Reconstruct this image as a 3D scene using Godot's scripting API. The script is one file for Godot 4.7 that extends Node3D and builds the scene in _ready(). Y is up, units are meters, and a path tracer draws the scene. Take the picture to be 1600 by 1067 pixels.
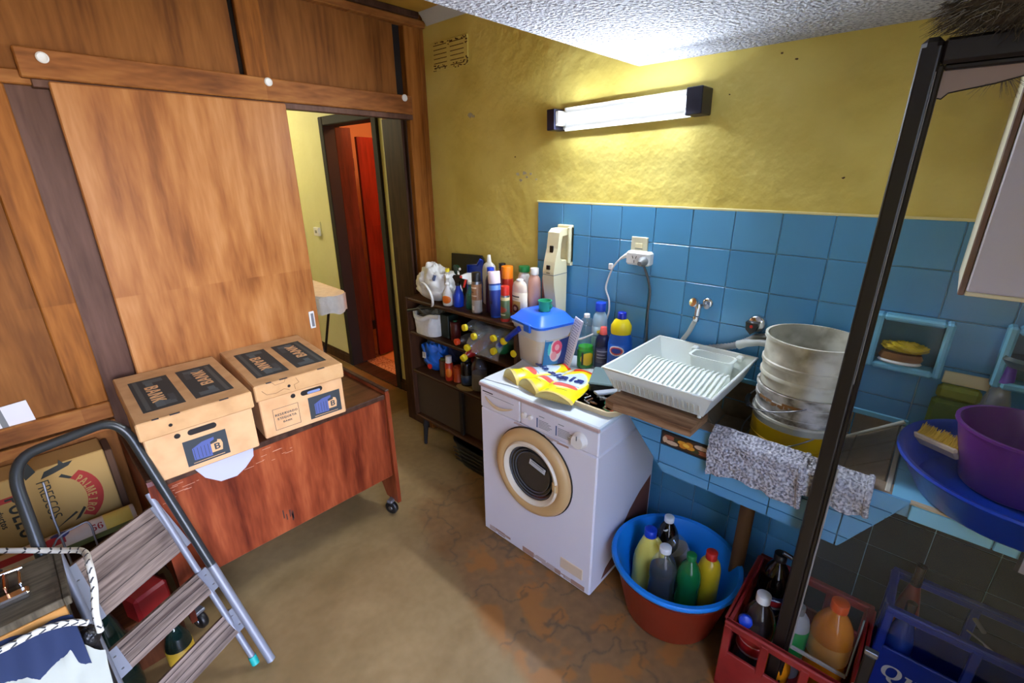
extends Node3D

# daylight, lamps and exposure
const SKYE := 4.4
const EXPO := 1.0
const DAY1 := 17.0
const TUBE := 2.5
const LAMP := 0.075
const BEAM := 2.4
const COR := 0.8
const RED := 0.8

var used := {}
var M := {}
var tex_cache := {}


func c8(r, g, b, a = 255) -> Color:
	return Color8(r, g, b, a)


func numbered(n: String) -> String:
	if not used.has(n):
		used[n] = 0
		return n
	used[n] += 1
	return "%s_%03d" % [n, used[n]]


# ---------------------------------------------------------------- objects
func tag(o: Node3D, label: String, cat: String, group := "") -> Node3D:
	o.set_meta("label", label)
	o.set_meta("category", cat)
	if group != "":
		o.set_meta("group", group)
	return o


func thing(n: String, label: String, cat: String, at := Vector3.ZERO, turn := 0.0, group := "") -> Node3D:
	var o := Node3D.new()
	o.name = numbered(n)
	add_child(o)
	o.position = at
	o.rotation_degrees.y = turn
	tag(o, label, cat, group)
	return o


func mi(n: String, mesh: Mesh, m: Material, at := Vector3.ZERO, rot := Vector3.ZERO) -> MeshInstance3D:
	var o := MeshInstance3D.new()
	o.name = n
	o.mesh = mesh
	o.material_override = null
	if mesh.get_surface_count() > 0:
		for i in mesh.get_surface_count():
			o.set_surface_override_material(i, m)
	o.position = at
	o.rotation_degrees = rot
	o.cast_shadow = GeometryInstance3D.SHADOW_CASTING_SETTING_ON
	return o


func one(n: String, label: String, cat: String, mesh: Mesh, m: Material, at := Vector3.ZERO, rot := Vector3.ZERO, group := "") -> MeshInstance3D:
	var o := mi(numbered(n), mesh, m, at, rot)
	add_child(o)
	tag(o, label, cat, group)
	return o


func part(p: Node3D, n: String, mesh: Mesh, m: Material, at := Vector3.ZERO, rot := Vector3.ZERO) -> MeshInstance3D:
	var o := mi(n, mesh, m, at, rot)
	p.add_child(o, true)
	return o


func struct_node(n: String) -> Node3D:
	var o := Node3D.new()
	o.name = n
	add_child(o)
	o.set_meta("kind", "structure")
	return o


func struct(n: String, mesh: Mesh, m: Material, at := Vector3.ZERO) -> MeshInstance3D:
	var o := mi(n, mesh, m, at)
	add_child(o)
	o.set_meta("kind", "structure")
	return o


# ---------------------------------------------------------------- mesh tools
func begin() -> SurfaceTool:
	var st := SurfaceTool.new()
	st.begin(Mesh.PRIMITIVE_TRIANGLES)
	return st


func tri(st: SurfaceTool, a: Vector3, b: Vector3, c: Vector3, out: Vector3) -> void:
	var n := (b - a).cross(c - a)
	if n.dot(out) > 0.0:
		var t := b
		b = c
		c = t
		n = -n
	n = -n.normalized()
	for v in [a, b, c]:
		st.set_normal(n)
		st.add_vertex(v)


func quad(st: SurfaceTool, a: Vector3, b: Vector3, c: Vector3, d: Vector3, out: Vector3) -> void:
	tri(st, a, b, c, out)
	tri(st, a, c, d, out)


func add_box(st: SurfaceTool, lo: Vector3, hi: Vector3, b := 0.002, xf := Transform3D()) -> void:
	var c := (lo + hi) / 2.0
	var h := (hi - lo) / 2.0
	b = minf(b, minf(h.x, minf(h.y, h.z)) * 0.8)
	var bs := xf.basis
	for ax in 3:
		var j := (ax + 1) % 3
		var k := (ax + 2) % 3
		for s in [-1.0, 1.0]:
			var q := []
			for e in [[-1, -1], [1, -1], [1, 1], [-1, 1]]:
				var v := Vector3.ZERO
				v[ax] = s * h[ax]
				v[j] = e[0] * (h[j] - b)
				v[k] = e[1] * (h[k] - b)
				q.append(xf * (c + v))
			var o := Vector3.ZERO
			o[ax] = s
			quad(st, q[0], q[1], q[2], q[3], bs * o)
	if b <= 0.0:
		return
	for ax in 3:
		var j := (ax + 1) % 3
		var k := (ax + 2) % 3
		for sj in [-1.0, 1.0]:
			for sk in [-1.0, 1.0]:
				var q := []
				for e in [[-1, 0], [1, 0], [1, 1], [-1, 1]]:
					var v := Vector3.ZERO
					v[ax] = e[0] * (h[ax] - b)
					v[j] = sj * (h[j] - (b if e[1] else 0.0))
					v[k] = sk * (h[k] - (0.0 if e[1] else b))
					q.append(xf * (c + v))
				var o := Vector3.ZERO
				o[j] = sj
				o[k] = sk
				quad(st, q[0], q[1], q[2], q[3], bs * o)
	for sx in [-1.0, 1.0]:
		for sy in [-1.0, 1.0]:
			for sz in [-1.0, 1.0]:
				var s := Vector3(sx, sy, sz)
				var q := []
				for ax in 3:
					var v := s * (h - Vector3(b, b, b))
					v[ax] = s[ax] * h[ax]
					q.append(xf * (c + v))
				tri(st, q[0], q[1], q[2], bs * s)


func box(lo: Vector3, hi: Vector3, b := 0.002) -> ArrayMesh:
	var st := begin()
	add_box(st, lo, hi, b)
	return st.commit()


# box on its base centre
func bbox(sx: float, sy: float, sz: float, b := 0.002) -> ArrayMesh:
	return box(Vector3(-sx / 2, 0, -sz / 2), Vector3(sx / 2, sy, sz / 2), b)


func tri_n(st: SurfaceTool, p: Array, n: Array, uv: Array) -> void:
	var g: Vector3 = (p[1] - p[0]).cross(p[2] - p[0])
	var s: Vector3 = n[0] + n[1] + n[2]
	var order := [0, 2, 1] if g.dot(s) > 0.0 else [0, 1, 2]
	for i in order:
		st.set_normal(n[i])
		st.set_uv(uv[i])
		st.add_vertex(p[i])


func spow(v: float, e: float) -> float:
	return signf(v) * pow(absf(v), e)


func add_lathe(st: SurfaceTool, prof: Array, seg := 20, sx := 1.0, sz := 1.0, e := 1.0, xf := Transform3D()) -> void:
	var len := [0.0]
	var nor := []
	for i in range(1, prof.size()):
		var d: Vector2 = prof[i] - prof[i - 1]
		len.append(len[i - 1] + d.length())
		nor.append(Vector2(d.y, -d.x).normalized())
	var total: float = maxf(len[-1], 1e-6)
	for i in prof.size() - 1:
		var pa: Vector2 = prof[i]
		var pb: Vector2 = prof[i + 1]
		if pa.is_equal_approx(pb):
			continue
		var na: Vector2 = nor[i]
		var nb: Vector2 = nor[i]
		if i > 0 and nor[i].dot(nor[i - 1]) > 0.6:
			na = (nor[i] + nor[i - 1]).normalized()
		if i < nor.size() - 1 and nor[i].dot(nor[i + 1]) > 0.6:
			nb = (nor[i] + nor[i + 1]).normalized()
		for s in seg:
			var P := []
			var N := []
			var U := []
			for k in 4:
				var t := (s + (1 if k in [1, 2] else 0)) / float(seg)
				var a := t * TAU
				var cx := spow(cos(a), e)
				var cz := spow(sin(a), e)
				var pr: Vector2 = pb if k >= 2 else pa
				var nn: Vector2 = nb if k >= 2 else na
				P.append(xf * Vector3(pr.x * cx * sx, pr.y, pr.x * cz * sz))
				var en := 2.0 - e if e <= 1.0 else 1.0
				N.append((xf.basis * Vector3(nn.x * spow(cos(a), en) / sx, nn.y, nn.x * spow(sin(a), en) / sz)).normalized())
				U.append(Vector2(1.0 - t, 1.0 - (len[i + 1] if k >= 2 else len[i]) / total))
			if pa.x > 1e-6 or true:
				tri_n(st, [P[0], P[1], P[2]], [N[0], N[1], N[2]], [U[0], U[1], U[2]])
				tri_n(st, [P[0], P[2], P[3]], [N[0], N[2], N[3]], [U[0], U[2], U[3]])


func lathe(prof: Array, seg := 20, sx := 1.0, sz := 1.0, e := 1.0) -> ArrayMesh:
	var st := begin()
	add_lathe(st, prof, seg, sx, sz, e)
	return st.commit()


func pv(a: Array) -> Array:
	var o := []
	for i in range(0, a.size(), 2):
		o.append(Vector2(a[i], a[i + 1]))
	return o


func cyl(r: float, h: float, seg := 20, b := 0.001) -> ArrayMesh:
	return lathe(pv([0, 0, r - b, 0, r, b, r, h - b, r - b, h, 0, h]), seg)


func smooth_path(pts: Array, n := 6) -> Array:
	var o := []
	for i in pts.size() - 1:
		var p0: Vector3 = pts[maxi(i - 1, 0)]
		var p1: Vector3 = pts[i]
		var p2: Vector3 = pts[i + 1]
		var p3: Vector3 = pts[mini(i + 2, pts.size() - 1)]
		for k in n:
			o.append(p1.cubic_interpolate(p2, p0, p3, k / float(n)))
	o.append(pts[-1])
	return o


func add_tube(st: SurfaceTool, pts: Array, r, seg := 8, flat_y := 1.0) -> void:
	var rings := []
	var up := Vector3.UP
	var t0: Vector3 = (pts[1] - pts[0]).normalized()
	if absf(t0.dot(up)) > 0.9:
		up = Vector3.RIGHT
	for i in pts.size():
		var t: Vector3 = (pts[mini(i + 1, pts.size() - 1)] - pts[maxi(i - 1, 0)]).normalized()
		up = (up - t * up.dot(t)).normalized()
		var side := t.cross(up)
		var rr: float = r[i] if r is Array else r
		var ring := []
		for s in seg:
			var a := s * TAU / seg
			var n := (side * cos(a) + up * sin(a))
			ring.append([pts[i] + (side * cos(a) + up * sin(a) * flat_y) * rr, n])
		rings.append(ring)
	for i in pts.size() - 1:
		for s in seg:
			var q := [rings[i][s], rings[i][(s + 1) % seg], rings[i + 1][(s + 1) % seg], rings[i + 1][s]]
			var z := [Vector2.ZERO, Vector2.ZERO, Vector2.ZERO]
			tri_n(st, [q[0][0], q[1][0], q[2][0]], [q[0][1], q[1][1], q[2][1]], z)
			tri_n(st, [q[0][0], q[2][0], q[3][0]], [q[0][1], q[2][1], q[3][1]], z)
	for e in [0, pts.size() - 1]:
		var d: Vector3 = (pts[0] - pts[1]) if e == 0 else (pts[-1] - pts[-2])
		for s in range(1, seg - 1):
			tri(st, rings[e][0][0], rings[e][s][0], rings[e][s + 1][0], d)


func tube(pts: Array, r, seg := 8, flat_y := 1.0) -> ArrayMesh:
	var st := begin()
	add_tube(st, pts, r, seg, flat_y)
	return st.commit()


# polygon in the xy plane, z from -d/2 to d/2
func add_extrude(st: SurfaceTool, poly: Array, d: float, xf := Transform3D()) -> void:
	var pp := PackedVector2Array(poly)
	var idx := Geometry2D.triangulate_polygon(pp)
	for i in range(0, idx.size(), 3):
		for s in [-1.0, 1.0]:
			var t := []
			for k in 3:
				var q := pp[idx[i + k]]
				t.append(xf * Vector3(q.x, q.y, s * d / 2))
			tri(st, t[0], t[1], t[2], xf.basis * Vector3(0, 0, s))
	var ccw := not Geometry2D.is_polygon_clockwise(pp)
	for i in pp.size():
		var a := pp[i]
		var b := pp[(i + 1) % pp.size()]
		var e := b - a
		var o := Vector3(e.y, -e.x, 0) * (1.0 if ccw else -1.0)
		quad(st, xf * Vector3(a.x, a.y, -d / 2), xf * Vector3(b.x, b.y, -d / 2), xf * Vector3(b.x, b.y, d / 2), xf * Vector3(a.x, a.y, d / 2), xf.basis * o)


func extrude(poly: Array, d: float) -> ArrayMesh:
	var st := begin()
	add_extrude(st, poly, d)
	return st.commit()


# parametric sheet; thick > 0 gives it a second face and rim
func sheet(nu: int, nv: int, f: Callable, thick := 0.0, up := Vector3.UP) -> ArrayMesh:
	var P := []
	for j in nv + 1:
		for i in nu + 1:
			P.append(f.call(i / float(nu), j / float(nv)))
	var N := []
	for j in nv + 1:
		for i in nu + 1:
			var du: Vector3 = P[j * (nu + 1) + mini(i + 1, nu)] - P[j * (nu + 1) + maxi(i - 1, 0)]
			var dv: Vector3 = P[mini(j + 1, nv) * (nu + 1) + i] - P[maxi(j - 1, 0) * (nu + 1) + i]
			N.append(du.cross(dv).normalized())
	var mean := Vector3.ZERO
	for n in N:
		mean += n
	if mean.dot(up) < 0:
		for i in N.size():
			N[i] = -N[i]
	var st := begin()
	var sides := [1.0] if thick <= 0.0 else [1.0, -1.0]
	for s in sides:
		for j in nv:
			for i in nu:
				var k := [j * (nu + 1) + i, j * (nu + 1) + i + 1, (j + 1) * (nu + 1) + i + 1, (j + 1) * (nu + 1) + i]
				var p := []
				var n := []
				var uv := []
				for q in 4:
					p.append(P[k[q]] + N[k[q]] * (0.0 if s > 0 else -thick))
					n.append(N[k[q]] * s)
					uv.append(Vector2((i + (1 if q in [1, 2] else 0)) / float(nu), (j + (1 if q >= 2 else 0)) / float(nv)))
				tri_n(st, [p[0], p[1], p[2]], [n[0], n[1], n[2]], [uv[0], uv[1], uv[2]])
				tri_n(st, [p[0], p[2], p[3]], [n[0], n[2], n[3]], [uv[0], uv[2], uv[3]])
	if thick > 0.0:
		var rim := []
		for i in nu:
			rim.append([i, i + 1])
			rim.append([nv * (nu + 1) + i, nv * (nu + 1) + i + 1])
		for j in nv:
			rim.append([j * (nu + 1), (j + 1) * (nu + 1)])
			rim.append([j * (nu + 1) + nu, (j + 1) * (nu + 1) + nu])
		var mid := Vector3.ZERO
		for p in P:
			mid += p
		mid /= P.size()
		for r in rim:
			var a: Vector3 = P[r[0]]
			var b: Vector3 = P[r[1]]
			quad(st, a, b, b - N[r[1]] * thick, a - N[r[0]] * thick, (a + b) / 2 - mid)
	return st.commit()


# a flat printed rectangle with UVs, facing +z, centred
func card(w: float, h: float, d := 0.0006) -> ArrayMesh:
	var st := begin()
	var p := [Vector3(-w / 2, -h / 2, d), Vector3(w / 2, -h / 2, d), Vector3(w / 2, h / 2, d), Vector3(-w / 2, h / 2, d)]
	var u := [Vector2(0, 1), Vector2(1, 1), Vector2(1, 0), Vector2(0, 0)]
	var n := [Vector3.BACK, Vector3.BACK, Vector3.BACK]
	tri_n(st, [p[0], p[1], p[2]], n, [u[0], u[1], u[2]])
	tri_n(st, [p[0], p[2], p[3]], n, [u[0], u[2], u[3]])
	st.set_uv(Vector2(0.01, 0.01))
	for i in 4:
		var a: Vector3 = p[i]
		var b: Vector3 = p[(i + 1) % 4]
		quad(st, a, b, Vector3(b.x, b.y, 0), Vector3(a.x, a.y, 0), a + b)
	return st.commit()


# lettering: a TextMesh of cap height h lying in the xy plane of the given transform
func letters(p: Node3D, s: String, h: float, m: Material, xf: Transform3D, serif := false, bold := true, wide := 1.0, depth := 0.0008) -> MeshInstance3D:
	var t := TextMesh.new()
	var f := SystemFont.new()
	f.font_names = PackedStringArray(["Droid Serif" if serif else "Droid Sans"])
	f.font_weight = 700 if bold else 400
	t.font = f
	t.font_size = 32
	t.pixel_size = h / (32 * 0.72)
	t.depth = depth
	t.curve_step = 2.0
	t.text = s
	var o := mi("lettering", t, m)
	t.material = m
	p.add_child(o, true)
	o.transform = xf * Transform3D(Basis.from_scale(Vector3(wide, 1, 1)), Vector3.ZERO)
	return o


# ---------------------------------------------------------------- materials and textures
func mat(n: String, c: Color, rough := 0.6, metal := 0.0) -> StandardMaterial3D:
	var m := StandardMaterial3D.new()
	m.resource_name = n
	m.albedo_color = c
	m.roughness = rough
	m.metallic = metal
	M[n] = m
	return m


func glassy(n: String, c: Color, alpha: float, rough := 0.08) -> StandardMaterial3D:
	var m := mat(n, Color(c.r, c.g, c.b, alpha), rough)
	m.transparency = BaseMaterial3D.TRANSPARENCY_ALPHA
	return m


func itex(im: Image) -> ImageTexture:
	im.generate_mipmaps()
	return ImageTexture.create_from_image(im)


func fnl(f: float, sd: int, oct := 4) -> FastNoiseLite:
	var n := FastNoiseLite.new()
	n.noise_type = FastNoiseLite.TYPE_SIMPLEX_SMOOTH
	n.frequency = f
	n.seed = sd
	n.fractal_octaves = oct
	return n


func ramp(cols: Array, t: float) -> Color:
	t = clampf(t, 0.0, 0.9999) * (cols.size() - 1)
	var i := int(t)
	return (cols[i] as Color).lerp(cols[i + 1], t - i)


# wood with its grain along v (or along u when across is true)
func wood_tex(cols: Array, sd: int, streak := 1.0, across := false, blotch := 0.5, w := 256, h := 384) -> ImageTexture:
	var im := Image.create(w, h, false, Image.FORMAT_RGB8)
	var a := fnl(1.0, sd, 4)
	var b := fnl(1.0, sd + 5, 3)
	var g := fnl(1.0, sd + 9, 2)
	for y in h:
		var v := y / float(h)
		var fv := sin(v * TAU)
		var gv := cos(v * TAU)
		for x in w:
			var u := x / float(w)
			var fu := sin(u * TAU)
			var gu := cos(u * TAU)
			var n1 := a.get_noise_3d(u * 26.0 * streak, fv * 0.45, gv * 0.45 + fu * 0.2)
			var n2 := b.get_noise_3d(fu * 0.9 + 3.0, gu * 0.9, v * 1.2 + fv * 0.3)
			var n3 := g.get_noise_3d(u * 90.0, fv * 2.0, gv * 2.0)
			var t := 0.5 + n1 * 0.5 + n2 * blotch + n3 * 0.16
			im.set_pixel(x, y, ramp(cols, t))
	if across:
		im.rotate_90(CLOCKWISE)
	return itex(im)


func wood(n: String, cols: Array, sd: int, rough := 0.5, streak := 1.0, across := false, blotch := 0.5, sc := Vector3(1.1, 0.8, 1.1), world := true) -> StandardMaterial3D:
	var m := mat(n, Color.WHITE, rough)
	m.albedo_texture = wood_tex(cols, sd, streak, across, blotch)
	m.metallic_specular = 0.3
	m.uv1_triplanar = true
	m.uv1_world_triplanar = world
	m.uv1_triplanar_sharpness = 8.0
	m.uv1_scale = sc
	return m


func noise_tex(cols: Array, f: float, sd: int, oct := 4, size := 256, contrast := 1.0) -> ImageTexture:
	var n := fnl(f, sd, oct)
	var g := n.get_seamless_image(size, size)
	var im := Image.create(size, size, false, Image.FORMAT_RGB8)
	for y in size:
		for x in size:
			im.set_pixel(x, y, ramp(cols, 0.5 + (g.get_pixel(x, y).r - 0.5) * contrast))
	return itex(im)


func bump_tex(f: float, sd: int, oct := 4, size := 256, strength := 4.0) -> ImageTexture:
	var g := fnl(f, sd, oct).get_seamless_image(size, size)
	g.convert(Image.FORMAT_RGBA8)
	g.bump_map_to_normal_map(strength)
	return itex(g)


func tri_mat(n: String, tx: Texture2D, sc: float, rough := 0.7, bump: Texture2D = null, bs := 1.0, world := true) -> StandardMaterial3D:
	var m := mat(n, Color.WHITE, rough)
	m.albedo_texture = tx
	m.uv1_triplanar = true
	m.uv1_world_triplanar = world
	m.uv1_scale = Vector3(sc, sc, sc)
	if bump:
		m.normal_enabled = true
		m.normal_texture = bump
		m.normal_scale = bs
	return m


# flat print: shapes are [kind, x, y, w, h, colour] in fractions of the picture
func print_tex(w: int, h: int, bg: Color, shapes: Array) -> ImageTexture:
	var im := Image.create(w, h, false, Image.FORMAT_RGB8)
	im.fill(bg)
	for s in shapes:
		if s[0] == "r":
			im.fill_rect(Rect2i(int(s[1] * w), int(s[2] * h), maxi(1, int(s[3] * w)), maxi(1, int(s[4] * h))), s[5])
		else:
			for y in h:
				for x in w:
					var dx: float = ((x + 0.5) / w - s[1]) / s[3]
					var dy: float = ((y + 0.5) / h - s[2]) / s[4]
					if dx * dx + dy * dy < 1.0:
						im.set_pixel(x, y, s[5])
	return itex(im)


func print_mat(n: String, w: int, h: int, bg: Color, shapes: Array, rough := 0.4) -> StandardMaterial3D:
	var m := mat(n, Color.WHITE, rough)
	m.albedo_texture = print_tex(w, h, bg, shapes)
	return m


# ================================================================= the scene
func _ready() -> void:
	setup_light()
	setup_materials()
	room_shell()
	wood_partition()
	corridor()
	tile_wall()
	wall_fittings()
	sink_counter()
	washing_machine()
	shelf_unit()
	shelf_goods()
	washer_top_goods()
	rack_and_buckets()
	counter_goods()
	floor_goods()
	glazed_door()
	cart_and_boxes()
	ladder_corner()


func setup_light() -> void:
	var cam := Camera3D.new()
	cam.name = "camera"
	cam.fov = 72.1058
	cam.near = 0.05
	cam.far = 60.0
	add_child(cam)
	cam.transform = Transform3D(Basis(Vector3(0.73770302, -0.00789884, -0.67507915), Vector3(-0.22395125, 0.94045096, -0.25573), Vector3(0.6368988, 0.33983761, 0.69200456)), Vector3(2.38, 1.70, 1.88))
	cam.current = true

	var we := WorldEnvironment.new()
	we.name = "environment"
	var e := Environment.new()
	e.background_mode = Environment.BG_SKY
	var sm := ProceduralSkyMaterial.new()
	sm.sky_top_color = c8(150, 180, 240)
	sm.sky_horizon_color = c8(206, 214, 242)
	sm.ground_horizon_color = c8(190, 186, 186)
	sm.ground_bottom_color = c8(150, 144, 140)
	sm.sky_energy_multiplier = SKYE
	sm.ground_energy_multiplier = SKYE
	var sky := Sky.new()
	sky.sky_material = sm
	e.sky = sky
	e.tonemap_mode = Environment.TONE_MAPPER_LINEAR
	e.tonemap_exposure = EXPO
	e.sdfgi_enabled = true
	e.ssao_enabled = true
	e.ssil_enabled = true
	we.environment = e
	add_child(we)
	# area light added outside for the daylight through the unseen doorway at right
	strip_light("added_daylight", Vector3(6.0, 1.5, 2.05), Vector3(0, 90, 0), Vector2(1.3, 2.4), DAY1, c8(255, 246, 236))
	# the fluorescent tube: a strip of light in front of its glowing face
	strip_light("tube_beam", Vector3(1.296, 1.922, 0.097), Vector3(-26, 180, 0), Vector2(0.56, 0.05), BEAM, c8(232, 242, 255))


func strip_light(n: String, at: Vector3, rot: Vector3, size: Vector2, energy: float, col: Color) -> void:
	var l := AreaLight3D.new()
	l.name = n
	l.area_size = size
	l.light_color = col
	l.light_energy = energy
	l.shadow_enabled = true
	l.area_range = 12.0
	l.area_attenuation = 2.0
	add_child(l)
	l.position = at
	l.rotation_degrees = rot


func setup_materials() -> void:
	var Y := [c8(202, 180, 86), c8(216, 196, 102), c8(224, 206, 114)]
	M.yellow = tri_mat("yellow_paint", noise_tex(Y, 0.012, 3, 4, 256, 1.2), 0.7, 0.5, bump_tex(0.03, 4, 5, 512, 5.0), 0.32)
	M.ochre = tri_mat("ochre_paint", noise_tex([c8(176, 132, 40), c8(196, 152, 60)], 0.02, 13), 1.0, 0.6)
	M.plaster = mat("bare_plaster", c8(186, 182, 170), 0.9)
	M.popcorn = tri_mat("popcorn_ceiling", noise_tex([c8(128, 130, 142), c8(182, 184, 194), c8(202, 204, 212)], 0.06, 7, 4, 512, 1.5), 2.2, 0.95, bump_tex(0.05, 8, 4, 512, 10.0), 1.0)
	M.lime = tri_mat("lime_paint", noise_tex([c8(210, 205, 150), c8(216, 212, 160)], 0.01, 9), 0.8, 0.6, bump_tex(0.03, 12, 4, 256, 3.0), 0.3)
	var W1 := [c8(104, 60, 26), c8(136, 82, 38), c8(158, 102, 50), c8(174, 120, 66)]
	M.door_wood = wood("sliding_door_wood", [c8(130, 78, 38), c8(156, 98, 50), c8(172, 114, 62), c8(186, 130, 78)], 21, 0.42, 0.7, false, 0.6)
	M.panel_wood = wood("panel_wood", [c8(98, 56, 20), c8(128, 78, 32), c8(144, 92, 42)], 22, 0.6, 1.1)
	M.post_wood = wood("post_wood", [c8(116, 66, 22), c8(148, 90, 34), c8(168, 106, 46)], 23, 0.6, 1.4)
	M.rail_wood = wood("rail_wood", W1, 24, 0.55, 1.2, true)
	M.dark_wood = wood("dark_wood", [c8(44, 26, 18), c8(68, 44, 32), c8(84, 58, 44)], 25, 0.5)
	M.mauve_wood = wood("mauve_wood", [c8(76, 50, 38), c8(98, 68, 54), c8(112, 80, 66)], 26, 0.5)
	M.shelf_wood = wood("shelf_wood", [c8(46, 26, 16), c8(70, 42, 26), c8(92, 58, 36)], 27, 0.5, 1.0, true)
	M.shelf_wood_v = wood("shelf_side_wood", [c8(46, 26, 16), c8(66, 40, 26), c8(82, 52, 34)], 28, 0.5)
	M.cart_wood = wood("cart_wood", [c8(72, 24, 12), c8(110, 46, 24), c8(134, 62, 34), c8(158, 84, 48)], 29, 0.35, 0.55, false, 0.6)
	M.cart_top = wood("cart_top_wood", [c8(58, 28, 16), c8(84, 46, 26), c8(104, 62, 38)], 30, 0.35)
	M.grey_wood = wood("weathered_wood", [c8(70, 56, 50), c8(100, 86, 76), c8(130, 112, 100), c8(150, 130, 116)], 31, 0.85, 1.2, true, 0.4, Vector3(1.4, 2.4, 1.4))
	M.old_wood = wood("old_board_wood", [c8(96, 66, 44), c8(146, 112, 82), c8(176, 140, 106)], 32, 0.8, 1.0, true, 0.5, Vector3(1.5, 2.0, 2.0))
	M.stool_wood = wood("stool_wood", [c8(56, 48, 36), c8(84, 76, 60), c8(106, 96, 78)], 33, 0.8, 1.3, false, 0.5, Vector3(2, 2, 2))
	M.pine = wood("pine_wood", [c8(170, 116, 56), c8(196, 142, 78)], 34, 0.6, 0.8, true)
	M.red_wood = wood("red_door_wood", [c8(84, 24, 15), c8(108, 32, 20), c8(124, 42, 28)], 35, 0.4, 1.0, false, 0.4)
	M.brown_door = wood("folding_door_wood", [c8(60, 26, 14), c8(82, 36, 20), c8(96, 46, 28)], 36, 0.4)
	mat("black_gap", c8(22, 14, 10), 0.8)
	mat("frame_black", c8(22, 15, 14), 0.35)
	mat("frame_matte", c8(24, 17, 14), 0.75)
	mat("white_plastic", c8(228, 228, 224), 0.4)
	mat("cream_plastic", c8(222, 212, 172), 0.45)
	mat("chrome", c8(214, 214, 218), 0.16, 1.0)
	mat("steel", c8(150, 152, 158), 0.4, 1.0)
	mat("zinc", c8(146, 148, 154), 0.5, 0.8)
	mat("black_plastic", c8(20, 20, 22), 0.4)
	mat("grey_plastic", c8(120, 122, 122), 0.5)
	mat("yellow_cap", c8(226, 206, 30), 0.4)
	mat("red_plastic", c8(196, 38, 28), 0.4)
	mat("blue_plastic", c8(20, 62, 190), 0.35)
	mat("green_plastic", c8(24, 122, 60), 0.4)
	mat("ink", c8(22, 24, 30), 0.6)
	glassy("pet", c8(214, 224, 222), 0.07, 0.06)
	glassy("pet_green", c8(40, 150, 90), 0.45, 0.06)
	glassy("pane_glass", c8(200, 214, 214), 0.012, 0.02).metallic_specular = 0.24
	mat("tile_blue", c8(80, 146, 190), 0.22)
	mat("tile_blue_b", c8(86, 150, 192), 0.22)
	mat("tile_blue_c", c8(76, 141, 186), 0.24)
	mat("tile_light", c8(116, 188, 220), 0.22)
	mat("tile_shaded", c8(22, 36, 42), 0.7)
	mat("tile_shaded_b", c8(28, 42, 47), 0.7)
	mat("grout", c8(132, 170, 190), 0.9)
	mat("grout_dark", c8(70, 62, 52), 0.9)
	M.tile_brown = tri_mat("tile_brown", noise_tex([c8(116, 98, 74), c8(140, 120, 92)], 0.03, 41), 3.0, 0.4)
	M.card = tri_mat("cardboard", noise_tex([c8(196, 148, 100), c8(208, 162, 114), c8(214, 170, 122)], 0.02, 42), 1.5, 0.85)
	M.card_lid = tri_mat("cardboard_lid", noise_tex([c8(180, 136, 88), c8(198, 154, 104), c8(206, 164, 114)], 0.02, 43), 1.5, 0.85)
	M.cloth_white = tri_mat("white_cloth", noise_tex([c8(206, 206, 200), c8(226, 226, 220)], 0.03, 44), 2.0, 0.9, bump_tex(0.08, 45, 3, 256, 3.0), 0.4, false)
	M.bag_white = mat("white_bag_plastic", c8(220, 220, 216), 0.4)
	M.bag_white.backlight_enabled = true
	M.bag_white.backlight = c8(90, 90, 88)
	M.rag = tri_mat("grey_fleck_cloth", noise_tex([c8(92, 92, 100), c8(152, 152, 162), c8(186, 186, 196), c8(206, 206, 212)], 0.10, 46, 5, 256, 2.0), 3.6, 0.95, bump_tex(0.1, 47, 3, 256, 8.0), 1.0)


func wbox(p: Node3D, n: String, lo: Vector3, hi: Vector3, m: Material, b := 0.002) -> MeshInstance3D:
	return part(p, n, box(lo, hi, b), m)


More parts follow.
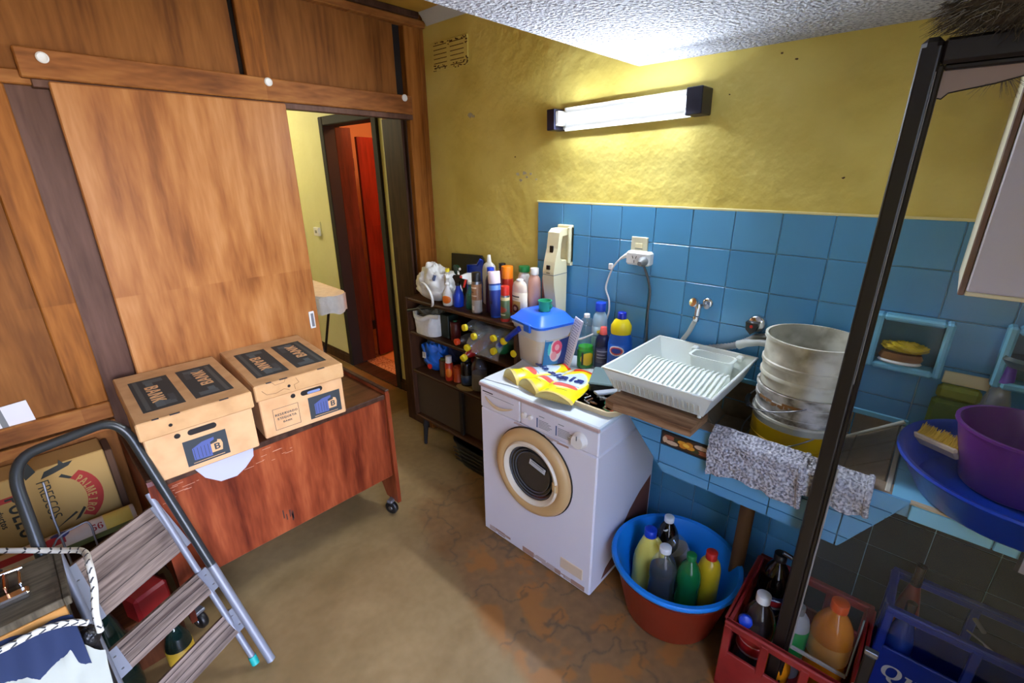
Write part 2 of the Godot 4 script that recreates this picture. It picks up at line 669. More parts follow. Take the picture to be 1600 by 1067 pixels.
func room_shell() -> void:
	# floor
	var S := 640
	var im := Image.create(S, S, false, Image.FORMAT_RGB8)
	var n1 := fnl(0.012, 51, 5)
	var n2 := fnl(0.03, 52, 4)
	var n3 := fnl(0.12, 53, 3)
	for y in S:
		for x in S:
			var wx := -0.4 + 4.0 * x / S
			var wz := -0.2 + 4.0 * y / S
			var a := n1.get_noise_2d(x, y)
			var b := n2.get_noise_2d(x, y)
			var c := n3.get_noise_2d(x, y)
			var col := c8(128, 102, 62).lerp(c8(152, 124, 82), clampf(0.5 + a * 0.7 + c * 0.3, 0, 1))
			# worn brown paint plus painted-in shade, bounded along the doorway shadow line
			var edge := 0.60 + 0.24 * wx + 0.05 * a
			var wear_shade := smoothstep(edge + 0.05, edge - 0.05, wz) * smoothstep(0.35, 0.75, wx + 0.2 * b)
			col = col.lerp(c8(118, 86, 52).lerp(c8(138, 102, 62), 0.5 + c * 0.5), wear_shade)
			col = col.lerp(c8(156, 98, 40), wear_shade * smoothstep(-0.02, 0.2, b + 0.5 * a - 0.05) * smoothstep(0.8, 1.2, wx) * 0.75)
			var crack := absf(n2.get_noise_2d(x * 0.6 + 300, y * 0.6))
			col = col.lerp(c8(72, 62, 50), wear_shade * smoothstep(0.05, 0.0, crack) * 0.5)
			col = col.lerp(c8(110, 88, 52), smoothstep(0.4, 0.7, -a + 0.3 * c) * 0.3)
			im.set_pixel(x, y, col)
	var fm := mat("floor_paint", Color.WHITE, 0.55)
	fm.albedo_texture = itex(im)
	fm.normal_enabled = true
	fm.normal_texture = bump_tex(0.03, 54, 5, 256, 3.0)
	fm.normal_scale = 0.25
	var st := begin()
	var n := [Vector3.UP, Vector3.UP, Vector3.UP]
	var q := [Vector3(-0.4, 0, -0.2), Vector3(3.6, 0, -0.2), Vector3(3.6, 0, 3.8), Vector3(-0.4, 0, 3.8)]
	var uv := [Vector2(0, 0), Vector2(1, 0), Vector2(1, 1), Vector2(0, 1)]
	tri_n(st, [q[0], q[1], q[2]], n, [uv[0], uv[1], uv[2]])
	tri_n(st, [q[0], q[2], q[3]], n, [uv[0], uv[2], uv[3]])
	add_box(st, Vector3(-0.4, -0.12, -0.2), Vector3(3.6, -0.002, 3.8), 0.0)
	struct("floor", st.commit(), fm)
	# main walls
	struct("wall_back", box(Vector3(-0.28, 0, -0.16), Vector3(3.1, 2.66, 0), 0.0), M.yellow)
	var r := struct_node("wall_right")
	wbox(r, "pier", Vector3(2.96, 0, -0.16), Vector3(3.1, 2.66, 1.3), M.yellow, 0)
	wbox(r, "pier", Vector3(2.96, 0, 2.3), Vector3(3.1, 2.66, 3.55), M.yellow, 0)
	wbox(r, "lintel", Vector3(2.96, 2.05, 1.3), Vector3(3.1, 2.66, 2.3), M.yellow, 0)
	struct("wall_front", box(Vector3(-0.3, 0, 3.4), Vector3(3.1, 2.66, 3.55), 0.0), M.yellow)
	# unseen walls added outside the doorway to limit the sky light
	var pw := mat("added_wall_render", c8(196, 192, 186), 0.9)
	struct("floor_003", box(Vector3(2.96, -0.12, -0.16), Vector3(7.0, 0.0, 3.55), 0.0), M.plaster)
	struct("wall_added", box(Vector3(3.1, 0, 0.9), Vector3(7.0, 2.66, 1.05), 0.0), pw)
	struct("wall_added_far", box(Vector3(3.1, 0, 3.0), Vector3(7.0, 2.66, 3.15), 0.0), pw)
	# ceilings
	struct("ceiling", box(Vector3(1.335, 2.084, 0), Vector3(2.96, 2.6, 3.4), 0.004), M.popcorn)
	struct("ceiling_001", box(Vector3(-0.4, 2.5, -0.16), Vector3(3.1, 2.66, 3.55), 0.0), M.ochre)
	struct("trim_1", extrude(pv([0, 0, 0.0, -0.055, 0.05, 0.0]), 1.3), M.plaster, Vector3.ZERO)
	var t: MeshInstance3D = get_node("trim_1")
	t.rotation_degrees.y = -90
	t.position = Vector3(0.69, 2.5, 0.0)


func wood_partition() -> void:
	var w := struct_node("wall_left")
	wbox(w, "post", Vector3(-0.28, 0, 0.0), Vector3(0.0, 2.5, 0.124), M.post_wood, 0.004)
	wbox(w, "shaded_jamb_lining", Vector3(-0.275, 0, 0.124), Vector3(-0.035, 2.0, 0.13), M.dark_wood, 0.001)  # dark colour stands for the shade on this side, where light only grazes
	wbox(w, "jamb_strip", Vector3(-0.09, 0, 0.13), Vector3(-0.06, 2.0, 0.145), M.dark_wood, 0.002)
	wbox(w, "corner_bead", Vector3(0.0, 0, 0.0), Vector3(0.008, 2.5, 0.035), M.post_wood, 0.003)
	wbox(w, "transom_panel", Vector3(-0.04, 2.02, 0.185), Vector3(-0.015, 2.5, 0.87), M.panel_wood)
	wbox(w, "recess", Vector3(-0.07, 2.02, 0.12), Vector3(-0.045, 2.5, 3.4), M.black_gap)
	wbox(w, "stile", Vector3(-0.03, 2.02, 0.862), Vector3(0.0, 2.5, 0.962), M.post_wood, 0.003)
	wbox(w, "transom_panel", Vector3(-0.04, 2.02, 0.985), Vector3(-0.012, 2.5, 3.4), M.panel_wood)
	wbox(w, "top_trim", Vector3(-0.03, 2.435, 0.0), Vector3(0.03, 2.47, 3.4), M.rail_wood, 0.004)
	wbox(w, "top_beam", Vector3(-0.03, 2.47, 0.05), Vector3(0.045, 2.5, 3.4), M.dark_wood, 0.004)
	# backing left of the opening
	wbox(w, "backing", Vector3(-0.05, 0, 1.56), Vector3(-0.02, 2.02, 3.4), M.mauve_wood)
	wbox(w, "ledge", Vector3(-0.03, 1.985, 1.6), Vector3(0.015, 2.03, 3.4), M.rail_wood, 0.004)
	wbox(w, "post", Vector3(-0.02, 0.84, 1.728), Vector3(0.014, 1.985, 1.828), M.post_wood, 0.004)
	wbox(w, "rail", Vector3(-0.02, 0.77, 1.728), Vector3(0.022, 0.84, 3.4), M.rail_wood, 0.004)
	wbox(w, "rail", Vector3(-0.02, 0.715, 1.728), Vector3(0.012, 0.755, 3.4), M.rail_wood, 0.003)
	wbox(w, "lower_panel", Vector3(-0.02, 0.0, 1.728), Vector3(0.004, 0.715, 3.4), M.panel_wood)
	wbox(w, "side_panel", Vector3(-0.02, 0.84, 1.828), Vector3(-0.004, 1.985, 3.4), M.panel_wood)
	# cover board of the sliding track, with its three round caps
	var tb := part(w, "track_cover", box(Vector3(0.0, 2.003, 0.137), Vector3(0.05, 2.093, 1.684), 0.004), M.rail_wood)
	for c in [[2.066, 1.617], [2.076, 0.897], [2.08, 0.187]]:
		part(tb, "bolt_cap", lathe(pv([0, 0, 0.017, 0, 0.017, 0.003, 0.013, 0.006, 0.011, 0.004, 0, 0.005]), 20), M.white_plastic, Vector3(0.05, c[0], c[1]), Vector3(0, 0, -90))
	wbox(w, "track", Vector3(-0.02, 1.978, 0.124), Vector3(0.03, 2.003, 1.66), M.mauve_wood, 0.002)
	# the sliding door
	var d := struct_node("door_1")
	wbox(d, "door_panel", Vector3(0.012, 0.015, 0.834), Vector3(0.046, 1.998, 1.62), M.door_wood, 0.004)
	var h := part(d, "pull_handle", box(Vector3(0.046, 0.945, 0.857), Vector3(0.053, 1.035, 0.885), 0.003), M.white_plastic)
	part(h, "finger_recess", box(Vector3(0.0525, 0.955, 0.863), Vector3(0.0545, 1.025, 0.877), 0.0005), M.zinc)


func corridor() -> void:
	struct("floor_001", box(Vector3(-3.6, -0.12, -0.1), Vector3(-0.4, 0, 1.4), 0.0), tri_mat("corridor_floor", noise_tex([c8(110, 80, 40), c8(136, 104, 56)], 0.02, 61), 0.8, 0.5))
	var w := struct_node("wall_corridor")
	wbox(w, "wall_face", Vector3(-0.72, 0, -0.24), Vector3(-0.28, 2.66, -0.12), M.lime, 0)
	wbox(w, "wall_face", Vector3(-3.6, 0, -0.24), Vector3(-1.5, 2.66, -0.12), M.lime, 0)
	wbox(w, "wall_face", Vector3(-1.5, 2.1, -0.24), Vector3(-0.72, 2.66, -0.12), M.lime, 0)
	struct("wall_corridor_end", box(Vector3(-3.75, 0, -0.24), Vector3(-3.6, 2.66, 1.55), 0.0), M.lime)
	struct("wall_corridor_side", box(Vector3(-3.75, 0, 1.4), Vector3(-0.05, 2.66, 1.55), 0.0), M.lime)
	struct("ceiling_002", box(Vector3(-3.75, 2.5, -0.24), Vector3(-0.4, 2.66, 1.55), 0.0), M.lime)
	for s in [[-0.72, -0.285], [-3.6, -1.5]]:
		var b := struct_node("baseboard_corridor" if s[0] > -1 else "baseboard_corridor_far")
		wbox(b, "board", Vector3(s[0], 0, -0.12), Vector3(s[1], 0.075, -0.105), M.dark_wood, 0.003)
		wbox(b, "moulding", Vector3(s[0], 0.075, -0.12), Vector3(s[1], 0.1, -0.111), M.dark_wood, 0.003)
	# door frame and its two-leaf door, open towards a red-lit room
	var d := struct_node("door_2")
	wbox(d, "frame_jamb", Vector3(-1.52, 0, -0.25), Vector3(-1.455, 2.12, -0.10), M.frame_matte, 0.006)
	wbox(d, "frame_jamb", Vector3(-0.765, 0, -0.25), Vector3(-0.70, 2.12, -0.10), M.frame_matte, 0.006)
	wbox(d, "frame_head", Vector3(-1.455, 2.055, -0.25), Vector3(-0.765, 2.12, -0.10), M.frame_matte, 0.006)
	wbox(d, "threshold", Vector3(-1.455, 0, -0.24), Vector3(-0.765, 0.012, -0.10), M.dark_wood, 0.003)
	var leaf := part(d, "door_leaf", box(Vector3(0, 0.02, -0.03), Vector3(0.13, 2.05, 0.0), 0.003), M.brown_door, Vector3(-1.452, 0, -0.2), Vector3(0, 84, 0))
	part(leaf, "hinge", cyl(0.009, 0.1, 10), M.black_plastic, Vector3(0.135, 1.72, -0.03))
	part(leaf, "hinge", cyl(0.009, 0.1, 10), M.black_plastic, Vector3(0.135, 0.3, -0.03))
	part(leaf, "latch", box(Vector3(0.115, 1.02, -0.038), Vector3(0.128, 1.07, -0.03), 0.002), M.zinc)
	part(d, "door_leaf", box(Vector3(0, 0.02, -0.03), Vector3(1.38, 1.99, 0.0), 0.003), M.red_wood, Vector3(-1.475, 0, -0.40), Vector3(0, 97, 0))
	# red room beyond
	var rm := struct_node("wall_red_room")
	var rp := mat("red_room_paint", c8(232, 190, 150), 0.7)
	wbox(rm, "wall_face", Vector3(-2.6, 0, -2.0), Vector3(0.0, 2.66, -1.9), rp, 0)
	wbox(rm, "wall_face", Vector3(-2.7, 0, -2.0), Vector3(-2.6, 2.66, -0.24), rp, 0)
	wbox(rm, "wall_face", Vector3(-0.28, 0, -2.0), Vector3(-0.18, 2.66, -0.16), rp, 0)
	struct("ceiling_003", box(Vector3(-2.7, 2.5, -2.0), Vector3(-0.18, 2.66, -0.24), 0.0), rp)
	var tf := struct_node("floor_002")
	wbox(tf, "floor_bed", Vector3(-2.7, -0.12, -2.0), Vector3(-0.18, -0.004, -0.1), M.grout_dark, 0)
	var tm := tri_mat("patterned_tile", noise_tex([c8(150, 70, 44), c8(206, 160, 120), c8(224, 190, 150)], 0.05, 62, 3, 256, 1.8), 3.0, 0.35)
	var pm := mat("plain_tile", c8(226, 172, 118), 0.35)
	for i in 6:
		for j in 5:
			var x0 := -2.3 + i * 0.32
			var z0 := -0.42 - j * 0.32
			wbox(tf, "tile", Vector3(x0 + 0.003, -0.01, z0), Vector3(x0 + 0.317, 0.0, z0 + 0.314), tm if j == 0 else pm, 0.002)
	# lamps beyond the partition
	ceiling_lamp("round white ceiling lamp of the corridor behind the wood partition", Vector3(-2.3, 2.5, 0.75), c8(255, 244, 214), COR)
	ceiling_lamp("round warm ceiling lamp of the red room behind the folding door", Vector3(-0.75, 2.5, -0.75), c8(255, 176, 120), RED)
	# fittings on the corridor wall
	var s := thing("light_switch", "small white light switch with paper tag on lime corridor wall", "switch", Vector3(-1.79, 1.22, -0.12))
	part(s, "plate", box(Vector3(-0.03, -0.03, 0), Vector3(0.04, 0.08, 0.008), 0.002), M.lime)
	part(s, "rocker", box(Vector3(-0.05, -0.045, 0.008), Vector3(0.035, 0.03, 0.035), 0.004), M.white_plastic)
	part(s, "switch_mark", box(Vector3(-0.02, -0.02, 0.034), Vector3(0.015, 0.005, 0.0365), 0.0005), M.grey_plastic)
	# padded ironing board end that sticks out behind the sliding door
	var ib := thing("ironing_board", "white padded ironing board end behind the sliding wooden door", "ironing board", Vector3(-1.13, 0, 0.26))
	var pts := []
	for i in 25:
		var a := PI * i / 24.0 - PI / 2
		pts.append(Vector2(0.10 + 0.15 * cos(a), 0.12 * sin(a)))
	pts.append(Vector2(-0.45, 0.14))
	pts.append(Vector2(-0.45, -0.14))
	var top := begin()
	add_extrude(top, pts, 0.05, Transform3D(Basis(Vector3.RIGHT, -PI / 2), Vector3(0, 0.82, 0)))
	part(ib, "padded_top", top.commit(), M.cloth_white)
	part(ib, "cover_skirt", sheet(30, 4, func(u, v):
		var i: float = u * 24.0
		var a: float = PI * i / 24.0 - PI / 2
		return Vector3(0.10 + (0.155 + 0.004 * sin(u * 40)) * cos(a), 0.84 - 0.13 * v - 0.01 * sin(u * 17), (0.125 + 0.004 * sin(u * 33)) * sin(a)), 0.002, Vector3.RIGHT), M.cloth_white)
	part(ib, "leg", tube([Vector3(-0.05, 0.8, -0.1), Vector3(-0.4, 0.0, -0.1)], 0.011), M.black_plastic)
	part(ib, "leg", tube([Vector3(-0.4, 0.8, -0.02), Vector3(0.0, 0.012, -0.02)], 0.011), M.black_plastic)


func ceiling_lamp(label: String, at: Vector3, col: Color, energy: float) -> void:
	var l := thing("ceiling_lamp", label, "lamp", at)
	part(l, "base", lathe(pv([0, -0.03, 0.12, -0.03, 0.12, 0, 0, 0]), 24), M.white_plastic)
	var gm := mat("lamp_glow", col, 0.5)
	gm.emission_enabled = true
	gm.emission = col
	gm.emission_energy_multiplier = 2.0
	part(l, "globe", lathe(pv([0, -0.10, 0.05, -0.095, 0.09, -0.07, 0.105, -0.03, 0, -0.03]), 24), gm)
	var o := OmniLight3D.new()
	o.name = "lamp_light"
	o.light_color = col
	o.light_energy = energy
	o.light_size = 0.1
	o.omni_range = 8.0
	o.omni_attenuation = 2.0
	o.shadow_enabled = true
	add_child(o)
	o.position = at + Vector3(0, -0.22, 0)


func tile_wall() -> void:
	var w: Node3D = get_node("wall_back")
	wbox(w, "tile_bed", Vector3(0.84, 0, 0), Vector3(2.96, 1.557, 0.004), M.grout, 0)
	var ms := [M.tile_blue, M.tile_blue_b, M.tile_blue_c]
	var rng := RandomNumberGenerator.new()
	rng.seed = 5
	var tile := box(Vector3(0.0015, 0.0015, 0), Vector3(0.1557, 0.142, 0.009), 0.0018)
	for j in 11:
		for i in 14:
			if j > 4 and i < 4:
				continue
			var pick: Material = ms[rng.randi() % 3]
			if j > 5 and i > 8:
				pick = M.tile_shaded if (i + j) % 2 == 0 else M.tile_shaded_b  # blue tiles coloured dark to paint in the shade under the counter
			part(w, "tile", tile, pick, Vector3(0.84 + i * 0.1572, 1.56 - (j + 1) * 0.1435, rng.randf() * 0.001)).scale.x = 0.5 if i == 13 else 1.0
	struct("trim_2", box(Vector3(0.835, 1.557, 0), Vector3(2.96, 1.566, 0.010), 0.002), mat("caulk", c8(226, 214, 150), 0.6))


func wall_fittings() -> void:
	# fluorescent tube fitting, hung a little crooked
	var l := thing("fluorescent_lamp", "white fluorescent tube lamp with dark blue end caps on yellow wall", "lamp", Vector3(1.296, 1.926, 0.0))
	l.rotation_degrees.z = 1.6
	var navy := mat("navy_cap", c8(16, 16, 36), 0.35)
	part(l, "housing", box(Vector3(-0.3, -0.042, 0.0), Vector3(0.3, 0.036, 0.03), 0.003), M.white_plastic)
	part(l, "reflector", extrude(pv([0.03, -0.05, 0.036, -0.05, 0.036, 0.044, 0.03, 0.044]), 0.57), M.white_plastic, Vector3.ZERO, Vector3(0, -90, 0))
	part(l, "end_cap", box(Vector3(-0.345, -0.045, 0), Vector3(-0.3, 0.04, 0.09), 0.003), navy)
	part(l, "end_cap", box(Vector3(0.285, -0.048, 0), Vector3(0.345, 0.042, 0.09), 0.003), navy)
	part(l, "lamp_holder", box(Vector3(-0.3, -0.03, 0.03), Vector3(-0.28, 0.03, 0.085), 0.003), M.white_plastic)
	var glow := mat("tube_glow", c8(236, 244, 255), 0.4)
	glow.emission_enabled = true
	glow.emission = c8(232, 242, 255)
	glow.emission_energy_multiplier = TUBE
	part(l, "glowing_tube", lathe(pv([0, 0, 0.019, 0, 0.019, 0.56, 0, 0.56]), 18), glow, Vector3(0.283, 0.0, 0.064), Vector3(0, 0, 90))
	for i in 3:
		var o := OmniLight3D.new()
		o.name = "tube_light"
		o.light_color = c8(226, 238, 255)
		o.light_energy = LAMP
		o.light_size = 0.006
		o.omni_range = 8.0
		o.omni_attenuation = 2.0
		o.shadow_enabled = true
		add_child(o, true)
		o.position = Vector3(1.296 + (i - 1) * 0.2, 1.926 + (i - 1) * 0.0056, 0.0905)
	# bare plaster chips and specks in the yellow paint
	var wb: Node3D = get_node("wall_back")
	var cr := RandomNumberGenerator.new()
	cr.seed = 21
	var bare := mat("bare_chip", c8(176, 166, 140), 0.9)
	var speck := mat("wall_speck", c8(86, 62, 30), 0.9)
	for q in [[0.363, 1.985, 0.02, 0], [0.385, 1.978, 0.012, 0], [0.746, 1.695, 0.016, 0], [0.70, 1.69, 0.014, 0], [0.76, 1.675, 0.01, 0], [0.72, 1.66, 0.012, 0], [0.785, 1.69, 0.01, 0], [0.821, 1.665, 0.009, 0], [1.849, 2.055, 0.005, 1], [1.895, 2.032, 0.006, 1], [2.091, 1.674, 0.006, 1], [0.682, 1.771, 0.006, 1], [1.70, 1.95, 0.004, 1]]:
		var poly := []
		for k in 8:
			var an := k * TAU / 8.0
			poly.append(Vector2(cos(an), sin(an) * 0.7) * q[2] * cr.randf_range(0.5, 1.1))
		part(wb, "paint_chip", extrude(poly, 0.0012), bare if q[3] == 0 else speck, Vector3(q[0], q[1], 0.0004))
	# plastered-over vent grille
	var v := thing("wall_vent", "rusty slotted vent grille painted over on the yellow wall beside the wood partition", "vent", Vector3(0.22, 2.29, 0.0))
	var rust := mat("rust_slot", c8(70, 38, 14), 0.9)
	part(v, "plate", box(Vector3(-0.145, -0.07, 0), Vector3(0.145, 0.068, 0.006), 0.002), M.yellow)
	for k in 2:
		for j in 6:
			part(v, "slot", box(Vector3(-0.125 + k * 0.135, -0.056 + j * 0.021, 0.0055), Vector3(-0.018 + k * 0.135, -0.0525 + j * 0.021, 0.0066), 0.0004), rust)
	var vr := RandomNumberGenerator.new()
	vr.seed = 3
	for q in [[-0.14, -0.068, -0.02, -0.056], [0.0, -0.07, 0.14, -0.06], [-0.11, 0.058, -0.04, 0.064], [-0.02, 0.04, 0.03, 0.062], [0.03, 0.054, 0.14, 0.064], [0.13, 0.03, 0.142, 0.062], [-0.13, -0.05, -0.03, -0.04], [0.02, -0.05, 0.13, -0.044], [0.13, -0.064, 0.142, -0.03]]:
		for k in 7:
			var px := vr.randf_range(q[0], q[2])
			var py := vr.randf_range(q[1], q[3])
			var poly := []
			for c in 7:
				var an := c * TAU / 7.0
				poly.append(Vector2(px + cos(an) * vr.randf_range(0.002, 0.011), py + sin(an) * vr.randf_range(0.001, 0.004)))
			part(v, "rust_stain", extrude(poly, 0.0008), rust, Vector3(0, 0, 0.0058 + k * 0.0001))
	# hand vacuum in its charging bracket
	var h := thing("hand_vacuum", "cream handheld vacuum cleaner hanging upright in its wall bracket on the blue tiles", "vacuum cleaner", Vector3(1.012, 0, 0.0))
	part(h, "wall_bracket", box(Vector3(-0.034, 1.27, 0.0), Vector3(0.05, 1.462, 0.028), 0.004), M.cream_plastic)
	part(h, "bracket_foot", box(Vector3(0.034, 1.285, 0.0), Vector3(0.05, 1.455, 0.04), 0.004), M.cream_plastic)
	var body := [Vector2(0.028, 1.448), Vector2(0.075, 1.448), Vector2(0.098, 1.432), Vector2(0.108, 1.36), Vector2(0.126, 1.30), Vector2(0.136, 1.25), Vector2(0.132, 1.19), Vector2(0.112, 1.09), Vector2(0.104, 1.04), Vector2(0.03, 1.04), Vector2(0.03, 1.10), Vector2(0.03, 1.24), Vector2(0.034, 1.30), Vector2(0.072, 1.298), Vector2(0.086, 1.315), Vector2(0.082, 1.38), Vector2(0.072, 1.415), Vector2(0.03, 1.418)]
	var st := begin()
	add_extrude(st, body, 0.066, Transform3D(Basis(Vector3(0, 0, 1), Vector3(0, 1, 0), Vector3(-1, 0, 0)), Vector3(0.0, 0, 0)))
	part(h, "vacuum_body", st.commit(), M.cream_plastic)
	part(h, "power_switch", box(Vector3(-0.012, 1.325, 0.108), Vector3(0.01, 1.372, 0.114), 0.002), M.black_plastic)
	part(h, "dust_cup_button", box(Vector3(-0.012, 1.262, 0.131), Vector3(0.01, 1.283, 0.138), 0.002), M.black_plastic)
	part(h, "seam", box(Vector3(-0.034, 1.236, 0.03), Vector3(0.034, 1.239, 0.137), 0.0003), M.grey_plastic)
	part(h, "warning_mark", box(Vector3(-0.01, 1.245, 0.131), Vector3(0.01, 1.248, 0.1385), 0.0003), M.black_plastic)
	# outlet plate, adapter, plugs
	var o := thing("outlet_plate", "cream wall socket plate with a small switch on the blue tiles", "socket", Vector3(1.41, 1.385, 0.009))
	part(o, "plate", box(Vector3(-0.038, -0.055, 0), Vector3(0.038, 0.05, 0.009), 0.002), mat("outlet_cream", c8(206, 202, 172), 0.4))
	part(o, "switch_rocker", box(Vector3(-0.016, 0.004, 0.009), Vector3(0.016, 0.024, 0.013), 0.001), M.cream_plastic)
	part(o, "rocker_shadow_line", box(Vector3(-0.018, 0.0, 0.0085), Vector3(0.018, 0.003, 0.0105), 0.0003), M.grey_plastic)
	var a := thing("socket_adapter", "white multi-way plug adapter plugged in under the cream socket plate", "adapter", Vector3(1.43, 1.352, 0.018))
	part(a, "adapter_body", box(Vector3(-0.055, -0.03, 0), Vector3(0.055, 0.028, 0.045), 0.008), M.white_plastic)
	for q in [[-0.022, 0.004, 18], [-0.006, 0.004, -18], [-0.014, -0.014, 0]]:
		part(a, "pin_slot", box(Vector3(-0.0015, -0.006, 0.0445), Vector3(0.0015, 0.006, 0.0456), 0.0002), M.black_plastic, Vector3(q[0], q[1], 0), Vector3(0, 0, q[2]))
	var c := thing("white_power_cord", "white power cord looping down from the left of the plug adapter", "cord", Vector3.ZERO)
	part(c, "cord", tube(smooth_path([Vector3(1.385, 1.365, 0.04), Vector3(1.337, 1.338, 0.035), Vector3(1.298, 1.293, 0.03), Vector3(1.273, 1.231, 0.026), Vector3(1.266, 1.188, 0.026), Vector3(1.286, 1.137, 0.026), Vector3(1.290, 1.076, 0.03), Vector3(1.275, 1.014, 0.05), Vector3(1.255, 0.985, 0.09), Vector3(1.235, 0.975, 0.168), Vector3(1.2, 0.965, 0.17)], 5), 0.0042, 8), M.white_plastic)
	part(c, "plug", tube([Vector3(1.395, 1.368, 0.05), Vector3(1.36, 1.352, 0.04), Vector3(1.335, 1.337, 0.035)], [0.014, 0.009, 0.005], 10), M.white_plastic)
	part(c, "cord_tie", box(Vector3(1.276, 1.282, 0.024), Vector3(1.296, 1.31, 0.036), 0.003), M.white_plastic)
	var g := thing("grey_power_cord", "dark grey power cord hanging straight down from the grey plug", "cord", Vector3.ZERO)
	part(g, "cord", tube(smooth_path([Vector3(1.462, 1.34, 0.08), Vector3(1.468, 1.30, 0.05), Vector3(1.481, 1.213, 0.02), Vector3(1.479, 1.112, 0.018), Vector3(1.484, 0.994, 0.018), Vector3(1.486, 0.86, 0.02)], 5), 0.0048, 8), mat("cord_grey", c8(84, 88, 90), 0.5))
	part(g, "plug", lathe(pv([0, 0, 0.02, 0, 0.021, 0.014, 0.013, 0.024, 0.01, 0.038, 0, 0.038]), 16), M.grey_plastic, Vector3(1.462, 1.345, 0.064), Vector3(100, 0, 0))
	# water tap with flexible hose and mixer knob
	var t := thing("water_valve", "chrome wall valve with a grey flexible hose on blue tiles above the dish rack", "valve", Vector3.ZERO)
	part(t, "wall_flange", lathe(pv([0, 0, 0.022, 0, 0.02, 0.008, 0.012, 0.012, 0, 0.012]), 18), M.chrome, Vector3(1.727, 1.2, 0.009), Vector3(90, 0, 0))
	part(t, "inlet", cyl(0.011, 0.05, 14), M.steel, Vector3(1.727, 1.2, 0.02), Vector3(90, 0, -20))
	part(t, "valve_body", lathe(pv([0, 0, 0.012, 0, 0.013, 0.03, 0.016, 0.032, 0.016, 0.05, 0, 0.052]), 16), M.chrome, Vector3(1.708, 1.155, 0.055))
	part(t, "handle", lathe(pv([0, 0, 0.018, 0, 0.02, 0.006, 0.017, 0.014, 0, 0.016]), 16), M.chrome, Vector3(1.695, 1.205, 0.06), Vector3(70, 0, 20))
	part(t, "hose_nut", cyl(0.014, 0.022, 6, 0.002), M.chrome, Vector3(1.703, 1.13, 0.054), Vector3(0, 0, -6))
	part(t, "flexible_hose", tube(smooth_path([Vector3(1.702, 1.13, 0.054), Vector3(1.694, 1.11, 0.052), Vector3(1.677, 1.07, 0.046), Vector3(1.647, 1.02, 0.035), Vector3(1.62, 0.95, 0.03)], 5), 0.0095, 10), mat("hose_grey", c8(150, 156, 154), 0.5))
	var k := thing("shower_knob", "round chrome mixer knob with black handle on blue tiles beside the buckets", "knob", Vector3(1.92, 1.155, 0.009))
	part(k, "flange", lathe(pv([0, 0, 0.034, 0, 0.033, 0.012, 0.026, 0.022, 0, 0.024]), 24), M.chrome, Vector3.ZERO, Vector3(90, 0, 0))
	part(k, "handle", extrude(pv([-0.022, 0.016, 0.022, 0.016, 0.016, -0.014, 0.0, -0.03, -0.018, -0.012]), 0.03), M.black_plastic, Vector3(-0.006, -0.004, 0.038))
	part(k, "red_dot", cyl(0.006, 0.002, 12, 0.0003), M.red_plastic, Vector3(-0.006, -0.002, 0.053), Vector3(90, 0, 0))
	# corrugated drain hose
	var d := thing("drain_hose", "grey corrugated drain hose running along the tiles behind the dish rack", "hose", Vector3.ZERO)
	var path := smooth_path([Vector3(1.56, 0.935, 0.03), Vector3(1.652, 0.975, 0.034), Vector3(1.755, 1.02, 0.036), Vector3(1.850, 1.054, 0.036), Vector3(1.904, 1.088, 0.036), Vector3(1.945, 1.113, 0.036), Vector3(2.03, 1.12, 0.034)], 14)
	var rr := []
	for i in path.size():
		rr.append(0.0145 if i % 2 == 0 else 0.0118)
	part(d, "corrugated_tube", tube(path, rr, 10), mat("hose_steel", c8(128, 132, 134), 0.4))
	part(d, "end_sleeve", tube([Vector3(1.875, 1.066, 0.04), Vector3(1.905, 1.083, 0.05), Vector3(1.95, 1.098, 0.056), Vector3(2.0, 1.10, 0.056)], [0.018, 0.015, 0.013, 0.013], 10), mat("sleeve_grey", c8(176, 182, 180), 0.5))
	# wall cabinet at the right
	var cb := thing("wall_cabinet", "white wall cupboard with brown edging hung on the tiles above the blue basin", "cabinet", Vector3(2.425, 1.418, 0.0))
	part(cb, "carcass", box(Vector3(0, 0, 0.0), Vector3(0.53, 0.64, 0.355), 0.002), mat("cabinet_cream", c8(226, 222, 196), 0.5))
	part(cb, "edge_trim", box(Vector3(0.0, 0.0, 0.355), Vector3(0.012, 0.64, 0.372), 0.002), mat("edge_brown", c8(96, 58, 34), 0.5))
	part(cb, "edge_trim", box(Vector3(0.012, 0.0, 0.355), Vector3(0.53, 0.01, 0.372), 0.002), M.cream_plastic)
	var dm := mat("cabinet_door", c8(192, 184, 196), 0.45)
	for i in 2:
		var dr := part(cb, "cupboard_door", box(Vector3(0.013 + i * 0.26, 0.011, 0.357), Vector3(0.270 + i * 0.26, 0.64, 0.378), 0.003), dm)
		part(dr, "door_knob", lathe(pv([0, 0, 0.006, 0, 0.006, 0.012, 0.013, 0.018, 0.012, 0.024, 0, 0.026]), 14), M.chrome, Vector3(0.25 + i * 0.04, 0.06, 0.378), Vector3(90, 0, 0))


